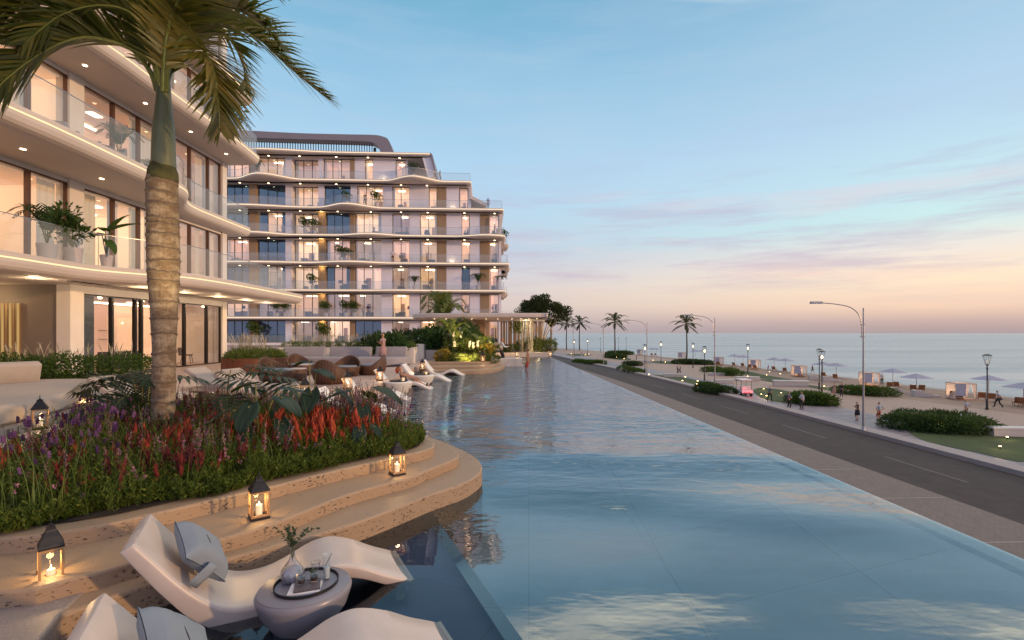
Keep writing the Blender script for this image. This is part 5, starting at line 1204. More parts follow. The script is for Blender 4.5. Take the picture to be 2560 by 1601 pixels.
def sow(x, y):
    if near(x, y, (-5.05, 7.0), .24): return
    z = ZI + .01; p = V3(x, y, z); fd = front(x, y); nn = noise.noise((x * 1.1, y * 1.1, 3)); hf = min(1, .35 + fd * .75); r = random.random()
    if fd < .42 + .18 * nn:
        if r < .06: lavender(p, rnd(.18, .30), T(.4))
        return
    if x > -1.75 and y > 6.3:
        (lavender(p, rnd(.34, .50) , T(.35)) if r < .75 else None); return
    if near(x, y, (-2.55, 6.55), .85) and y < 7.35:
        plume(reds, p, rnd(.36, .64), T(.24)) if r < .88 else spray(p, .3); return
    if near(x, y, (-2.15, 7.7), .75):
        salvia(p, rnd(.5, .72), T(.22)) if r < .9 else lavender(p, .5, T()); return
    if y > 7.6:
        (salvia(p, rnd(.45, .62), T(.25)) if r < .5 else plume(dusk, p, rnd(.4, .55), T()) if r < .7 else None); return
    if near(x, y, (-3.3, 5.45), .38): 
        salvia(p, rnd(.42, .58), T(.3)); return
    if near(x, y, (-3.75, 5.75), .75):
        plume(reds if r < .3 else dusk, p, rnd(.32, .56) * hf, T(.22)) if r < .93 else salvia(p, .5, T()); return
    if x < -3.6 and y < 6.0:
        if r < .30: plume(dusk if r < .25 else reds, p, rnd(.36, .54) * hf, T(.25))
        elif r < .55: salvia(p, rnd(.40, .60) * max(.6, hf), T(.3))
        elif r < .95: lavender(p, rnd(.38, .62) * max(.55, hf), T(.3))
        return
    if x < -4.9:
        (salvia(p, rnd(.45, .62), T(.3)) if r < .45 else lavender(p, rnd(.4, .6), T(.3)) if r < .75 else plume(dusk, p, rnd(.4, .55), T())); return
    (plume(dusk, p, rnd(.36, .52), T()) if r < .55 else salvia(p, rnd(.4, .58), T(.3)) if r < .8 else None)
scatter(1350, sow)
def green(x, y):
    if near(x, y, (-5.05, 7.0), .22): return
    fd = front(x, y); hv = .55 + 1.0 * max(0, .5 + .8 * noise.noise((x * 1.9, y * 1.9, 4))); spray(V3(x, y, ZI + .01), hv * rnd(.18, .30) if fd < .5 else rnd(.26, .46), 4)
scatter(2600, green)
def tall(x, y):
    if front(x, y) > .4 and not near(x, y, (-5.05, 7.0), .3): spray(V3(x, y, ZI + .01), rnd(.42, .62), 2)
scatter(700, tall)
def pinkzone(x, y):
    if near(x, y, (-2.2, 7.75), .8) or (near(x, y, (-1.75, 7.35), .4) and random.random() < .5): salvia(V3(x, y, ZI), rnd(.55, .80), T(.25))
scatter(2200, pinkzone)
def dots(x, y):
    fd = front(x, y)
    if fd < .75:
        p = V3(x, y, ZI + rnd(.12, .34)); m = random.choice((purp, pinks, dusk))
        for i in range(5): leaf4(m, p + V3(rnd(-.012, .012), rnd(-.012, .012), rnd(0, .03)), rdir(), rdir(), .022, .008)
scatter(900, dots)
# extra dense fringe spilling over the curb
for i in range(1500):
    p = random.choice(lip2); 
    if p.x < -5.2 or p.y > 7.9: continue
    k = .10 + .34 * max(0, .5 + .9 * noise.noise((p.x * 1.4, p.y * 1.4, 9))); x, y = p.x + rnd(-.07, .07) - .7 * k, p.y + rnd(-.06, .06) + .7 * k
    if inside((x, y), bedlip): spray(V3(x, y, ZI), rnd(.09, .22) * (1 + .6 * noise.noise((x * 2, y * 2, 9))), 3)
def bl_(x, y):
    if (x < -2.4 and y < 6.6 and random.random() < .8) or random.random() < .25: blade(V3(x, y, ZI + .08), rnd(.35, .72))
scatter(900, bl_)
for i in range(420):
    p = random.choice(lip2)
    if p.x > -4.9 and p.y < 7.9:
        x, y = p.x - rnd(.15, .6), p.y + rnd(.1, .5)
        if inb(x, y): blade(V3(x, y, ZI + .04), rnd(.22, .5))
for mb, m, nm in ((reds, 'red', 'red_plume_flowers'), (dusk, 'redd', 'dusky_plume_flowers'), (purp, 'purple', 'purple_lavender_flowers'), (pinks, 'pink', 'pink_salvia_flowers'), (cover, 'gcover', 'ground_cover_leaves'), (stems, 'stem', 'flower_stems'), (blades, 'grassy', 'grass_blades')):
    tag(mb.build(nm, M[m]), kind='stuff')
# ---------------- big leaved plants in the bed
def heartleaf(mb, L_, W, curl=.25):
    rows = 11; vs = []; m = 9
    for i in range(rows):
        u = i / (rows - 1); half = W * (math.sin(min(1, (u + .10) * 1.55) * PI / 2) ** .9) * (1 - u) ** .62 * 1.22
        for j in range(m):
            v = j / (m - 1) * 2 - 1; back = -.24 * L_ * (abs(v) ** 1.5) * (1 - u) ** 2
            vs.append(V3(L_ * u + back, v * half, -curl * L_ * u * u + .20 * half * abs(v) - .12 * half * v * v + .012 * math.sin(v * 9 + u * 4)))
    return vs, [(i * m + j, (i + 1) * m + j, (i + 1) * m + j + 1, i * m + j + 1) for i in range(rows - 1) for j in range(m - 1)]
def taro(label, base, leaves, L0=.36):
    t = thing('taro_plant', label, 'plant', base, 0, 'big leaved plants in the flower bed')
    for (dx, dy, h, yaw, pitch, s) in leaves:
        lf = MB(); vs, fs = heartleaf(lf, L0 * s, L0 * s * .40, rnd(.15, .4)); tip_ = V3(dx, dy, h)
        mx = Matrix.Translation(tip_) @ Matrix.Rotation(R(yaw), 4, 'Z') @ Matrix.Rotation(R(pitch), 4, 'Y')
        lf.add([mx @ v for v in vs], fs); o = lf.build('leaf', M['taro'], t, smooth=True)
        sk = MB(); sk.tube(catmull([V3(dx * .1, dy * .1, 0), V3(dx * .35, dy * .35, h * .6), V3(dx * .8, dy * .8, h * .97), tip_ + (mx.to_3x3() @ V3(L0 * s * .12, 0, .004))], 4), .007, 6); sk.build('stalk', M['tarostem'], o, smooth=True)
taro('dark taro with broad heart shaped leaves at the left of the bright red plumes', (-3.15, 6.0, ZI), [(-.28, -.12, .62, 200, 20, 1.15), (.06, -.30, .70, 280, 28, 1.1), (.34, -.14, .78, 335, 14, 1.1), (-.12, .16, .92, 170, 4, 1.0), (.22, .20, .85, 30, 8, 1.0), (.02, -.32, .40, 262, 55, .95), (.40, -.22, .50, 318, 48, .9), (-.3, .1, .45, 190, 55, .9)])
taro('tall taro behind the red plumes with stacked dark leaves', (-3.0, 7.2, ZI), [(-.3, -.05, .80, 195, 20, 1.15), (.18, -.14, 1.02, 330, 10, 1.0), (-.1, .2, 1.12, 150, -2, .95), (.1, -.2, .72, 280, 40, 1.1), (.40, .05, .70, 5, 30, 1.0), (-.35, -.2, .55, 225, 55, 1.0)])
taro('spreading taro between the red plumes and the pink salvia', (-2.2, 7.0, ZI), [(-.15, -.05, .72, 190, 8, 1.1), (.30, -.1, .78, 345, 12, 1.15), (.05, .2, .68, 80, 20, .9), (.12, -.26, .52, 290, 52, .95)])
taro('small taro leaf drooping over the front ground cover', (-1.95, 6.25, ZI), [(.0, -.08, .34, 285, 65, .8), (.16, .02, .36, 340, 45, .6)], .36)
def splitleaf(label, base, leaves):
    t = thing('split_leaf_plant', label, 'plant', base, 0, 'big leaved plants in the flower bed')
    for (dx, dy, h, yaw, pitch, s) in leaves:
        tip_ = V3(dx, dy, h); mx = Matrix.Translation(tip_) @ Matrix.Rotation(R(yaw), 4, 'Z') @ Matrix.Rotation(R(pitch), 4, 'Y'); lf = MB()
        for i in range(9):
            u = i / 8
            for sg in (-1, 1):
                a = lerp(1.9, .2, u); l = .34 * s * (1 - .3 * u) * (.7 + .5 * math.sin(u * 3)); c = V3(.42 * s * u, 0, -.08 * u * u); d = V3(math.cos(a), sg * math.sin(a), -.12).normalized(); w = .030 * s; e = V3(-d.y, d.x, 0).normalized() * w
                lf.add([mx @ p for p in (c - e * .5, c + d * l * .55 - e + V3(0, 0, .01), c + d * l + V3(0, 0, -.05 * s), c + d * l * .55 + e + V3(0, 0, .01), c + e * .5)], [(0, 1, 2, 3, 4)])
        o = lf.build('leaf', M['taro'], t); sk = MB(); sk.tube(catmull([V3(0, 0, 0), V3(dx * .4, dy * .4, h * .65), tip_], 4), .008, 6); sk.build('stalk', M['tarostem'], o)
splitleaf('split leaf plant spreading right of the palm trunk foot', (-4.55, 7.7, ZI), [(.1, -.1, .86, 350, 10, 1.2), (.5, -.1, .95, 20, 6, 1.2), (.35, .25, 1.05, 330, 0, 1.1), (.3, -.35, .6, 310, 30, 1.1), (.75, .1, .8, 345, 18, 1.2), (-.1, .3, .95, 120, 5, 1.0)])
splitleaf('split leaf plant spreading left of the palm trunk foot', (-5.75, 7.5, ZI), [(-.1, -.1, .95, 190, 8, 1.2), (.2, -.2, 1.0, 320, 6, 1.2), (-.5, .0, .85, 170, 14, 1.2), (.25, .2, .9, 20, 5, 1.1), (-.2, -.4, .65, 240, 25, 1.0)])
AP = thing('areca_palm', 'low dark areca palm arching left of the royal palm trunk towards the sofa', 'plant', (-5.55, 7.35, ZI), 0, 'big leaved plants in the flower bed')
for k, (a, L_, hh) in enumerate(((195, 1.0, .65), (225, 1.0, .50), (170, 1.1, .8), (250, 1.0, .45), (205, .9, .95), (150, .9, .9), (120, .8, .9), (280, .8, .7), (240, 1.1, .25))):
    ca, sa = math.cos(R(a)), math.sin(R(a)); lf = MB(); rc = MB()
    frond(lf, rc, [V3(0, 0, 0), V3(ca * L_ * .3, sa * L_ * .3, hh * .7), V3(ca * L_ * .65, sa * L_ * .65, hh * .95), V3(ca * L_, sa * L_, hh * .75)], .34, 22, .011, .55, .8, .15, .008, .3, .3)
    o = lf.build('frond', M['taro'], AP); rc.build('midrib', M['tarostem'], o)
# ================================================================ hedges, grasses, planters on the terrace
def shrub(name, label, cat, blobs, m, lsz, dens, loc=None, group=None, w=None, up=.25, stem=False):
    """blobs: (centre, radii); leaves fill them, a few dark stems stand inside"""
    c0 = loc or (blobs[0][0][0], blobs[0][0][1], blobs[0][0][2] - blobs[0][1][2])
    t = thing(name, label, cat, c0, 0, group); mb = MB()
    for c, r in blobs: blob(mb, c, r, int(1.5 * dens * (r[0] * r[1] + r[0] * r[2] + r[1] * r[2])), lsz, w, .5, up)
    mb.build('foliage', M[m], t, world=True)
    if stem:
        sb = MB()
        for c, r in blobs: 
            for k in range(3): sb.tube([(c[0] + rnd(-.2, .2) * r[0], c[1] + rnd(-.2, .2) * r[1], c[2] - r[2] * .95), (c[0] + rnd(-.6, .6) * r[0], c[1] + rnd(-.6, .6) * r[1], c[2] + r[2] * .5)], .012, 5)
        sb.build('branch', M['coct'], t, world=True)
    return t
def tuft(name, label, pts, h, n, m, group=None, bend=.5, w=.013):
    t = thing(name, label, 'grass', pts[0], 0, group); mb = MB()
    for i in range(n):
        p = V3(*random.choice(pts)) + V3(rnd(-.22, .22), rnd(-.22, .22), 0); a = rnd(0, 2 * PI); k = rnd(.1, bend); hh = h * rnd(.6, 1.15); sd = V3(-math.sin(a), math.cos(a), 0); pr = []
        for j in range(5): u = j / 4; c = p + V3(math.cos(a) * k * hh * u * u, math.sin(a) * k * hh * u * u, hh * u); ww = w * (1.2 if j == 3 else 1 - u * .8); pr += [c - sd * ww, c + sd * ww]
        mb.add(pr, [(2 * j, 2 * j + 1, 2 * j + 3, 2 * j + 2) for j in range(4)])
    mb.build('blades', M[m], t, world=True); return t
shrub('hedge', 'dense green hedge in the long corten planter behind the big sofa', 'hedge', [((-15 + i * .55, 13.95 + .1 * math.sin(i), .62 + .05 * math.sin(i * 2.1)), (.55, .62, .42)) for i in range(9)], 'hedge', .075, 900)
tuft('feather_grass', 'pale feather grass plumes rising from the hedge in front of the taupe porch wall', [(-14.6 + i * .4, 14.1, .8) for i in range(9)], .55, 60, 'feather')
g_ = [((-10.8, 20.4, .62), (1.22, 1.22, .42))] + [((-10.8 + .75 * math.cos(a), 20.4 + .75 * math.sin(a), .64), (.45, .45, .28)) for a in (0, 1, 2, 3, 4, 5)]
shrub('bright_shrub', 'mound of bright green fine grass in the round corten planter', 'shrub', g_, 'grassy', .11, 1300, None, None, .012, .6, False)
tuft('feather_grass', 'pale feather grass at the left side of the round corten planter', [(-11.6 + .2 * i, 20.2 + .1 * (i % 3), .85) for i in range(6)], .75, 80, 'feather', None, .4)
shrub('bright_shrub', 'long row of bright low grass behind the grey white sofa', 'shrub', [((-12.4 + i * .6, 27.1, .9), (.5, .5, .26)) for i in range(12)], 'grassy', .12, 900, None, None, .013, .5, False)
tuft('feather_grass', 'row of pale feather grass plumes behind the grey white sofa', [(-12.2 + i * .5, 27.1, 1.0) for i in range(13)], .62, 150, 'feather', None, .4)
DK = 'dark leafy shrubs on the terrace'
shrub('leafy_shrub', 'dark broad leaved shrub in the corten box beside the standing woman', 'shrub', [((-6.9, 26.3, 1.0), (.75, .6, .55)), ((-6.3, 26.2, .95), (.6, .5, .5))], 'hedged', .26, 330, None, DK, .055)
shrub('leafy_shrub', 'dark shrub at the right end of the grey white sofa', 'shrub', [((-7.7, 27.4, 1.0), (.8, .5, .6)), ((-6.7, 27.3, 1.05), (.7, .5, .5))], 'hedged', .28, 330, None, DK, .06)
shrub('leafy_shrub', 'dark shrub mass spilling over the low travertine planter box', 'shrub', [((-4.9, 30.0, 1.1), (.8, .6, .65)), ((-4.1, 30.1, 1.2), (.7, .6, .7)), ((-5.6, 30.6, 1.2), (.8, .6, .7))], 'hedged', .3, 300, None, DK, .06)
shrub('leafy_shrub', 'dark tall shrub between the low planter box and the far building', 'shrub', [((-3.4, 33.5, 1.2), (1.2, .9, 1.1)), ((-5.0, 33.5, 1.0), (1.2, .9, .9))], 'hedged', .34, 240, None, DK, .07)
shrub('leafy_shrub', 'dark fern like shrub row in front of the far building base', 'shrub', [((-9.5 + i * 1.5, 40 + (i % 2), .9), (1.1, .9, .8 + .2 * (i % 3))) for i in range(5)], 'hedged', .38, 170, None, DK, .07)
# lit tropical planting over the far stepped planter
TP = 'lit tropical plants by the pool bar'
def fern(label, loc, n, L_, h, m, seed=0, wl=.10, lw=.014, cat='plant', name='fern'):
    random.seed(seed); t = thing(name, label, cat, loc, rnd(0, 6), TP)
    for k in range(n):
        a = 2 * PI * k / n + rnd(-.3, .3); e = rnd(.6, 1.1); l = L_ * rnd(.8, 1.1); lf, rc = MB(), MB()
        frond(lf, rc, [V3(0, 0, 0), V3(math.cos(a) * l * .3, math.sin(a) * l * .3, h * e * .75), V3(math.cos(a) * l * .7, math.sin(a) * l * .7, h * e), V3(math.cos(a) * l, math.sin(a) * l, h * e * .72)], wl, 18, lw, .4, .9, .15, .009, .25, .15)
        o = lf.build('frond', M[m], t); rc.build('midrib', M['rachis'], o)
    return t
shrub('tropical_shrub', 'bright low ground cover along the front of the far stepped planter', 'shrub', [((-3.6 + i * .5, 26.8 + .15 * (i % 2), .22), (.42, .4, .24)) for i in range(6)], 'tropic', .13, 700, None, TP, .03)
shrub('tropical_shrub', 'golden leaved croton bush at the left corner of the far stepped planter', 'shrub', [((-3.85, 26.9, .38), (.42, .38, .34))], 'croton', .17, 700, None, TP, .045)
shrub('tropical_shrub', 'lush lit bush in the middle of the far stepped planter', 'shrub', [((-2.8, 28.2, .75), (.75, .6, .6)), ((-2.0, 28.3, .65), (.65, .6, .5)), ((-3.4, 28.6, .9), (.6, .6, .65))], 'tropic', .22, 420, None, TP, .05)
shrub('tropical_shrub', 'dark green bush behind the lit tropical plants', 'shrub', [((-2.7, 29.9, 1.0), (.9, .7, .8)), ((-1.7, 29.6, .7), (.6, .5, .55))], 'hedge', .26, 300, None, TP, .06)
fern('spreading tropical fern on the right of the lit planter before the timber pillar', (-1.75, 28.0, .5), 10, 1.0, 1.05, 'tropic', 3, .3, .03)
fern('golden yellow fern beside the lantern on the far planter corner', (-1.25, 27.7, .3), 9, .62, .72, 'croton', 5, .22, .022)
fern('tall lit fern left of the middle of the far planter', (-3.3, 28.0, .8), 9, .95, 1.2, 'tropic', 7, .28, .028)
fern('lit cycad palm with arching fronds under the canopy roof', (-4.15, 33.0, 1.25), 14, 1.65, 1.4, 'tropic', 9, .42, .045, 'palm tree', 'cycad_palm')
random.seed(21)
tf = thing('white_flower_plant', 'tall plants with glowing white flower spikes in the far planter', 'plant', (-3.0, 27.6, .5), 0, TP); mb = MB()
for x, y, z in ((-3.35, 27.7, 1.55), (-2.95, 28.0, 1.5), (-3.25, 27.4, .98), (-2.4, 27.4, .98), (-2.2, 27.5, .9), (-1.95, 27.6, 1.0)):
    for i in range(30): leaf4(mb, V3(x + rnd(-.05, .05), y + rnd(-.05, .05), z + rnd(-.15, .15)), V3(rnd(-.4, .4), rnd(-.4, .4), 1).normalized(), rdir(), .12, .03)
mb.build('flower', mat('white_petal', (.7, .66, .55), .7), tf, world=True); mb = MB()
for x, y, z in ((-3.35, 27.7, 1.55), (-2.95, 28.0, 1.5), (-3.25, 27.4, .98), (-2.4, 27.4, .98)): mb.tube([(x, y, .2), (x, y, z)], .012, 5)
mb.build('stalk', M['stem'], tf, world=True)
lamp('SPOT', 'planter_spotlight', (-2.4, 25.9, .2), 620, (1, .70, .30), aim=(-2.6, 28.2, 1.2), spot_size=R(95), spot_blend=.8, shadow_soft_size=.1)
lamp('SPOT', 'planter_spotlight', (-3.6, 31.0, .5), 480, (1, .74, .34), aim=(-4.1, 33.0, 2.4), spot_size=R(80), spot_blend=.8, shadow_soft_size=.1)
lamp('POINT', 'planter_glow', (-1.5, 28.6, .9), 40, (1, .70, .32), shadow_soft_size=.1)
fern('large feathery palm rising behind the canopy roof in front of the far building', (-6.4, 45.5, 2.2), 17, 2.7, 2.9, 'tropic', 11, .8, .07, 'palm tree', 'feathery_palm')
tk = KIDS.get('x'); MB().tube([(-6.4, 45.5, 0), (-6.4, 45.5, 2.3)], [.2, .15], 10).build('trunk', M['coct'], bpy.data.objects['feathery_palm'], world=True)
random.seed(33)
# ================================================================ pool bar pavilion
PV = thing('pavilion', 'flat roofed pool bar pavilion with timber pillar and glowing roof edge lamps', 'pavilion', (-2.5, 39, 0))
roofp = rpoly([(-8.0, 39.0), (-7.0, 37.2), (-4, 36.4), (0, 36.2), (2.2, 36.4), (2.75, 37.0), (2.7, 43.5), (0, 44.5), (-6.5, 44.5), (-8.1, 42)], 4)
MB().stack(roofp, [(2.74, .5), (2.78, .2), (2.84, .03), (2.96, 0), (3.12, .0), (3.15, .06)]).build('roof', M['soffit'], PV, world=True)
MB().box(-4.1, -2.25, 39.6, 42.5, 0, 2.76).build('timber_pillar', M['slat'], PV, world=True)
for x in (-6.0, -5.1, -4.1, -3.1, -2.0, -1.1, 0.0, .7, 1.3, 1.9): MB().lathe([(.06, 2.735), (.045, 2.72)], 10, (x, 37.4 if x < .5 else 37.0, .01)).build('downlight', M['down'], PV, world=True)
for x in (-5.5, -3.2, -.9, 1.3): lamp('SPOT', 'canopy_downlight', (x, 37.7, 2.68), 220, (1, .70, .38), aim=(x, 37.9, 0), spot_size=R(120), spot_blend=.6, shadow_soft_size=.06)
P2 = thing('slat_screen', 'dark vertical slat screen with pale flat top behind the kneeling waiter', 'screen', (.6, 46, 0))
MB().box(-1.2, 3.0, 45.6, 48, 2.75, 3.05).build('roof', M['soffit'], P2, world=True); x = -1.1
random.seed(4); sb = MB()
while x < 2.6: w_ = rnd(.12, .4); sb.box(x, x + w_, 46, 46.08, 0, 2.75); x += w_ + rnd(.04, .12)
sb.build('slats', M['slat'], P2, world=True)
# pale slender trunks lit from above
bt = thing('bamboo_clump', 'clump of slender pale lit trunks under the canopy end', 'bamboo', (1.3, 42.3, 0)); mb = MB(); lf = MB()
for i in range(11):
    x = .72 + i * .115; y = 42 + rnd(-.3, .3); mb.tube([(x, y, 0), (x + rnd(-.06, .06), y, 1.4), (x + rnd(-.12, .12), y, 2.9)], [.03, .026, .02], 6)
mb.build('stems', mat('pale_bamboo_stem', (.55, .50, .38), .6), bt, world=True)
for i in range(5): blob(lf, (.2 + i * .15, 42.2, 2.1 + .15 * (i % 2)), (.35, .3, .4), 110, .22, .03)
lf.build('foliage', M['tropic'], bt, world=True)
lamp('POINT', 'canopy_lamp', (1.2, 41.3, 2.5), 60, (1, .80, .5), shadow_soft_size=.08)
# big dark tree with many pale limbs
def tree(name, label, base, trunks, crown, m, nleaf, lsz, seed=1, bark='bark'):
    random.seed(seed); t = thing(name, label, 'tree', base); mb = MB()
    for pts, r in trunks: mb.tube(catmull([V3(*p) for p in pts], 4), [lerp(r, r * .25, i / (4 * (len(pts) - 1))) for i in range(4 * (len(pts) - 1) + 1)], 7)
    mb.build('trunk', M[bark], t, smooth=True); lf = MB()
    for c, r in crown: blob(lf, c, r, nleaf, lsz, lsz * .33, .35)
    lf.build('crown', M[m], t); return t
tr = []; random.seed(8)
for i in range(9):
    a = 2 * PI * i / 9; b = rnd(.2, .45); ex, ey = math.cos(a) * rnd(1.2, 2.2), math.sin(a) * rnd(.8, 1.6); tr.append(([(math.cos(a) * .12, math.sin(a) * .12, 0), (ex * .25, ey * .25, 1.3), (ex * .6, ey * .6, 2.5), (ex, ey, 3.7)], .07))
    tr.append(([(ex * .6, ey * .6, 2.5), (ex * .5 + .3, ey * .7, 3.2), (ex * .4 + .4, ey * .9, 4.2)], .035))
cr = []
for i in range(34):
    a = rnd(0, 2 * PI); k = rnd(0, 1) ** .5; cr.append(((math.cos(a) * 2.35 * k + .1, math.sin(a) * 2.0 * k, 4.0 + 1.15 * (1 - k * k) * rnd(.4, 1.05) - .45 * k * rnd(0, 1)), (rnd(.4, .75), rnd(.4, .7), rnd(.3, .48))))
for i in range(16):
    a = 2 * PI * i / 16; k = rnd(.75, 1.05); cr.append(((math.cos(a) * 2.5 * k + .1, math.sin(a) * 2.0 * k, rnd(2.95, 3.9)), (rnd(.45, .75), rnd(.4, .7), rnd(.35, .55))))
tree('spreading_tree', 'round topped dark tree with many pale slender limbs at the end of the pool', (3.0, 49.0, .15), tr, cr, 'treel', 230, .18, 8)
lamp('SPOT', 'tree_uplight', (2.2, 46.2, .3), 520, (1, .72, .36), aim=(2.6, 49, 3.0), spot_size=R(75), spot_blend=.8, shadow_soft_size=.1)
shrub('leafy_shrub', 'row of lit ferns and shrubs behind the coping at the far pool end', 'shrub', [((.9 + i * .62, 42.6 + .3 * (i % 2), .5), (.55, .5, .5 + .12 * (i % 3))) for i in range(5)], 'tropic', .24, 420, None, TP, .04)
shrub('leafy_shrub', 'low dark shrub at the foot of the slat screen', 'shrub', [((-1.0, 41.5, .3), (.6, .5, .3)), ((-.1, 41.8, .3), (.6, .5, .32))], 'hedge', .2, 420, None, TP, .04)
fern('dark drooping palm to the right of the big tree', (4.1, 50.5, 2.1), 14, 1.5, .9, 'cocof', 12, .5, .03, 'palm tree', 'drooping_palm')
MB().tube([(4.1, 50.5, 0), (4.1, 50.5, 2.1)], [.13, .1], 8).build('trunk', M['bark'], bpy.data.objects['drooping_palm'], world=True)
lamp('POINT', 'planting_glow', (2.2, 41.3, .35), 30, (1, .75, .36), shadow_soft_size=.1)
# ================================================================ potted plants on the balconies
def make_pot(label, seed=2, m='hedge', kind=0):
    random.seed(seed); t = thing('potted_plant', label, 'potted plant', group='potted plants on the balconies'); MB().lathe([(.19, 0), (.22, .02), (.27, .5), (.25, .5), (.24, .44)], 16).build('pot', M['pot'], t, smooth='auto'); lf = MB(); sm = MB()
    if kind == 0:
        for k in range(7): c = (rnd(-.4, .4), rnd(-.3, .3), rnd(.95, 1.65)); blob(lf, c, (.35, .32, .33), 70, .2, .045); sm.tube([(0, 0, .4), (c[0] * .5, c[1] * .5, .9), c], .014, 5)
    else:
        for k in range(11): a = 2 * PI * k / 11; frond(lf, sm, [V3(0, 0, .45), V3(math.cos(a) * .2, math.sin(a) * .2, 1.2), V3(math.cos(a) * .55, math.sin(a) * .55, 1.6), V3(math.cos(a) * .95, math.sin(a) * .95, 1.35)], .32, 14, .02, .5, .9, .15, .01, .3, .3)
    lf.build('foliage', M[m], t); sm.build('stem', M['stem'], t); return t
def on_far(zx, lev, out_=-.7): l = bl(zx); return (BO[0] + l * BC - out_ * BS, BO[1] + l * BS + out_ * BC, LEV[lev])
PA = [(on_far(1395, 6, -1.6), 0, 'fan palm in a pot on the top far balcony under the sloped fin', 1.25), (on_far(330, 6, -1.8), 0, 'palm in a pot on the top far balcony near the left end', 1.3), (on_far(1395, 2), 0, 'palm in a pot on the second far balcony level before a white panel', 1.15), (on_far(1835, 2), 0, 'palm in a pot on the second far balcony level before the right timber pier', 1.4), (on_far(1985, 2, .5), 0, 'palm in a pot at the right corner of the second far balcony level', 1.3)]
series(lambda l: make_pot(l, 5, 'hedged', 1), PA)
PBl = [(on_far(945, 5, -1.9), 0, 'leafy pot plant left of the man on the fifth far balcony level', 1.0), (on_far(1140, 5, -1.2), 0, 'leafy pot plant right of the man on the fifth far balcony level', 1.15), (on_far(640, 4), 0, 'tall leafy pot plant on the fourth far balcony level', 1.2), (on_far(705, 4), 0, 'leafy pot plant by the golden pier on the fourth far balcony level', 1.15), (on_far(893, 3, -1.2), 0, 'slim pot plant on the third far balcony level', 1.15), (on_far(945, 3, -1.2), 0, 'bushy pot plant on the third far balcony level', 1.0), (on_far(690, 2), 0, 'bushy pot plant on the second far balcony level before a bright window', 1.1),
       (on_far(440, 1), 0, 'leafy pot plant at the left end of the first far balcony level', 1.1), (on_far(500, 1), 0, 'second leafy pot plant from the left on the first far balcony level', 1.1), (on_far(782, 1), 0, 'bushy pot plant right of the golden pier on the first far balcony level', 1.1), (on_far(920, 1), 0, 'pot plant of a pair left of the couple on the first far balcony level', 1.15), (on_far(980, 1), 0, 'pot plant nearest the couple on the first far balcony level', 1.15), (on_far(300, 0, -1.0), 0, 'wide bush at the ground floor left of the far building', 1.5), (on_far(770, 0, -1.0), 0, 'bush at the ground floor below the golden pier', 1.4), (on_far(2025, 4, 3.5), 0, 'dark bush on the right corner balcony beside the woman', 1.0)]
series(lambda l: make_pot(l, 6, 'hedge', 0), PBl)
def bpos(px, py, x, z): y = F * x / (px - HX); return (x, y, z)
PC = [((-14.7, 15.3, 3.97), .4, 'feathery palm in a lilac pot behind the lowest near balcony railing', .98), ((-14.9, 11.2, 3.97), 0, 'palm at the left edge behind the lowest near balcony railing', 1.1), ((-14.6, 12.9, 7.77), 0, 'palm in a white box behind the second near balcony railing', 1.0), ((-14.3, 17.6, 7.77), 1, 'small dark palm behind the second near balcony railing beside the trunk', .8), ((-14.9, 26.0, 11.62), 0, 'small palm at the tip of the third near balcony', 1.0), ((-15.5, 20.9, 7.77), 0, 'slim plant in a glass vase right of the palm trunk on the second near balcony', .75)]
series(lambda l: make_pot(l, 7, 'hedged', 1), PC)
PD = [((-14.8, 25.0, 11.62), 0, 'full leafy bush on the third near balcony behind the palm fronds', 1.5), ((-14.6, 16.1, 3.97), 1.0, 'dense leafy pot plant behind the lowest near balcony railing', 1.0)]
series(lambda l: make_pot(l, 9, 'hedge', 0), PD)
def banana(label, loc):
    t = thing('banana_plant', label, 'potted plant', loc, 0, 'potted plants on the balconies'); MB().lathe([(.15, 0), (.2, .4), (.18, .4)], 14).build('pot', M['pot'], t)
    for a, h, L_, p in ((20, 1.15, .7, -35), (80, 1.2, .75, -60), (150, 1.0, .6, -20), (230, .95, .65, 5), (300, 1.1, .7, -10), (330, .8, .6, 25)):
        lf = MB(); vs, fs = heartleaf(lf, L_ * 1.25, .19, .35); h *= 1.15; L_ *= 1.25; mx = Matrix.Translation((math.cos(R(a)) * .12, math.sin(R(a)) * .12, h)) @ Matrix.Rotation(R(a), 4, 'Z') @ Matrix.Rotation(R(p), 4, 'Y'); lf.add([mx @ v for v in vs], fs); o = lf.build('leaf', M['hedge'], t, smooth=True)
        sk = MB(); sk.tube([(0, 0, .3), (math.cos(R(a)) * .12, math.sin(R(a)) * .12, h)], .016, 6); sk.build('stalk', M['stem'], o)
banana('broad leaved banana plant at the corner of the lowest near balcony railing', (-14.2, 16.95, 3.97))
# ================================================================ people
def skin_mesh(name, joints, bones, root):
    """joints: name -> (pos, radius); bones: pairs; grown into one continuous surface"""
    names = list(joints); idx = {n: i for i, n in enumerate(names)}
    me = bpy.data.meshes.new(name); me.from_pydata([tuple(joints[n][0]) for n in names], [(idx[a], idx[b]) for a, b in bones], []); me.update()
    o = bpy.data.objects.new(name, me); C.objects.link(o)
    o.modifiers.new('skin', 'SKIN'); sv = me.skin_vertices[0].data
    for n in names:
        r = joints[n][1]; r = r if isinstance(r, tuple) else (r, r); sv[idx[n]].radius = r; sv[idx[n]].use_root = (n == root)
    o.modifiers['skin'].branch_smoothing = .3
    s = o.modifiers.new('sub', 'SUBSURF'); s.levels = s.render_levels = 1
    dg = bpy.context.evaluated_depsgraph_get(); dg.update(); ev = o.evaluated_get(dg); m2 = bpy.data.meshes.new_from_object(ev)
    vs = [v.co.copy() for v in m2.vertices]; fs = [tuple(p.vertices) for p in m2.polygons]
    bpy.data.objects.remove(o); bpy.data.meshes.remove(me); bpy.data.meshes.remove(m2); return vs, fs
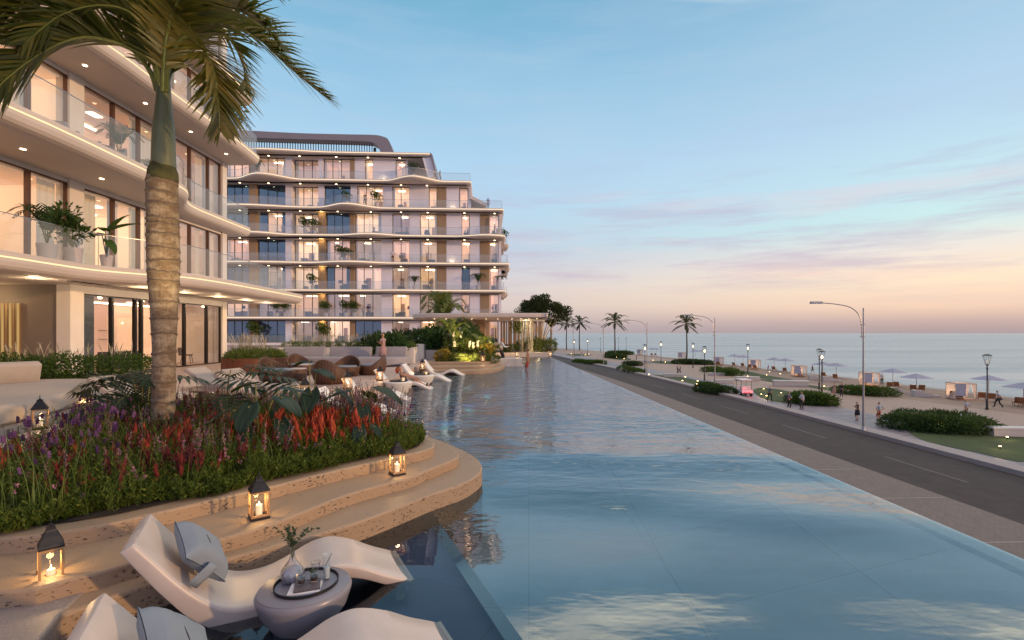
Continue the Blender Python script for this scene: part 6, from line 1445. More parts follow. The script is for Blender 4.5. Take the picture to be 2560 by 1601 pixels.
def ik(a, c, l1, l2, hint):
    a, c = Vector(a), Vector(c); d = c - a; L_ = min(d.length, (l1 + l2) * .999); u = d.normalized(); x = (l1 * l1 - l2 * l2 + L_ * L_) / (2 * L_); h = math.sqrt(max(0, l1 * l1 - x * x))
    hv = Vector(hint); hv = hv - u * hv.dot(u); hv = hv.normalized() if hv.length > 1e-6 else u.orthogonal().normalized(); return a + u * x + hv * h, a + u * L_
def person(label, loc, rz, pose='stand', top='c_shirt', bottom='c_black', skin='skin', hair='h_dark', female=False, height=1.74, skirt=False, long_hair=False, bag=None, sleeves='short', shorts=False, bare=False):
    """faces local +y"""
    t = thing('person', label, 'person', loc, rz); s = height / 1.74; f = .90 if female else 1.0
    lean = {'walk': .10, 'kneel': .05, 'lounge': -.45}.get(pose, .0); hip = V3(0, 0, .93)
    if pose == 'kneel': hip = V3(0, -.05, .46)
    if pose == 'lounge': hip = V3(0, 0, .14)
    if pose == 'sit': hip = V3(0, 0, .5)
    ux = V3(0, math.sin(lean), math.cos(lean)); P = lambda h, y=0, x=0: hip + ux * h + V3(x, y, 0)
    J = {'hip': (hip, (.145 if not female else .15, .105)), 'waist': (P(.16), (.125 * f, .092)), 'chest': (P(.36, .01), (.150 * f, .105)), 'neckb': (P(.49), (.07, .065)), 'neck': (P(.55, .01), .05),
         'head0': (P(.60, .03), (.062, .070)), 'head1': (P(.68, .03), (.076, .092)), 'head2': (P(.76, .02), (.066, .082)), 'nose': (P(.665, .118), .012), 'chin': (P(.60, .085), .030)}
    Bn = [('hip', 'waist'), ('waist', 'chest'), ('chest', 'neckb'), ('neckb', 'neck'), ('neck', 'head0'), ('head0', 'head1'), ('head1', 'head2'), ('head1', 'nose'), ('head0', 'chin')]
    for sd, n in ((-1, 'l'), (1, 'r')):
        sh = P(.455, 0, sd * .175 * f); J['sh' + n] = (sh, .055 * f)
        if pose == 'hips': hand = P(.06, .02, sd * .20); el = (sd, -.5, 0)
        elif pose == 'crossed': hand = P(.27, .20, -sd * .10); el = (sd, -.2, -1)
        elif pose == 'walk': hand = P(-.06, sd * .22, sd * .25); el = (0, -1, 0)
        elif pose == 'kneel': hand = P(.22, .40, sd * .09); el = (sd * .3, -.2, -1)
        elif pose == 'lounge': hand = hip + V3(sd * .16, .42, .20); el = (sd, -.3, -.3)
        elif pose == 'sit': hand = hip + V3(sd * .16, .36, .10); el = (sd, -.6, 0)
        elif pose == 'hold' and sd == 1: hand = P(.22, .28, .10); el = (sd * .3, -.3, -1)
        else: hand = P(-.07, .05, sd * .26); el = (0, -1, 0)
        e, hnd = ik(sh, hand, .29, .255, el); J['el' + n] = (e, .040 * f); J['wr' + n] = (hnd, .026 * f)
        fw = (hnd - e).normalized(); pal = hnd + fw * .07; J['pm' + n] = (pal, (.036, .016))
        Bn += [('chest', 'sh' + n), ('sh' + n, 'el' + n), ('el' + n, 'wr' + n), ('wr' + n, 'pm' + n)]
        sv = fw.cross(V3(sd, .2, .1)).normalized(); cv = sv.cross(fw)
        for i, (o_, l) in enumerate(((-.026, .062), (-.009, .074), (.009, .068), (.024, .052))):
            k1 = pal + sv * o_ + fw * (l * .55); k2 = k1 + (fw * .8 + cv * sd * .4).normalized() * l * .5; J['f%d%s' % (i, n)] = (k1, .0095); J['g%d%s' % (i, n)] = (k2, .007); Bn += [('pm' + n, 'f%d%s' % (i, n)), ('f%d%s' % (i, n), 'g%d%s' % (i, n))]
        th = hnd + fw * .035 - sv * .038; th2 = th + (fw - sv * .4).normalized() * .04; J['t0' + n] = (th, .011); J['t1' + n] = (th2, .008); Bn += [('wr' + n, 't0' + n), ('t0' + n, 't1' + n)]
        hj = hip + V3(sd * .095, 0, -.04)
        if pose == 'walk': ank = V3(sd * .09, sd * .30 - .02, .09 if sd > 0 else .12); kh = (0, 1, 0)
        elif pose == 'kneel': ank = V3(sd * .12, -.32, .08); kh = (0, 1, .4)
        elif pose == 'lounge': ank = hip + V3(sd * .07, .86 - (.12 if sd > 0 else 0), -.06); kh = (0, 0, 1)
        elif pose == 'sit': ank = V3(sd * .11, .42, .09); kh = (0, 1, .6)
        else: ank = V3(sd * .115, -.02 + .03 * sd, .09); kh = (0, 1, 0)
        kn, an = ik(hj, ank, .44, .42, kh); J['th' + n] = (hj.lerp(kn, .15), .085 * (1.04 if female else 1)); J['kn' + n] = (kn, .056); J['ca' + n] = (kn.lerp(an, .35) + V3(0, -.012, 0), .053); J['an' + n] = (an, .036)
        td = V3(0, .15, -.045) if pose not in ('lounge', 'kneel') else (V3(0, .06, .12) if pose == 'lounge' else V3(0, -.14, -.04)); J['to' + n] = (an + td, (.04, .026)); Bn += [('hip', 'th' + n), ('th' + n, 'kn' + n), ('kn' + n, 'ca' + n), ('ca' + n, 'an' + n), ('an' + n, 'to' + n)]
    J = {k: (p * s, tuple(x * s for x in r) if isinstance(r, tuple) else r * s) for k, (p, r) in J.items()}
    vs, fs = skin_mesh('body', J, Bn, 'hip')
    MB().add(vs, fs).build('body', M[skin], t, smooth=True)
    segs = [(a, b, J[a][0], J[b][0]) for a, b in Bn]
    def seg_of(p):
        best, bd, bu = None, 9, 0
        for a, b, A, B_ in segs:
            d = B_ - A; u = max(0, min(1, (p - A).dot(d) / d.length_squared)); e = (A + d * u - p).length
            if e < bd: best, bd, bu = (a, b), e, u
        return best, bu
    reg = [seg_of(v) for v in vs]
    def wear(name, test, off_, m):
        keep = [f_ for f_ in fs if all(test(*reg[i], vs[i]) for i in f_)]
        if not keep: return None
        nrm = {}
        for f_ in keep:
            n0 = (vs[f_[1]] - vs[f_[0]]).cross(vs[f_[2]] - vs[f_[0]])
            for i in f_: nrm[i] = nrm.get(i, V3(0, 0, 0)) + n0
        mp = {}; nv = []
        for i in nrm: mp[i] = len(nv); nv.append(vs[i] + nrm[i].normalized() * off_)
        return MB().add(nv, [tuple(mp[i] for i in f_) for f_ in keep]).build(name, M[m], t, smooth=True)
    if not bare:
        def shirt(sg, u, v):
            a, b = sg
            if a in ('hip', 'waist', 'chest') and b in ('waist', 'chest', 'neckb', 'shl', 'shr'): return True
            if a in ('shl', 'shr'): return u < (.55 if sleeves == 'short' else 2) if sleeves else u < .1
            if sleeves == 'long' and a in ('ell', 'elr') and b.startswith('wr'): return u < .92
            return False
        wear('top', shirt, .012 * s, top)
    def pants(sg, u, v):
        a, b = sg
        if a == 'hip' and (b == 'waist' and u < .45 or b.startswith('th')): return True
        if a.startswith('th'): return True if not (shorts or skirt) else u < .72
        if a.startswith('kn') or a.startswith('ca'): return not (shorts or skirt)
        return False
    wear('trousers' if not (shorts or skirt) else ('shorts' if shorts else 'skirt'), pants, .015 * s, bottom)
    if skirt:
        k = J['knl'][0].lerp(J['knr'][0], .5); h_ = J['hip'][0]; MB().lathe([(.17 * s, h_.z + .05), (.20 * s, h_.z - .10), (.22 * s, k.z + .02), (.19 * s, k.z + .02)], 18, (0, 0, 0), 1, .75, None, False, False).build('skirt_hem', M[bottom], t, smooth=True)
    for n in 'lr': wear('shoe', lambda sg, u, v: sg[1] == 'to' + n and not bare, .008, 'c_charcoal')
    hc = J['head1'][0]; up_ = (J['head2'][0] - J['head0'][0]).normalized(); fy = V3(0, 1, 0)
    wear('hair', lambda sg, u, v: sg[0] in ('head1', 'head0') and sg[1] in ('head2', 'head1') and ((v - hc).dot(up_) > .028 * s or (v - hc).y < -.012 * s and (v - hc).dot(up_) > (-.16 if long_hair else -.05) * s), .013 * s, hair)
    ey = MB()
    for sx in (-1, 1): ey.lathe([(.001, 0), (.008, .006), (.001, .012)], 8, tuple(hc + V3(sx * .03, .082, -.0) * s))
    ey.build('eyes', M['c_black'], t)
    if long_hair: MB().tube([hc + V3(0, -.05, .02) * s, hc + V3(0, -.10, -.08) * s, hc + V3(0, -.08, -.2) * s], [.07 * s, .075 * s, .04 * s], 10).build('hair_length', M[hair], t, smooth=True)
    if bag == 'backpack': MB().stack([(-.15, -.30), (.15, -.30), (.15, -.12), (-.15, -.12)], [(.98 * s, .03), (1.03 * s, 0), (1.36 * s, 0), (1.42 * s, .04)]).build('backpack', M['c_charcoal'], t, bevel=.03)
    if bag == 'shoulder':
        MB().stack([(.20, -.34), (.34, -.34), (.34, .02), (.20, .02)], [(.72 * s, .02), (.76 * s, 0), (1.0 * s, 0), (1.03 * s, .03)]).build('shoulder_bag', M['c_charcoal'], t, bevel=.02); MB().tube([(.27, -.3, 1.0 * s), (.12, -.05, 1.42 * s), (-.05, .0, 1.44 * s), (.27, .0, 1.0 * s)], .012, 5).build('strap', M['c_charcoal'], t)
    return t
def gpos(v, x, y, z=ZS): a = G(v, x, y, z); return (a[0], a[1], z)
# terrace and pool
person('woman in a rose dress standing with crossed arms behind the wicker pod chair', (-6.55, 24.6, 0), R(60), 'crossed', 'c_rose', 'c_rose', 'skin', 'h_blond', True, 1.68, True, False)
person('red haired woman in dark swimwear sitting on a white water lounger', (FLG[2][0][0] - .95, FLG[2][0][1] + .02, ZW + .0), R(-88), 'lounge', 'c_navy', 'c_navy', 'skin', 'h_red', True, 1.68, False, True, None, None, True)
person('waiter in white shirt kneeling with a tablet on the marble bar counter', (-.62, 29.9, .115), R(-75), 'kneel', 'c_shirt', 'c_black', 'skin', 'h_dark', False, 1.76, False, False, None, 'long')
o = MB().box(-.12, .12, -.09, .09, 0, .012).build('tablet', M['black'], bevel=.004); o.location = (-.2, 30.02, .78); o.rotation_euler = (R(20), 0, R(-75)); tag(o, 'dark tablet held in the hands of the kneeling waiter', 'tablet')
person('bare chested man in red shorts standing in the pool at the bar counter', (.95, 29.15, -1.02), R(75), 'hold', 'c_redc', 'c_redc', 'skind', 'h_dark', False, 1.78, False, False, None, None, True, True)
person('man in lilac blue shirt sitting behind the feather grass with his back turned', (-8.9, 27.9, .35), R(140), 'sit', 'c_blue', 'c_navy', 'skin', 'h_red', False, 1.76)
# far balconies
def fp(zx, lev, o_=-1.0): return on_far(zx, lev, o_)
person('person in lilac clothes at the railing of the topmost far terrace beside the sloped fin', fp(1570, 6, -.6), R(-60), 'hips', 'c_rose', 'c_sky', 'skin', 'h_dark', True, 1.7)
person('person in blue at the railing of the far terrace beside the stepped parapet', fp(1905, 5, -.6), R(20), 'stand', 'c_blue', 'c_blue', 'skin', 'h_dark', False, 1.76)
person('man in dark clothes between two pot plants on the fifth far balcony level', fp(1065, 5, -1.8), R(180), 'stand', 'c_black', 'c_navy', 'skin', 'h_dark', False, 1.78)
person('woman leaning at the right end of the fourth far balcony level', fp(1950, 4, -1.2), R(100), 'hips', 'c_rose', 'c_denim', 'skin', 'h_dark', True, 1.68)
person('man in pale shirt and dark shorts on the third far balcony level', fp(1248, 3, -1.1), R(180), 'hips', 'c_shirt', 'c_black', 'skin', 'h_dark', False, 1.76, False, False, None, 'short', True)
person('taller dark dressed man of the couple on the first far balcony level', fp(1077, 1, -.9), R(0), 'hips', 'c_navy', 'c_navy', 'skin', 'h_dark', False, 1.78)
person('smaller pale dressed person of the couple on the first far balcony level', fp(1038, 1, -.9), R(-60), 'stand', 'c_sky', 'c_denim', 'skin', 'h_blond', True, 1.55)
# promenade and beach
person('blond woman in a short black dress standing by the tall street lamp', gpos('p', 2318, 1160), R(10), 'crossed', 'c_black', 'c_black', 'skin', 'h_blond', True, 1.72, True, False, None, None)
person('man in pale shirt and red shorts with hands on hips on the dark paving', gpos('r', 335, 1128), R(10), 'hips', 'c_sky', 'c_redc', 'skin', 'h_dark', False, 1.76, False, False, None, 'short', True)
person('man in blue shirt with dark backpack facing the man in white', gpos('p', 1280, 992), R(-70), 'hold', 'c_blue', 'c_black', 'skin', 'h_dark', False, 1.80, False, False, 'backpack')
person('man in white shirt and black trousers facing the man with backpack', gpos('p', 1480, 990), R(100), 'hold', 'c_shirt', 'c_black', 'skin', 'h_dark', False, 1.78, False, False, None, 'long')
person('man in teal shirt walking at the edge of the lit lawn', gpos('p', 990, 868), R(-60), 'walk', 'c_teal', 'c_black', 'skin', 'h_dark', False, 1.76)
person('woman in a pale pink dress near the long hedge', gpos('p', 1970, 790), R(80), 'stand', 'c_rose', 'c_rose', 'skin', 'h_dark', True, 1.70, True)
person('person in dark coat beside the woman in the pale pink dress', gpos('p', 2080, 800), R(120), 'stand', 'c_black', 'c_black', 'skind', 'h_red', True, 1.68, False, True, None, 'long')
person('man in light blue shirt standing behind the large flowering hedge', gpos('r', 1592, 1085), R(20), 'hips', 'c_sky', 'c_charcoal', 'skin', 'h_grey', False, 1.78)
person('man in white shirt with shoulder bag walking past the big lantern lamp', gpos('r', 2050, 920), R(60), 'walk', 'c_shirt', 'c_black', 'skin', 'h_dark', False, 1.80, False, False, 'shoulder')
person('attendant in white shirt and black trousers on the sand beside a cabana', gpos('r', 372, 590, ZB + .15), R(150), 'stand', 'c_shirt', 'c_black', 'skin', 'h_dark', False, 1.76)
person('child in blue shirt on the sand between two lounger pairs', gpos('p', 972, 408, ZB + .15), R(30), 'stand', 'c_blue', 'c_redc', 'skin', 'h_dark', False, 1.35, False, False, None, 'short', True)
person('woman in a short black outfit walking at the shore', gpos('p', 1642, 450, ZB + .1), R(70), 'walk', 'c_black', 'c_black', 'skin', 'h_dark', True, 1.70, False, False, None, 'short', True)
person('left one of two people in white shirts and black trousers on the plaza', gpos('m', 2018, 1045), R(-80), 'hold', 'c_shirt', 'c_black', 'skin', 'h_dark', False, 1.76)
person('right one of two people in white shirts and black trousers on the plaza', gpos('m', 2062, 1040), R(80), 'hold', 'c_shirt', 'c_black', 'skin', 'h_dark', False, 1.74)
person('dark dressed person behind the small square hedge on the plaza', gpos('m', 1400, 862), R(90), 'hold', 'c_black', 'c_black', 'skin', 'h_dark', False, 1.74)
person('distant person in red top near the curved strip of grass', gpos('m', 566, 800), R(0), 'stand', 'c_redc', 'c_shirt', 'skin', 'h_dark', True, 1.70)
# ================================================================ street lamps, promenade lamps
index_kids()
def kx(y):  # kerb x at distance y
    for a, b in zip(kerb, kerb[1:]):
        if a.y <= y <= b.y: return lerp(a.x, b.x, (y - a.y) / (b.y - a.y))
    return kerb[-1].x
def make_street(label):
    t = thing('street_lamp', label, 'street lamp', group='tall street lamps along the kerb')
    MB().tube([(0, 0, 0), (0, 0, 4), (0, 0, 9.5)], [.085, .07, .05], 10).lathe([(.16, 0), (.16, .04), (.11, .5), (.09, .52)], 14).build('pole', M['steel'], t, smooth='auto')
    mb = MB(); mb.tube(catmull([V3(-.13, 0, 7.2), V3(-.14, 0, 8.2), V3(-.35, 0, 9.0), V3(-1.0, 0, 9.55), V3(-2.0, 0, 9.78), V3(-3.0, 0, 9.88)], 5), .035, 8)
    for z in (7.3, 8.2): mb.box(-.2, .12, -.04, .04, z, z + .06)
    mb.build('arm', M['steel'], t, smooth='auto')
    MB().stack([(-3.9, -.16), (-3.05, -.12), (-3.0, 0), (-3.05, .12), (-3.9, .16), (-4.0, 0)], [(9.82, .03), (9.85, 0), (9.95, .02), (10.0, .08)]).build('lamp_head', M['steel'], t)
    return t
ys = [(36.6, 'tall grey street lamp standing beside the woman in black, nearest of the row'), (62, 'second tall street lamp, standing by the hedge left of the golf cart'), (86, 'third tall street lamp, in front of the coconut palm row'), (111, 'fourth tall street lamp, thin against the sea left of a coconut palm'), (139, 'fifth tall street lamp, faint beside the two distant palms')]
series(make_street, [((kx(y) + (-.1 if y < 40 else .6), y, ZS), R(-2), l) for y, l in ys])
def make_park(label, lit=True):
    t = thing('lantern_post', label, 'lamp post', group='lantern posts on the promenade')
    MB().lathe([(.17, 0), (.17, .08), (.11, .18), (.11, .9), (.07, 1.0), (.055, 1.05), (.05, 4.0), (.09, 4.05), (.09, 4.12), (.05, 4.18), (.05, 4.35), (.12, 4.42), (.12, 4.46)], 12).build('post', M['black'], t, smooth='auto')
    fr = MB()
    for k in range(6):
        a = 2 * PI * k / 6; fr.beam((math.cos(a) * .12, math.sin(a) * .12, 4.45), (math.cos(a) * .36, math.sin(a) * .36, 5.35), .018)
    for r, z in ((.125, 4.46), (.36, 5.35)):
        for k in range(6): a, b = 2 * PI * k / 6, 2 * PI * (k + 1) / 6; fr.beam((math.cos(a) * r, math.sin(a) * r, z), (math.cos(b) * r, math.sin(b) * r, z), .02)
    fr.build('lantern_frame', M['black'], t)
    MB().lathe([(.12, 4.46), (.355, 5.34)], 6, cap0=False, cap1=False).build('lantern_glass', M['clear'], t)
    MB().lathe([(.38, 5.35), (.37, 5.38), (.2, 5.48), (.05, 5.52)], 12).build('cap', M['black'], t)
    MB().lathe([(.02, 4.5), (.085, 4.56), (.085, 4.8), (.05, 4.9)], 12).build('bulb', M['lamp'] if lit else mat('faint_bulb', (.75, .70, .62), .3, **{'Emission Color': (1, .85, .65, 1), 'Emission Strength': .25}), t, smooth='auto')  # bulbs of the dark posts still carry a faint warm emission
    return t
def P2D(v, x, y, z=ZS): a = G(v, x, y, z); return (a[0], a[1], z)
LIT_ = [(P2D('p', 1783, 795), 'glowing lantern post in front of the fern hedge by the two talking men'), (P2D('p', 663, 440), 'glowing lantern post above the golf cart'), (P2D('p', 8, 555), 'glowing lantern post left of the golf cart near the stone bench'), (P2D('m', 2252, 970), 'glowing lantern post right of the largest coconut palm'), (P2D('m', 1768, 900), 'glowing lantern post left of the largest coconut palm'), (P2D('m', 1524, 1055), 'glowing lantern post near the kerb beside the low hedge'), (P2D('m', 658, 757), 'distant glowing lantern post between two coconut palms'), (P2D('m', 457, 800), 'distant glowing lantern post near the curved grass strip')]
series(make_park, [(p, 0, l) for p, l in LIT_])
UN = [(P2D('r', 1888, 945), 'big unlit lantern post nearest the beach at the right'), (P2D('p', 1742, 690), 'unlit lantern post just left of the glowing one by the fern hedge'), (P2D('m', 1127, 705), 'distant dark lantern post behind the square hedge'), (P2D('m', 1242, 703), 'distant dark lantern post right of the square hedge'), (P2D('m', 853, 722), 'distant thin lantern post beside the fourth street lamp'), (P2D('r', 2440, 1005), 'unlit lantern post cut by the right edge of the picture')]
series(lambda l: make_park(l, False), [(p, 0, l) for p, l in UN[:-1]])
for p, _ in LIT_[:6]: lamp('POINT', 'post_lamp', (p[0], p[1], p[2] + 4.7), 260, (1, .66, .32), shadow_soft_size=.1)
# garden spots
def make_spot(label):
    t = thing('garden_spotlight', label, 'spotlight', group='garden spotlights on the lawns'); MB().tube([(0, 0, 0), (0, 0, .16)], .02, 6).build('stake', M['black'], t); MB().lathe([(.05, .15), (.07, .18), (.075, .28), (.06, .30)], 10).build('housing', M['black'], t); MB().lathe([(.001, .33), (.06, .32), (.075, .30), (.06, .27)][::-1], 10).build('lens', M['spot'], t); return t
SPT = [('r', 1218, 1225, 'on the lawn edge below the large flowering hedge'), ('r', 2178, 1340, 'in front of the stone bench at the right edge'), ('r', 2075, 1475, 'on the big lawn nearest the bottom right'), ('p', 902, 680, 'topmost on the oval lawn by the golf cart'), ('p', 868, 762, 'leftmost on the oval lawn by the golf cart'), ('p', 945, 785, 'beside the man in teal on the oval lawn'), ('p', 1168, 740, 'alone on the oval lawn left of the man with backpack'), ('p', 1065, 565, 'on the grass strip end left of the long bench'), ('p', 1318, 575, 'above the long stone bench'), ('p', 1815, 640, 'at the foot of the glowing lantern post'), ('p', 1942, 668, 'beside the woman in pink'), ('p', 568, 495, 'left of the two above the golf cart roof'), ('p', 660, 490, 'right of the two above the golf cart roof'), ('p', 948, 472, 'on the curved grass strip towards the beach'), ('p', 1152, 452, 'at the end of the curved grass strip'), ('p', 990, 420, 'near the child on the sand'), ('m', 1585, 1075, 'at the tip of the long kerb lawn'), ('m', 2092, 1172, 'lower left on the long kerb lawn'), ('m', 2135, 1115, 'in front of the plaza bench'), ('m', 2322, 1178, 'upper one beside the low kerb hedge'), ('m', 2306, 1222, 'lower one beside the low kerb hedge'), ('m', 1650, 858, 'left on the distant strip lawn'), ('m', 1832, 885, 'right on the distant strip lawn'), ('m', 2030, 895, 'at the foot of the largest coconut palm hedge'), ('m', 2390, 900, 'right of the largest coconut palm hedge'), ('m', 1097, 815, 'below the square hedge'), ('m', 1210, 835, 'right of the square hedge on its lawn'), ('m', 600, 845, 'upper one in the distant kerb hedge'), ('m', 663, 870, 'lower one in the distant kerb hedge'), ('m', 832, 860, 'right end of the distant kerb hedge'), ('m', 410, 762, 'left on the far curved grass strip'), ('m', 628, 775, 'middle of the far curved grass strip'), ('m', 678, 765, 'right on the far curved grass strip')]
series(make_spot, [(P2D(v, x, y, ZS + .25)[:2] + (ZS,), 0, 'small glowing spotlight ' + l, .85 if v != 'm' else 1.2) for v, x, y, l in SPT])
for v, x, y, l in SPT[:11]: p = P2D(v, x, y, ZS + .25); lamp('POINT', 'spot_glow', (p[0], p[1], ZS + .55), 14, (1, .66, .28), shadow_soft_size=.06)
# ================================================================ hedges on the promenade
HG = [('r', [(760, 1235, .95), (960, 1270, 1.1), (1200, 1290, 1.15), (1450, 1310, 1.1), (1700, 1320, 1.1), (1880, 1300, 1.0), (900, 1130, .8), (1300, 1150, .85), (1650, 1180, .85)], 'large dark hedge with a few white blossoms on the right lawn', .28, 'hedged', 1.35), ('r', [(30, 735, .9), (180, 750, 1.0), (340, 760, 1.0), (480, 765, .9), (-80, 720, .8)], 'long low hedge between the plaza and the cabanas', .27, 'hedge', 1.5), ('p', [(1470, 900, .9), (1600, 925, 1.1), (1750, 940, 1.1), (1900, 945, 1.0), (1550, 850, .8), (1720, 860, .8)], 'feathery fern hedge behind the two talking men', .32, 'hedge', 1.1), ('p', [(30, 730, .9), (140, 750, 1.0), (250, 770, 1.0), (370, 780, .9), (80, 690, .8)], 'dark kerb hedge left of the golf cart', .3, 'hedged', 1.15), ('p', [(120, 430, .9), (240, 460, 1.0), (370, 485, 1.0), (500, 490, .9), (200, 420, .8), (420, 440, .8)], 'rounded hedge behind the stone bench above the golf cart', .3, 'hedge', 1.5),
      ('m', [(2060, 910, .9), (2160, 918, 1.1), (2270, 920, 1.1), (2390, 920, 1.0), (2480, 925, .9)], 'hedge at the foot of the largest coconut palm', .36, 'hedged', 1.6), ('m', [(1280, 938, .9), (1345, 940, 1.0), (1415, 940, .9)], 'small square hedge on the plaza', .3, 'hedged', 1.15), ('m', [(1200, 1005, .8), (1290, 1030, .9), (1370, 1045, .9), (1440, 1058, .8)], 'low golden green hedge by the kerb', .28, 'hedge', 1.0), ('m', [(1030, 820, 1.2), (1090, 828, 1.3), (1150, 825, 1.2)], 'square hedge at the second coconut palm', .4, 'hedged', 2.0), ('m', [(1050, 772, 1.1), (1120, 774, 1.2), (1200, 774, 1.2), (1255, 770, 1.1)], 'boxy hedge at the shore behind the second coconut palm', .45, 'hedged', 2.3), ('m', [(520, 885, .6), (600, 895, .7), (700, 910, .8), (790, 918, .9), (860, 920, .9)], 'distant low hedge along the kerb', .36, 'hedge', 1.3)]
for v, pts, lab, ls, m, sc in HG:
    bl3 = []
    for x, y, h in pts: p = P2D(v, x, y); bl3.append(((p[0], p[1] + .6 * sc, ZS + h * .45), (1.15 * sc, .9 * sc, h * .62)))
    o = shrub('hedge', lab, 'hedge', bl3, m, ls * 1.1, 300 / (sc ** 1.2), None, 'hedges on the promenade', ls * .17)
    if 'blossoms' in lab:
        mb = MB()
        for c, r in bl3[6:]:
            for k in range(3):
                p = Vector(c) + V3(rnd(-.7, .7), -.6, rnd(.1, .5))
                for i in range(6): leaf4(mb, p, rdir(), rdir(), .11, .05)
        mb.build('blossom', mat('white_blossom', (.7, .7, .72), .7), o, world=True)
# ================================================================ stone benches
def make_bench(label):
    t = thing('stone_bench', label, 'bench', group='stone benches on the promenade'); MB().box(-1.4, 1.4, -.28, .28, .0, .40).build('base', M['stone'], t, bevel=.015); MB().box(-1.45, 1.45, -.31, .31, .402, .52).build('seat', M['marble'], t, bevel=.02); return t
series(make_bench, [(P2D('p', 300, 592), R(-8), 'stone bench left of the golf cart behind the kerb hedge', 1.0), (P2D('p', 190, 480), R(-15), 'stone bench in front of the rounded hedge', 1.0), (P2D('p', 655, 555), R(-10), 'stone bench just behind the golf cart roof', 1.25), (P2D('p', 1305, 640), R(-12), 'long stone bench on the grass strip in the middle of the plaza', 1.6), (P2D('r', 2330, 1330), R(-8), 'stone bench at the right edge by the big lawn', 1.3), (P2D('m', 1950, 1108), R(-12), 'stone bench in front of the two people in white shirts', 1.1), (P2D('m', 1510, 893), R(-8), 'distant stone bench behind the small square hedge', 1.4)])
# ================================================================ golf cart
CP = P2D('p', 600, 780); GC = thing('golf_cart', 'white golf cart with glowing red tail lamps on the dark paving, seen from behind', 'golf cart', CP, R(-4))
MB().stack([(-.6, -1.1), (.6, -1.1), (.62, 1.1), (.45, 1.35), (-.45, 1.35), (-.62, 1.1)], [(.28, .08), (.34, 0), (.62, .0), (.72, .05)]).build('body', M['cart'], GC, bevel=.04)
MB().box(-.58, .58, -.55, -.2, .72, 1.22, Matrix.Rotation(.12, 4, 'X')).build('seat_back', M['cart'], GC, bevel=.05); MB().box(-.56, .56, -.5, .2, .7, .84).build('seat', M['cart'], GC, bevel=.04); MB().box(-.58, .58, .75, .85, .7, 1.1).build('dashboard', M['cart'], GC, bevel=.03)
MB().stack([(-.66, -.9), (.66, -.9), (.66, 1.0), (-.66, 1.0)], [(1.86, .06), (1.9, 0), (1.96, .01), (2.0, .08)]).build('roof', M['cart'], GC, bevel=.02)
for x in (-.58, .58):
    for y0, y1 in ((-.75, -.8), (.85, .7)): MB().beam((x, y0, .7), (x, y1, 1.88), .035).build('roof_post', M['black'], GC)
    for y in (-.75, .9):
        w = MB().lathe([(.10, -.09), (.23, -.09), (.24, 0), (.23, .09), (.10, .09)], 20, M=Matrix.Translation((x, y, .24)) @ Matrix.Rotation(PI / 2, 4, 'Y')).build('wheel', M['rubber'], GC); MB().lathe([(.12, -.095), (.12, .095)], 14, M=Matrix.Translation((x, y, .24)) @ Matrix.Rotation(PI / 2, 4, 'Y')).build('rim', M['steel'], w)
    MB().lathe([(.085, -.03), (.085, .02), (.06, .03)], 14, M=Matrix.Translation((x * .85, -1.1, .60)) @ Matrix.Rotation(PI / 2, 4, 'X')).build('tail_lamp', M['tail'], GC)
MB().box(-.5, .5, -1.16, -1.08, .3, .42).build('bumper', M['black'], GC, bevel=.02); MB().box(-.3, .3, -1.13, -1.1, .46, .56).build('rear_panel', M['steel'], GC)
lamp('POINT', 'tail_glow', (CP[0], CP[1] - 1.5, CP[2] + .6), 26, (1, .06, .08), shadow_soft_size=.2)
# ================================================================ beach: cabanas, parasols, loungers
zs = ZB + .12
def make_cabana(label):
    t = thing('beach_cabana', label, 'cabana', group='curtained beach cabanas'); fr = MB(); w, d, h = 1.35, 1.2, 2.05
    for sx in (-1, 1):
        for sy in (-1, 1): MB().box(sx * w - .04, sx * w + .04, sy * d - .04, sy * d + .04, 0, h).build('post', M['furnl'], t)
    for s in (-1, 1): fr.box(-w - .05, w + .05, s * d - .04, s * d + .04, h, h + .08); fr.box(s * w - .04, s * w + .04, -d + .04, d - .04, h, h + .08)
    fr.build('roof_frame', M['furnl'], t); MB().box(-w + .05, w - .05, -d + .05, d - .05, h + .02, h + .05).build('roof_cloth', M['sheer'], t)
    MB().box(-w + .05, w - .05, -d + .1, d - .1, 0, .12).build('platform', M['teak'], t)
    def drape(pts, n=18):
        lo, hi = [], []
        for i in range(n + 1):
            u = i / n; x, y, x2, y2 = [lerp(a, b, u) for a, b in zip(pts[0], pts[1])]; k = .035 * math.sin(u * 26); hi.append((x + k * .3, y + k, h)); lo.append((x2 + k * .3, y2 + k, .1))
        mb = MB(); md = [((a[0] + b[0]) / 2, (a[1] + b[1]) / 2, (a[2] + b[2]) / 2) for a, b in zip(lo, hi)]; mb.rings([lo, md, hi], False, False, False); mb.build('curtain', M['sheer'], t, smooth=True)
    drape(((-w, d, -w, d), (w, d, w, d))); drape(((-w, -d, -w, -d), (-w, d, -w, d)))
    drape(((w, -d, w, -d), (w, d * .1, w, -d * .75))); drape(((.0, -d, .0, -d), (w * .45, -d, .08, -d))); drape(((w * .55, -d, w * .95, -d), (w, -d, w, -d)))
    MB().quad((-w, -d - .01, .55), (0, -d - .01, .55), (0, -d - .01, h), (-w, -d - .01, h)).build('blind', M['canvas'], t)
    return t
CS = 1.0
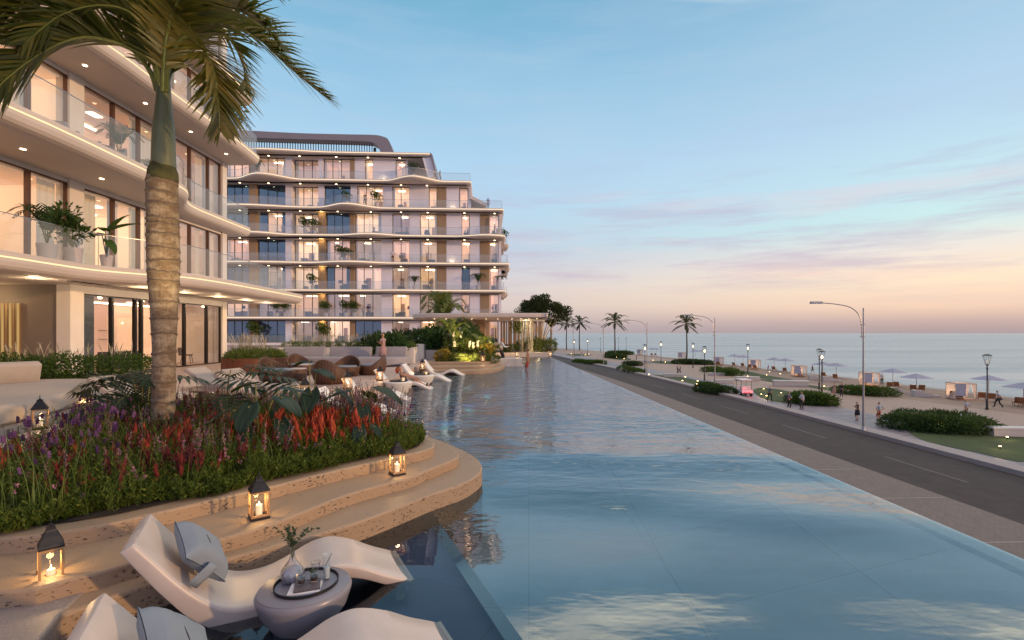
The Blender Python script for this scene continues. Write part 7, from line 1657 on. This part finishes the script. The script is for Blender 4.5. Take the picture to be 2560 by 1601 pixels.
CB = [(P2D('r', 1510, 800, zs), R(-14), 'curtained cabana beside the man with the shoulder bag, nearest of the row', CS), (P2D('r', 190, 600, zs), R(-14), 'curtained cabana behind the long low hedge, near the attendant', 1.0), (P2D('p', 1435, 490, zs), R(-14), 'curtained cabana left of the double lantern posts', 1.0), (P2D('p', 765, 375, zs), R(-14), 'curtained cabana right of the lantern post above the golf cart', 1.0), (P2D('p', 220, 322, zs), R(-14), 'curtained cabana behind the rounded hedge', 1.0), (P2D('m', 2080, 832, zs), R(-14), 'distant cabana at the largest coconut palm', 1.0), (P2D('m', 1450, 772, zs), R(-14), 'farthest cabana beside the third street lamp', 1.0)]
CB = [(a, b, c, (.74, .74, .92)) for a, b, c, _ in CB]
series(make_cabana, CB)
for p, *_ in CB[:4]: lamp('POINT', 'cabana_lamp', (p[0], p[1], p[2] + 1.0), 45, (1, .62, .3), shadow_soft_size=.1)
def make_parasol(label):
    t = thing('beach_parasol', label, 'parasol', group='lilac parasols on the beach'); MB().tube([(0, 0, 0), (0, 0, 2.55)], .03, 8).build('pole', M['teak'], t); n = 8; r = 1.75
    rs = [[(math.cos(2 * PI * k / 16) * rr * (1 if k % 2 == 0 else .95), math.sin(2 * PI * k / 16) * rr * (1 if k % 2 == 0 else .95), z - (0 if k % 2 == 0 else .03)) for k in range(16)] for rr, z in ((r, 2.0), (r * .6, 2.22), (r * .25, 2.42), (.02, 2.5))]
    MB().rings(rs, False).build('canopy', M['canvas'], t); rb = MB()
    for k in range(8): a = 2 * PI * k / 8; rb.beam((0, 0, 2.45), (math.cos(a) * r * .98, math.sin(a) * r * .98, 1.98), .02)
    rb.build('ribs', M['teak'], t); return t
PR = [('r', 530, 600, 'right behind the attendant'), ('r', 870, 710, 'over the loungers in front of the grey daybeds'), ('r', 1910, 745, 'behind the big unlit lantern post'), ('r', 2412, 900, 'cut by the right edge of the picture'), ('p', 463, 312, 'left one of the pair between two cabanas'), ('p', 592, 332, 'right one of the pair, close to the lantern post'), ('p', 1060, 385, 'left one of the pair above the child'), ('p', 1230, 402, 'right one of the pair, left of a cabana'), ('p', 1795, 480, 'half hidden by the double lantern posts'), ('p', 2000, 505, 'above the person in dark coat'), ('m', 1635, 775, 'left one of the farthest pair'), ('m', 1695, 778, 'right one of the farthest pair'), ('m', 2290, 815, 'left one of the pair right of the largest palm'), ('m', 2390, 818, 'right one of the pair right of the largest palm')]
series(make_parasol, [(P2D(v, x, y, zs), rnd(0, 1), 'lilac beach parasol ' + l, 1.0) for v, x, y, l in PR])
def make_blounge(label):
    t = thing('beach_lounger', label, 'sun lounger', group='teak loungers on the beach'); MB().box(-.32, .32, -1.0, .35, .28, .35).build('frame', M['teak'], t); MB().box(-.30, .30, -1.0, .35, .35, .42).build('mattress', M['furnl'], t, bevel=.02)
    MB().box(-.32, .32, 0, .75, 0, .06, Matrix.Translation((0, .33, .34)) @ Matrix.Rotation(.85, 4, 'X')).build('backrest', M['teak'], t)
    for sx in (-1, 1):
        for y in (-.85, .25): MB().box(sx * .28 - .03, sx * .28 + .03, y - .03, y + .03, 0, .28).build('leg', M['teak'], t)
    return t
BL = [('r', 1400, 790, 'left one inside the nearest cabana'), ('r', 1480, 795, 'right one inside the nearest cabana'), ('r', 1810, 808, 'left of the big unlit lantern post'), ('r', 1955, 825, 'between the big lantern post and the man with bag'), ('r', 2330, 890, 'under the parasol at the right edge'), ('r', 2395, 900, 'second under the parasol at the right edge'), ('r', 490, 645, 'left one under the parasol by the attendant'), ('r', 590, 640, 'right one under the parasol by the attendant'), ('r', 825, 690, 'left one under the parasol by the grey daybeds'), ('r', 935, 690, 'right one under the parasol by the grey daybeds'), ('r', 110, 590, 'inside the cabana behind the long hedge'), ('p', 460, 342, 'left one of the pair behind the rounded hedge'), ('p', 590, 355, 'right one of the pair behind the rounded hedge'), ('p', 700, 375, 'left one at the cabana by the lantern post'), ('p', 775, 388, 'right one at the cabana by the lantern post'), ('p', 1060, 410, 'left one of the pair right of the child'), ('p', 1220, 432, 'right one of the pair right of the child'), ('p', 1360, 478, 'left one at the cabana by the double posts'), ('p', 1450, 490, 'right one at the cabana by the double posts'), ('p', 1810, 510, 'left one behind the double lantern posts'), ('p', 1990, 540, 'right one behind the double lantern posts'), ('p', 180, 318, 'left one at the cabana behind the rounded hedge'), ('p', 235, 325, 'right one at the cabana behind the rounded hedge'), ('m', 1635, 790, 'left one of the farthest pair'), ('m', 1695, 792, 'right one of the farthest pair')]
series(make_blounge, [(P2D(v, x, y, zs), R(140 + rnd(-8, 8)), 'teak beach lounger, ' + l, 1.05) for v, x, y, l in BL])
def make_daybed(label):
    t = thing('curved_daybed', label, 'daybed', group='grey curved daybeds on the sand'); MB().prism([(-1.2, 0), (1.5, 0), (1.5, .25), (1.0, .28), (.4, .42), (-.3, .75), (-.9, .85), (-1.2, .8)], -.45, .45, Matrix.Rotation(PI / 2, 4, 'X')).build('shell', M['stone'], t, bevel=.04); return t
series(make_daybed, [(P2D('r', 640, 720, zs), R(-14), 'grey curved daybed left of the two in front of the parasol'), (P2D('r', 980, 765, zs), R(-14), 'grey curved daybed right of the two in front of the parasol'), (P2D('p', 1700, 545, zs), R(-14), 'grey curved daybed left behind the double lantern posts'), (P2D('p', 1920, 570, zs), R(-14), 'grey curved daybed right behind the double lantern posts')])
# ================================================================ coconut palms
def make_coco(label, seed=3, h=10.3):
    random.seed(seed); t = thing('coconut_palm', label, 'palm tree', group='coconut palms along the promenade')
    MB().tube(catmull([V3(0, 0, 0), V3(.1, 0, h * .3), V3(.05, .05, h * .7), V3(-.1, 0, h)], 6), [lerp(.24, .13, i / 18) for i in range(19)], 10).build('trunk', M['coct'], t, smooth=True)
    for k in range(19):
        a = 2 * PI * k / 19 * 3.02 + rnd(-.2, .2); el = lerp(1.15, -.75, k / 18); L_ = rnd(4.0, 4.8); ca, sa = math.cos(a), math.sin(a); c, s = math.cos(el), math.sin(el); lf, rc = MB(), MB(); b = V3(-.1, 0, h)
        pts = [b, b + V3(ca * c, sa * c, s + .15) * L_ * .33, b + V3(ca * c * 1.05, sa * c * 1.05, s * .9 + .08) * L_ * .68, b + V3(ca * c * 1.08, sa * c * 1.08, s * .72 - .14) * L_]
        frond(lf, rc, pts, .95, 36, .042, .85, .8, .25, .035, -.1, .10, .45); o = lf.build('frond', M['cocof'], t); rc.build('midrib', M['coct'], o)
    cn = MB()
    for k in range(6): a = k * 1.05; cn.lathe([(.001, -.13), (.1, -.06), (.11, .03), (.001, .13)], 10, (-.1 + .2 * math.cos(a), .2 * math.sin(a), h - .2))
    cn.build('coconuts', M['teak'], t); return t
def cpos(v, x, y): p = P2D(v, x, y); return p
series(make_coco, [(cpos('m', 2155, 845), 0, 'largest coconut palm rising from the hedge in front of the sea', 1.0), (cpos('m', 1072, 778), R(70), 'second coconut palm, rising from the square hedges', 1.12), (cpos('m', 538, 702), R(150), 'slim distant coconut palm left of the fourth street lamp', 1.18), (cpos('m', 342, 693), R(200), 'distant coconut palm half behind the big dark tree', 1.18)])
random.seed(1)
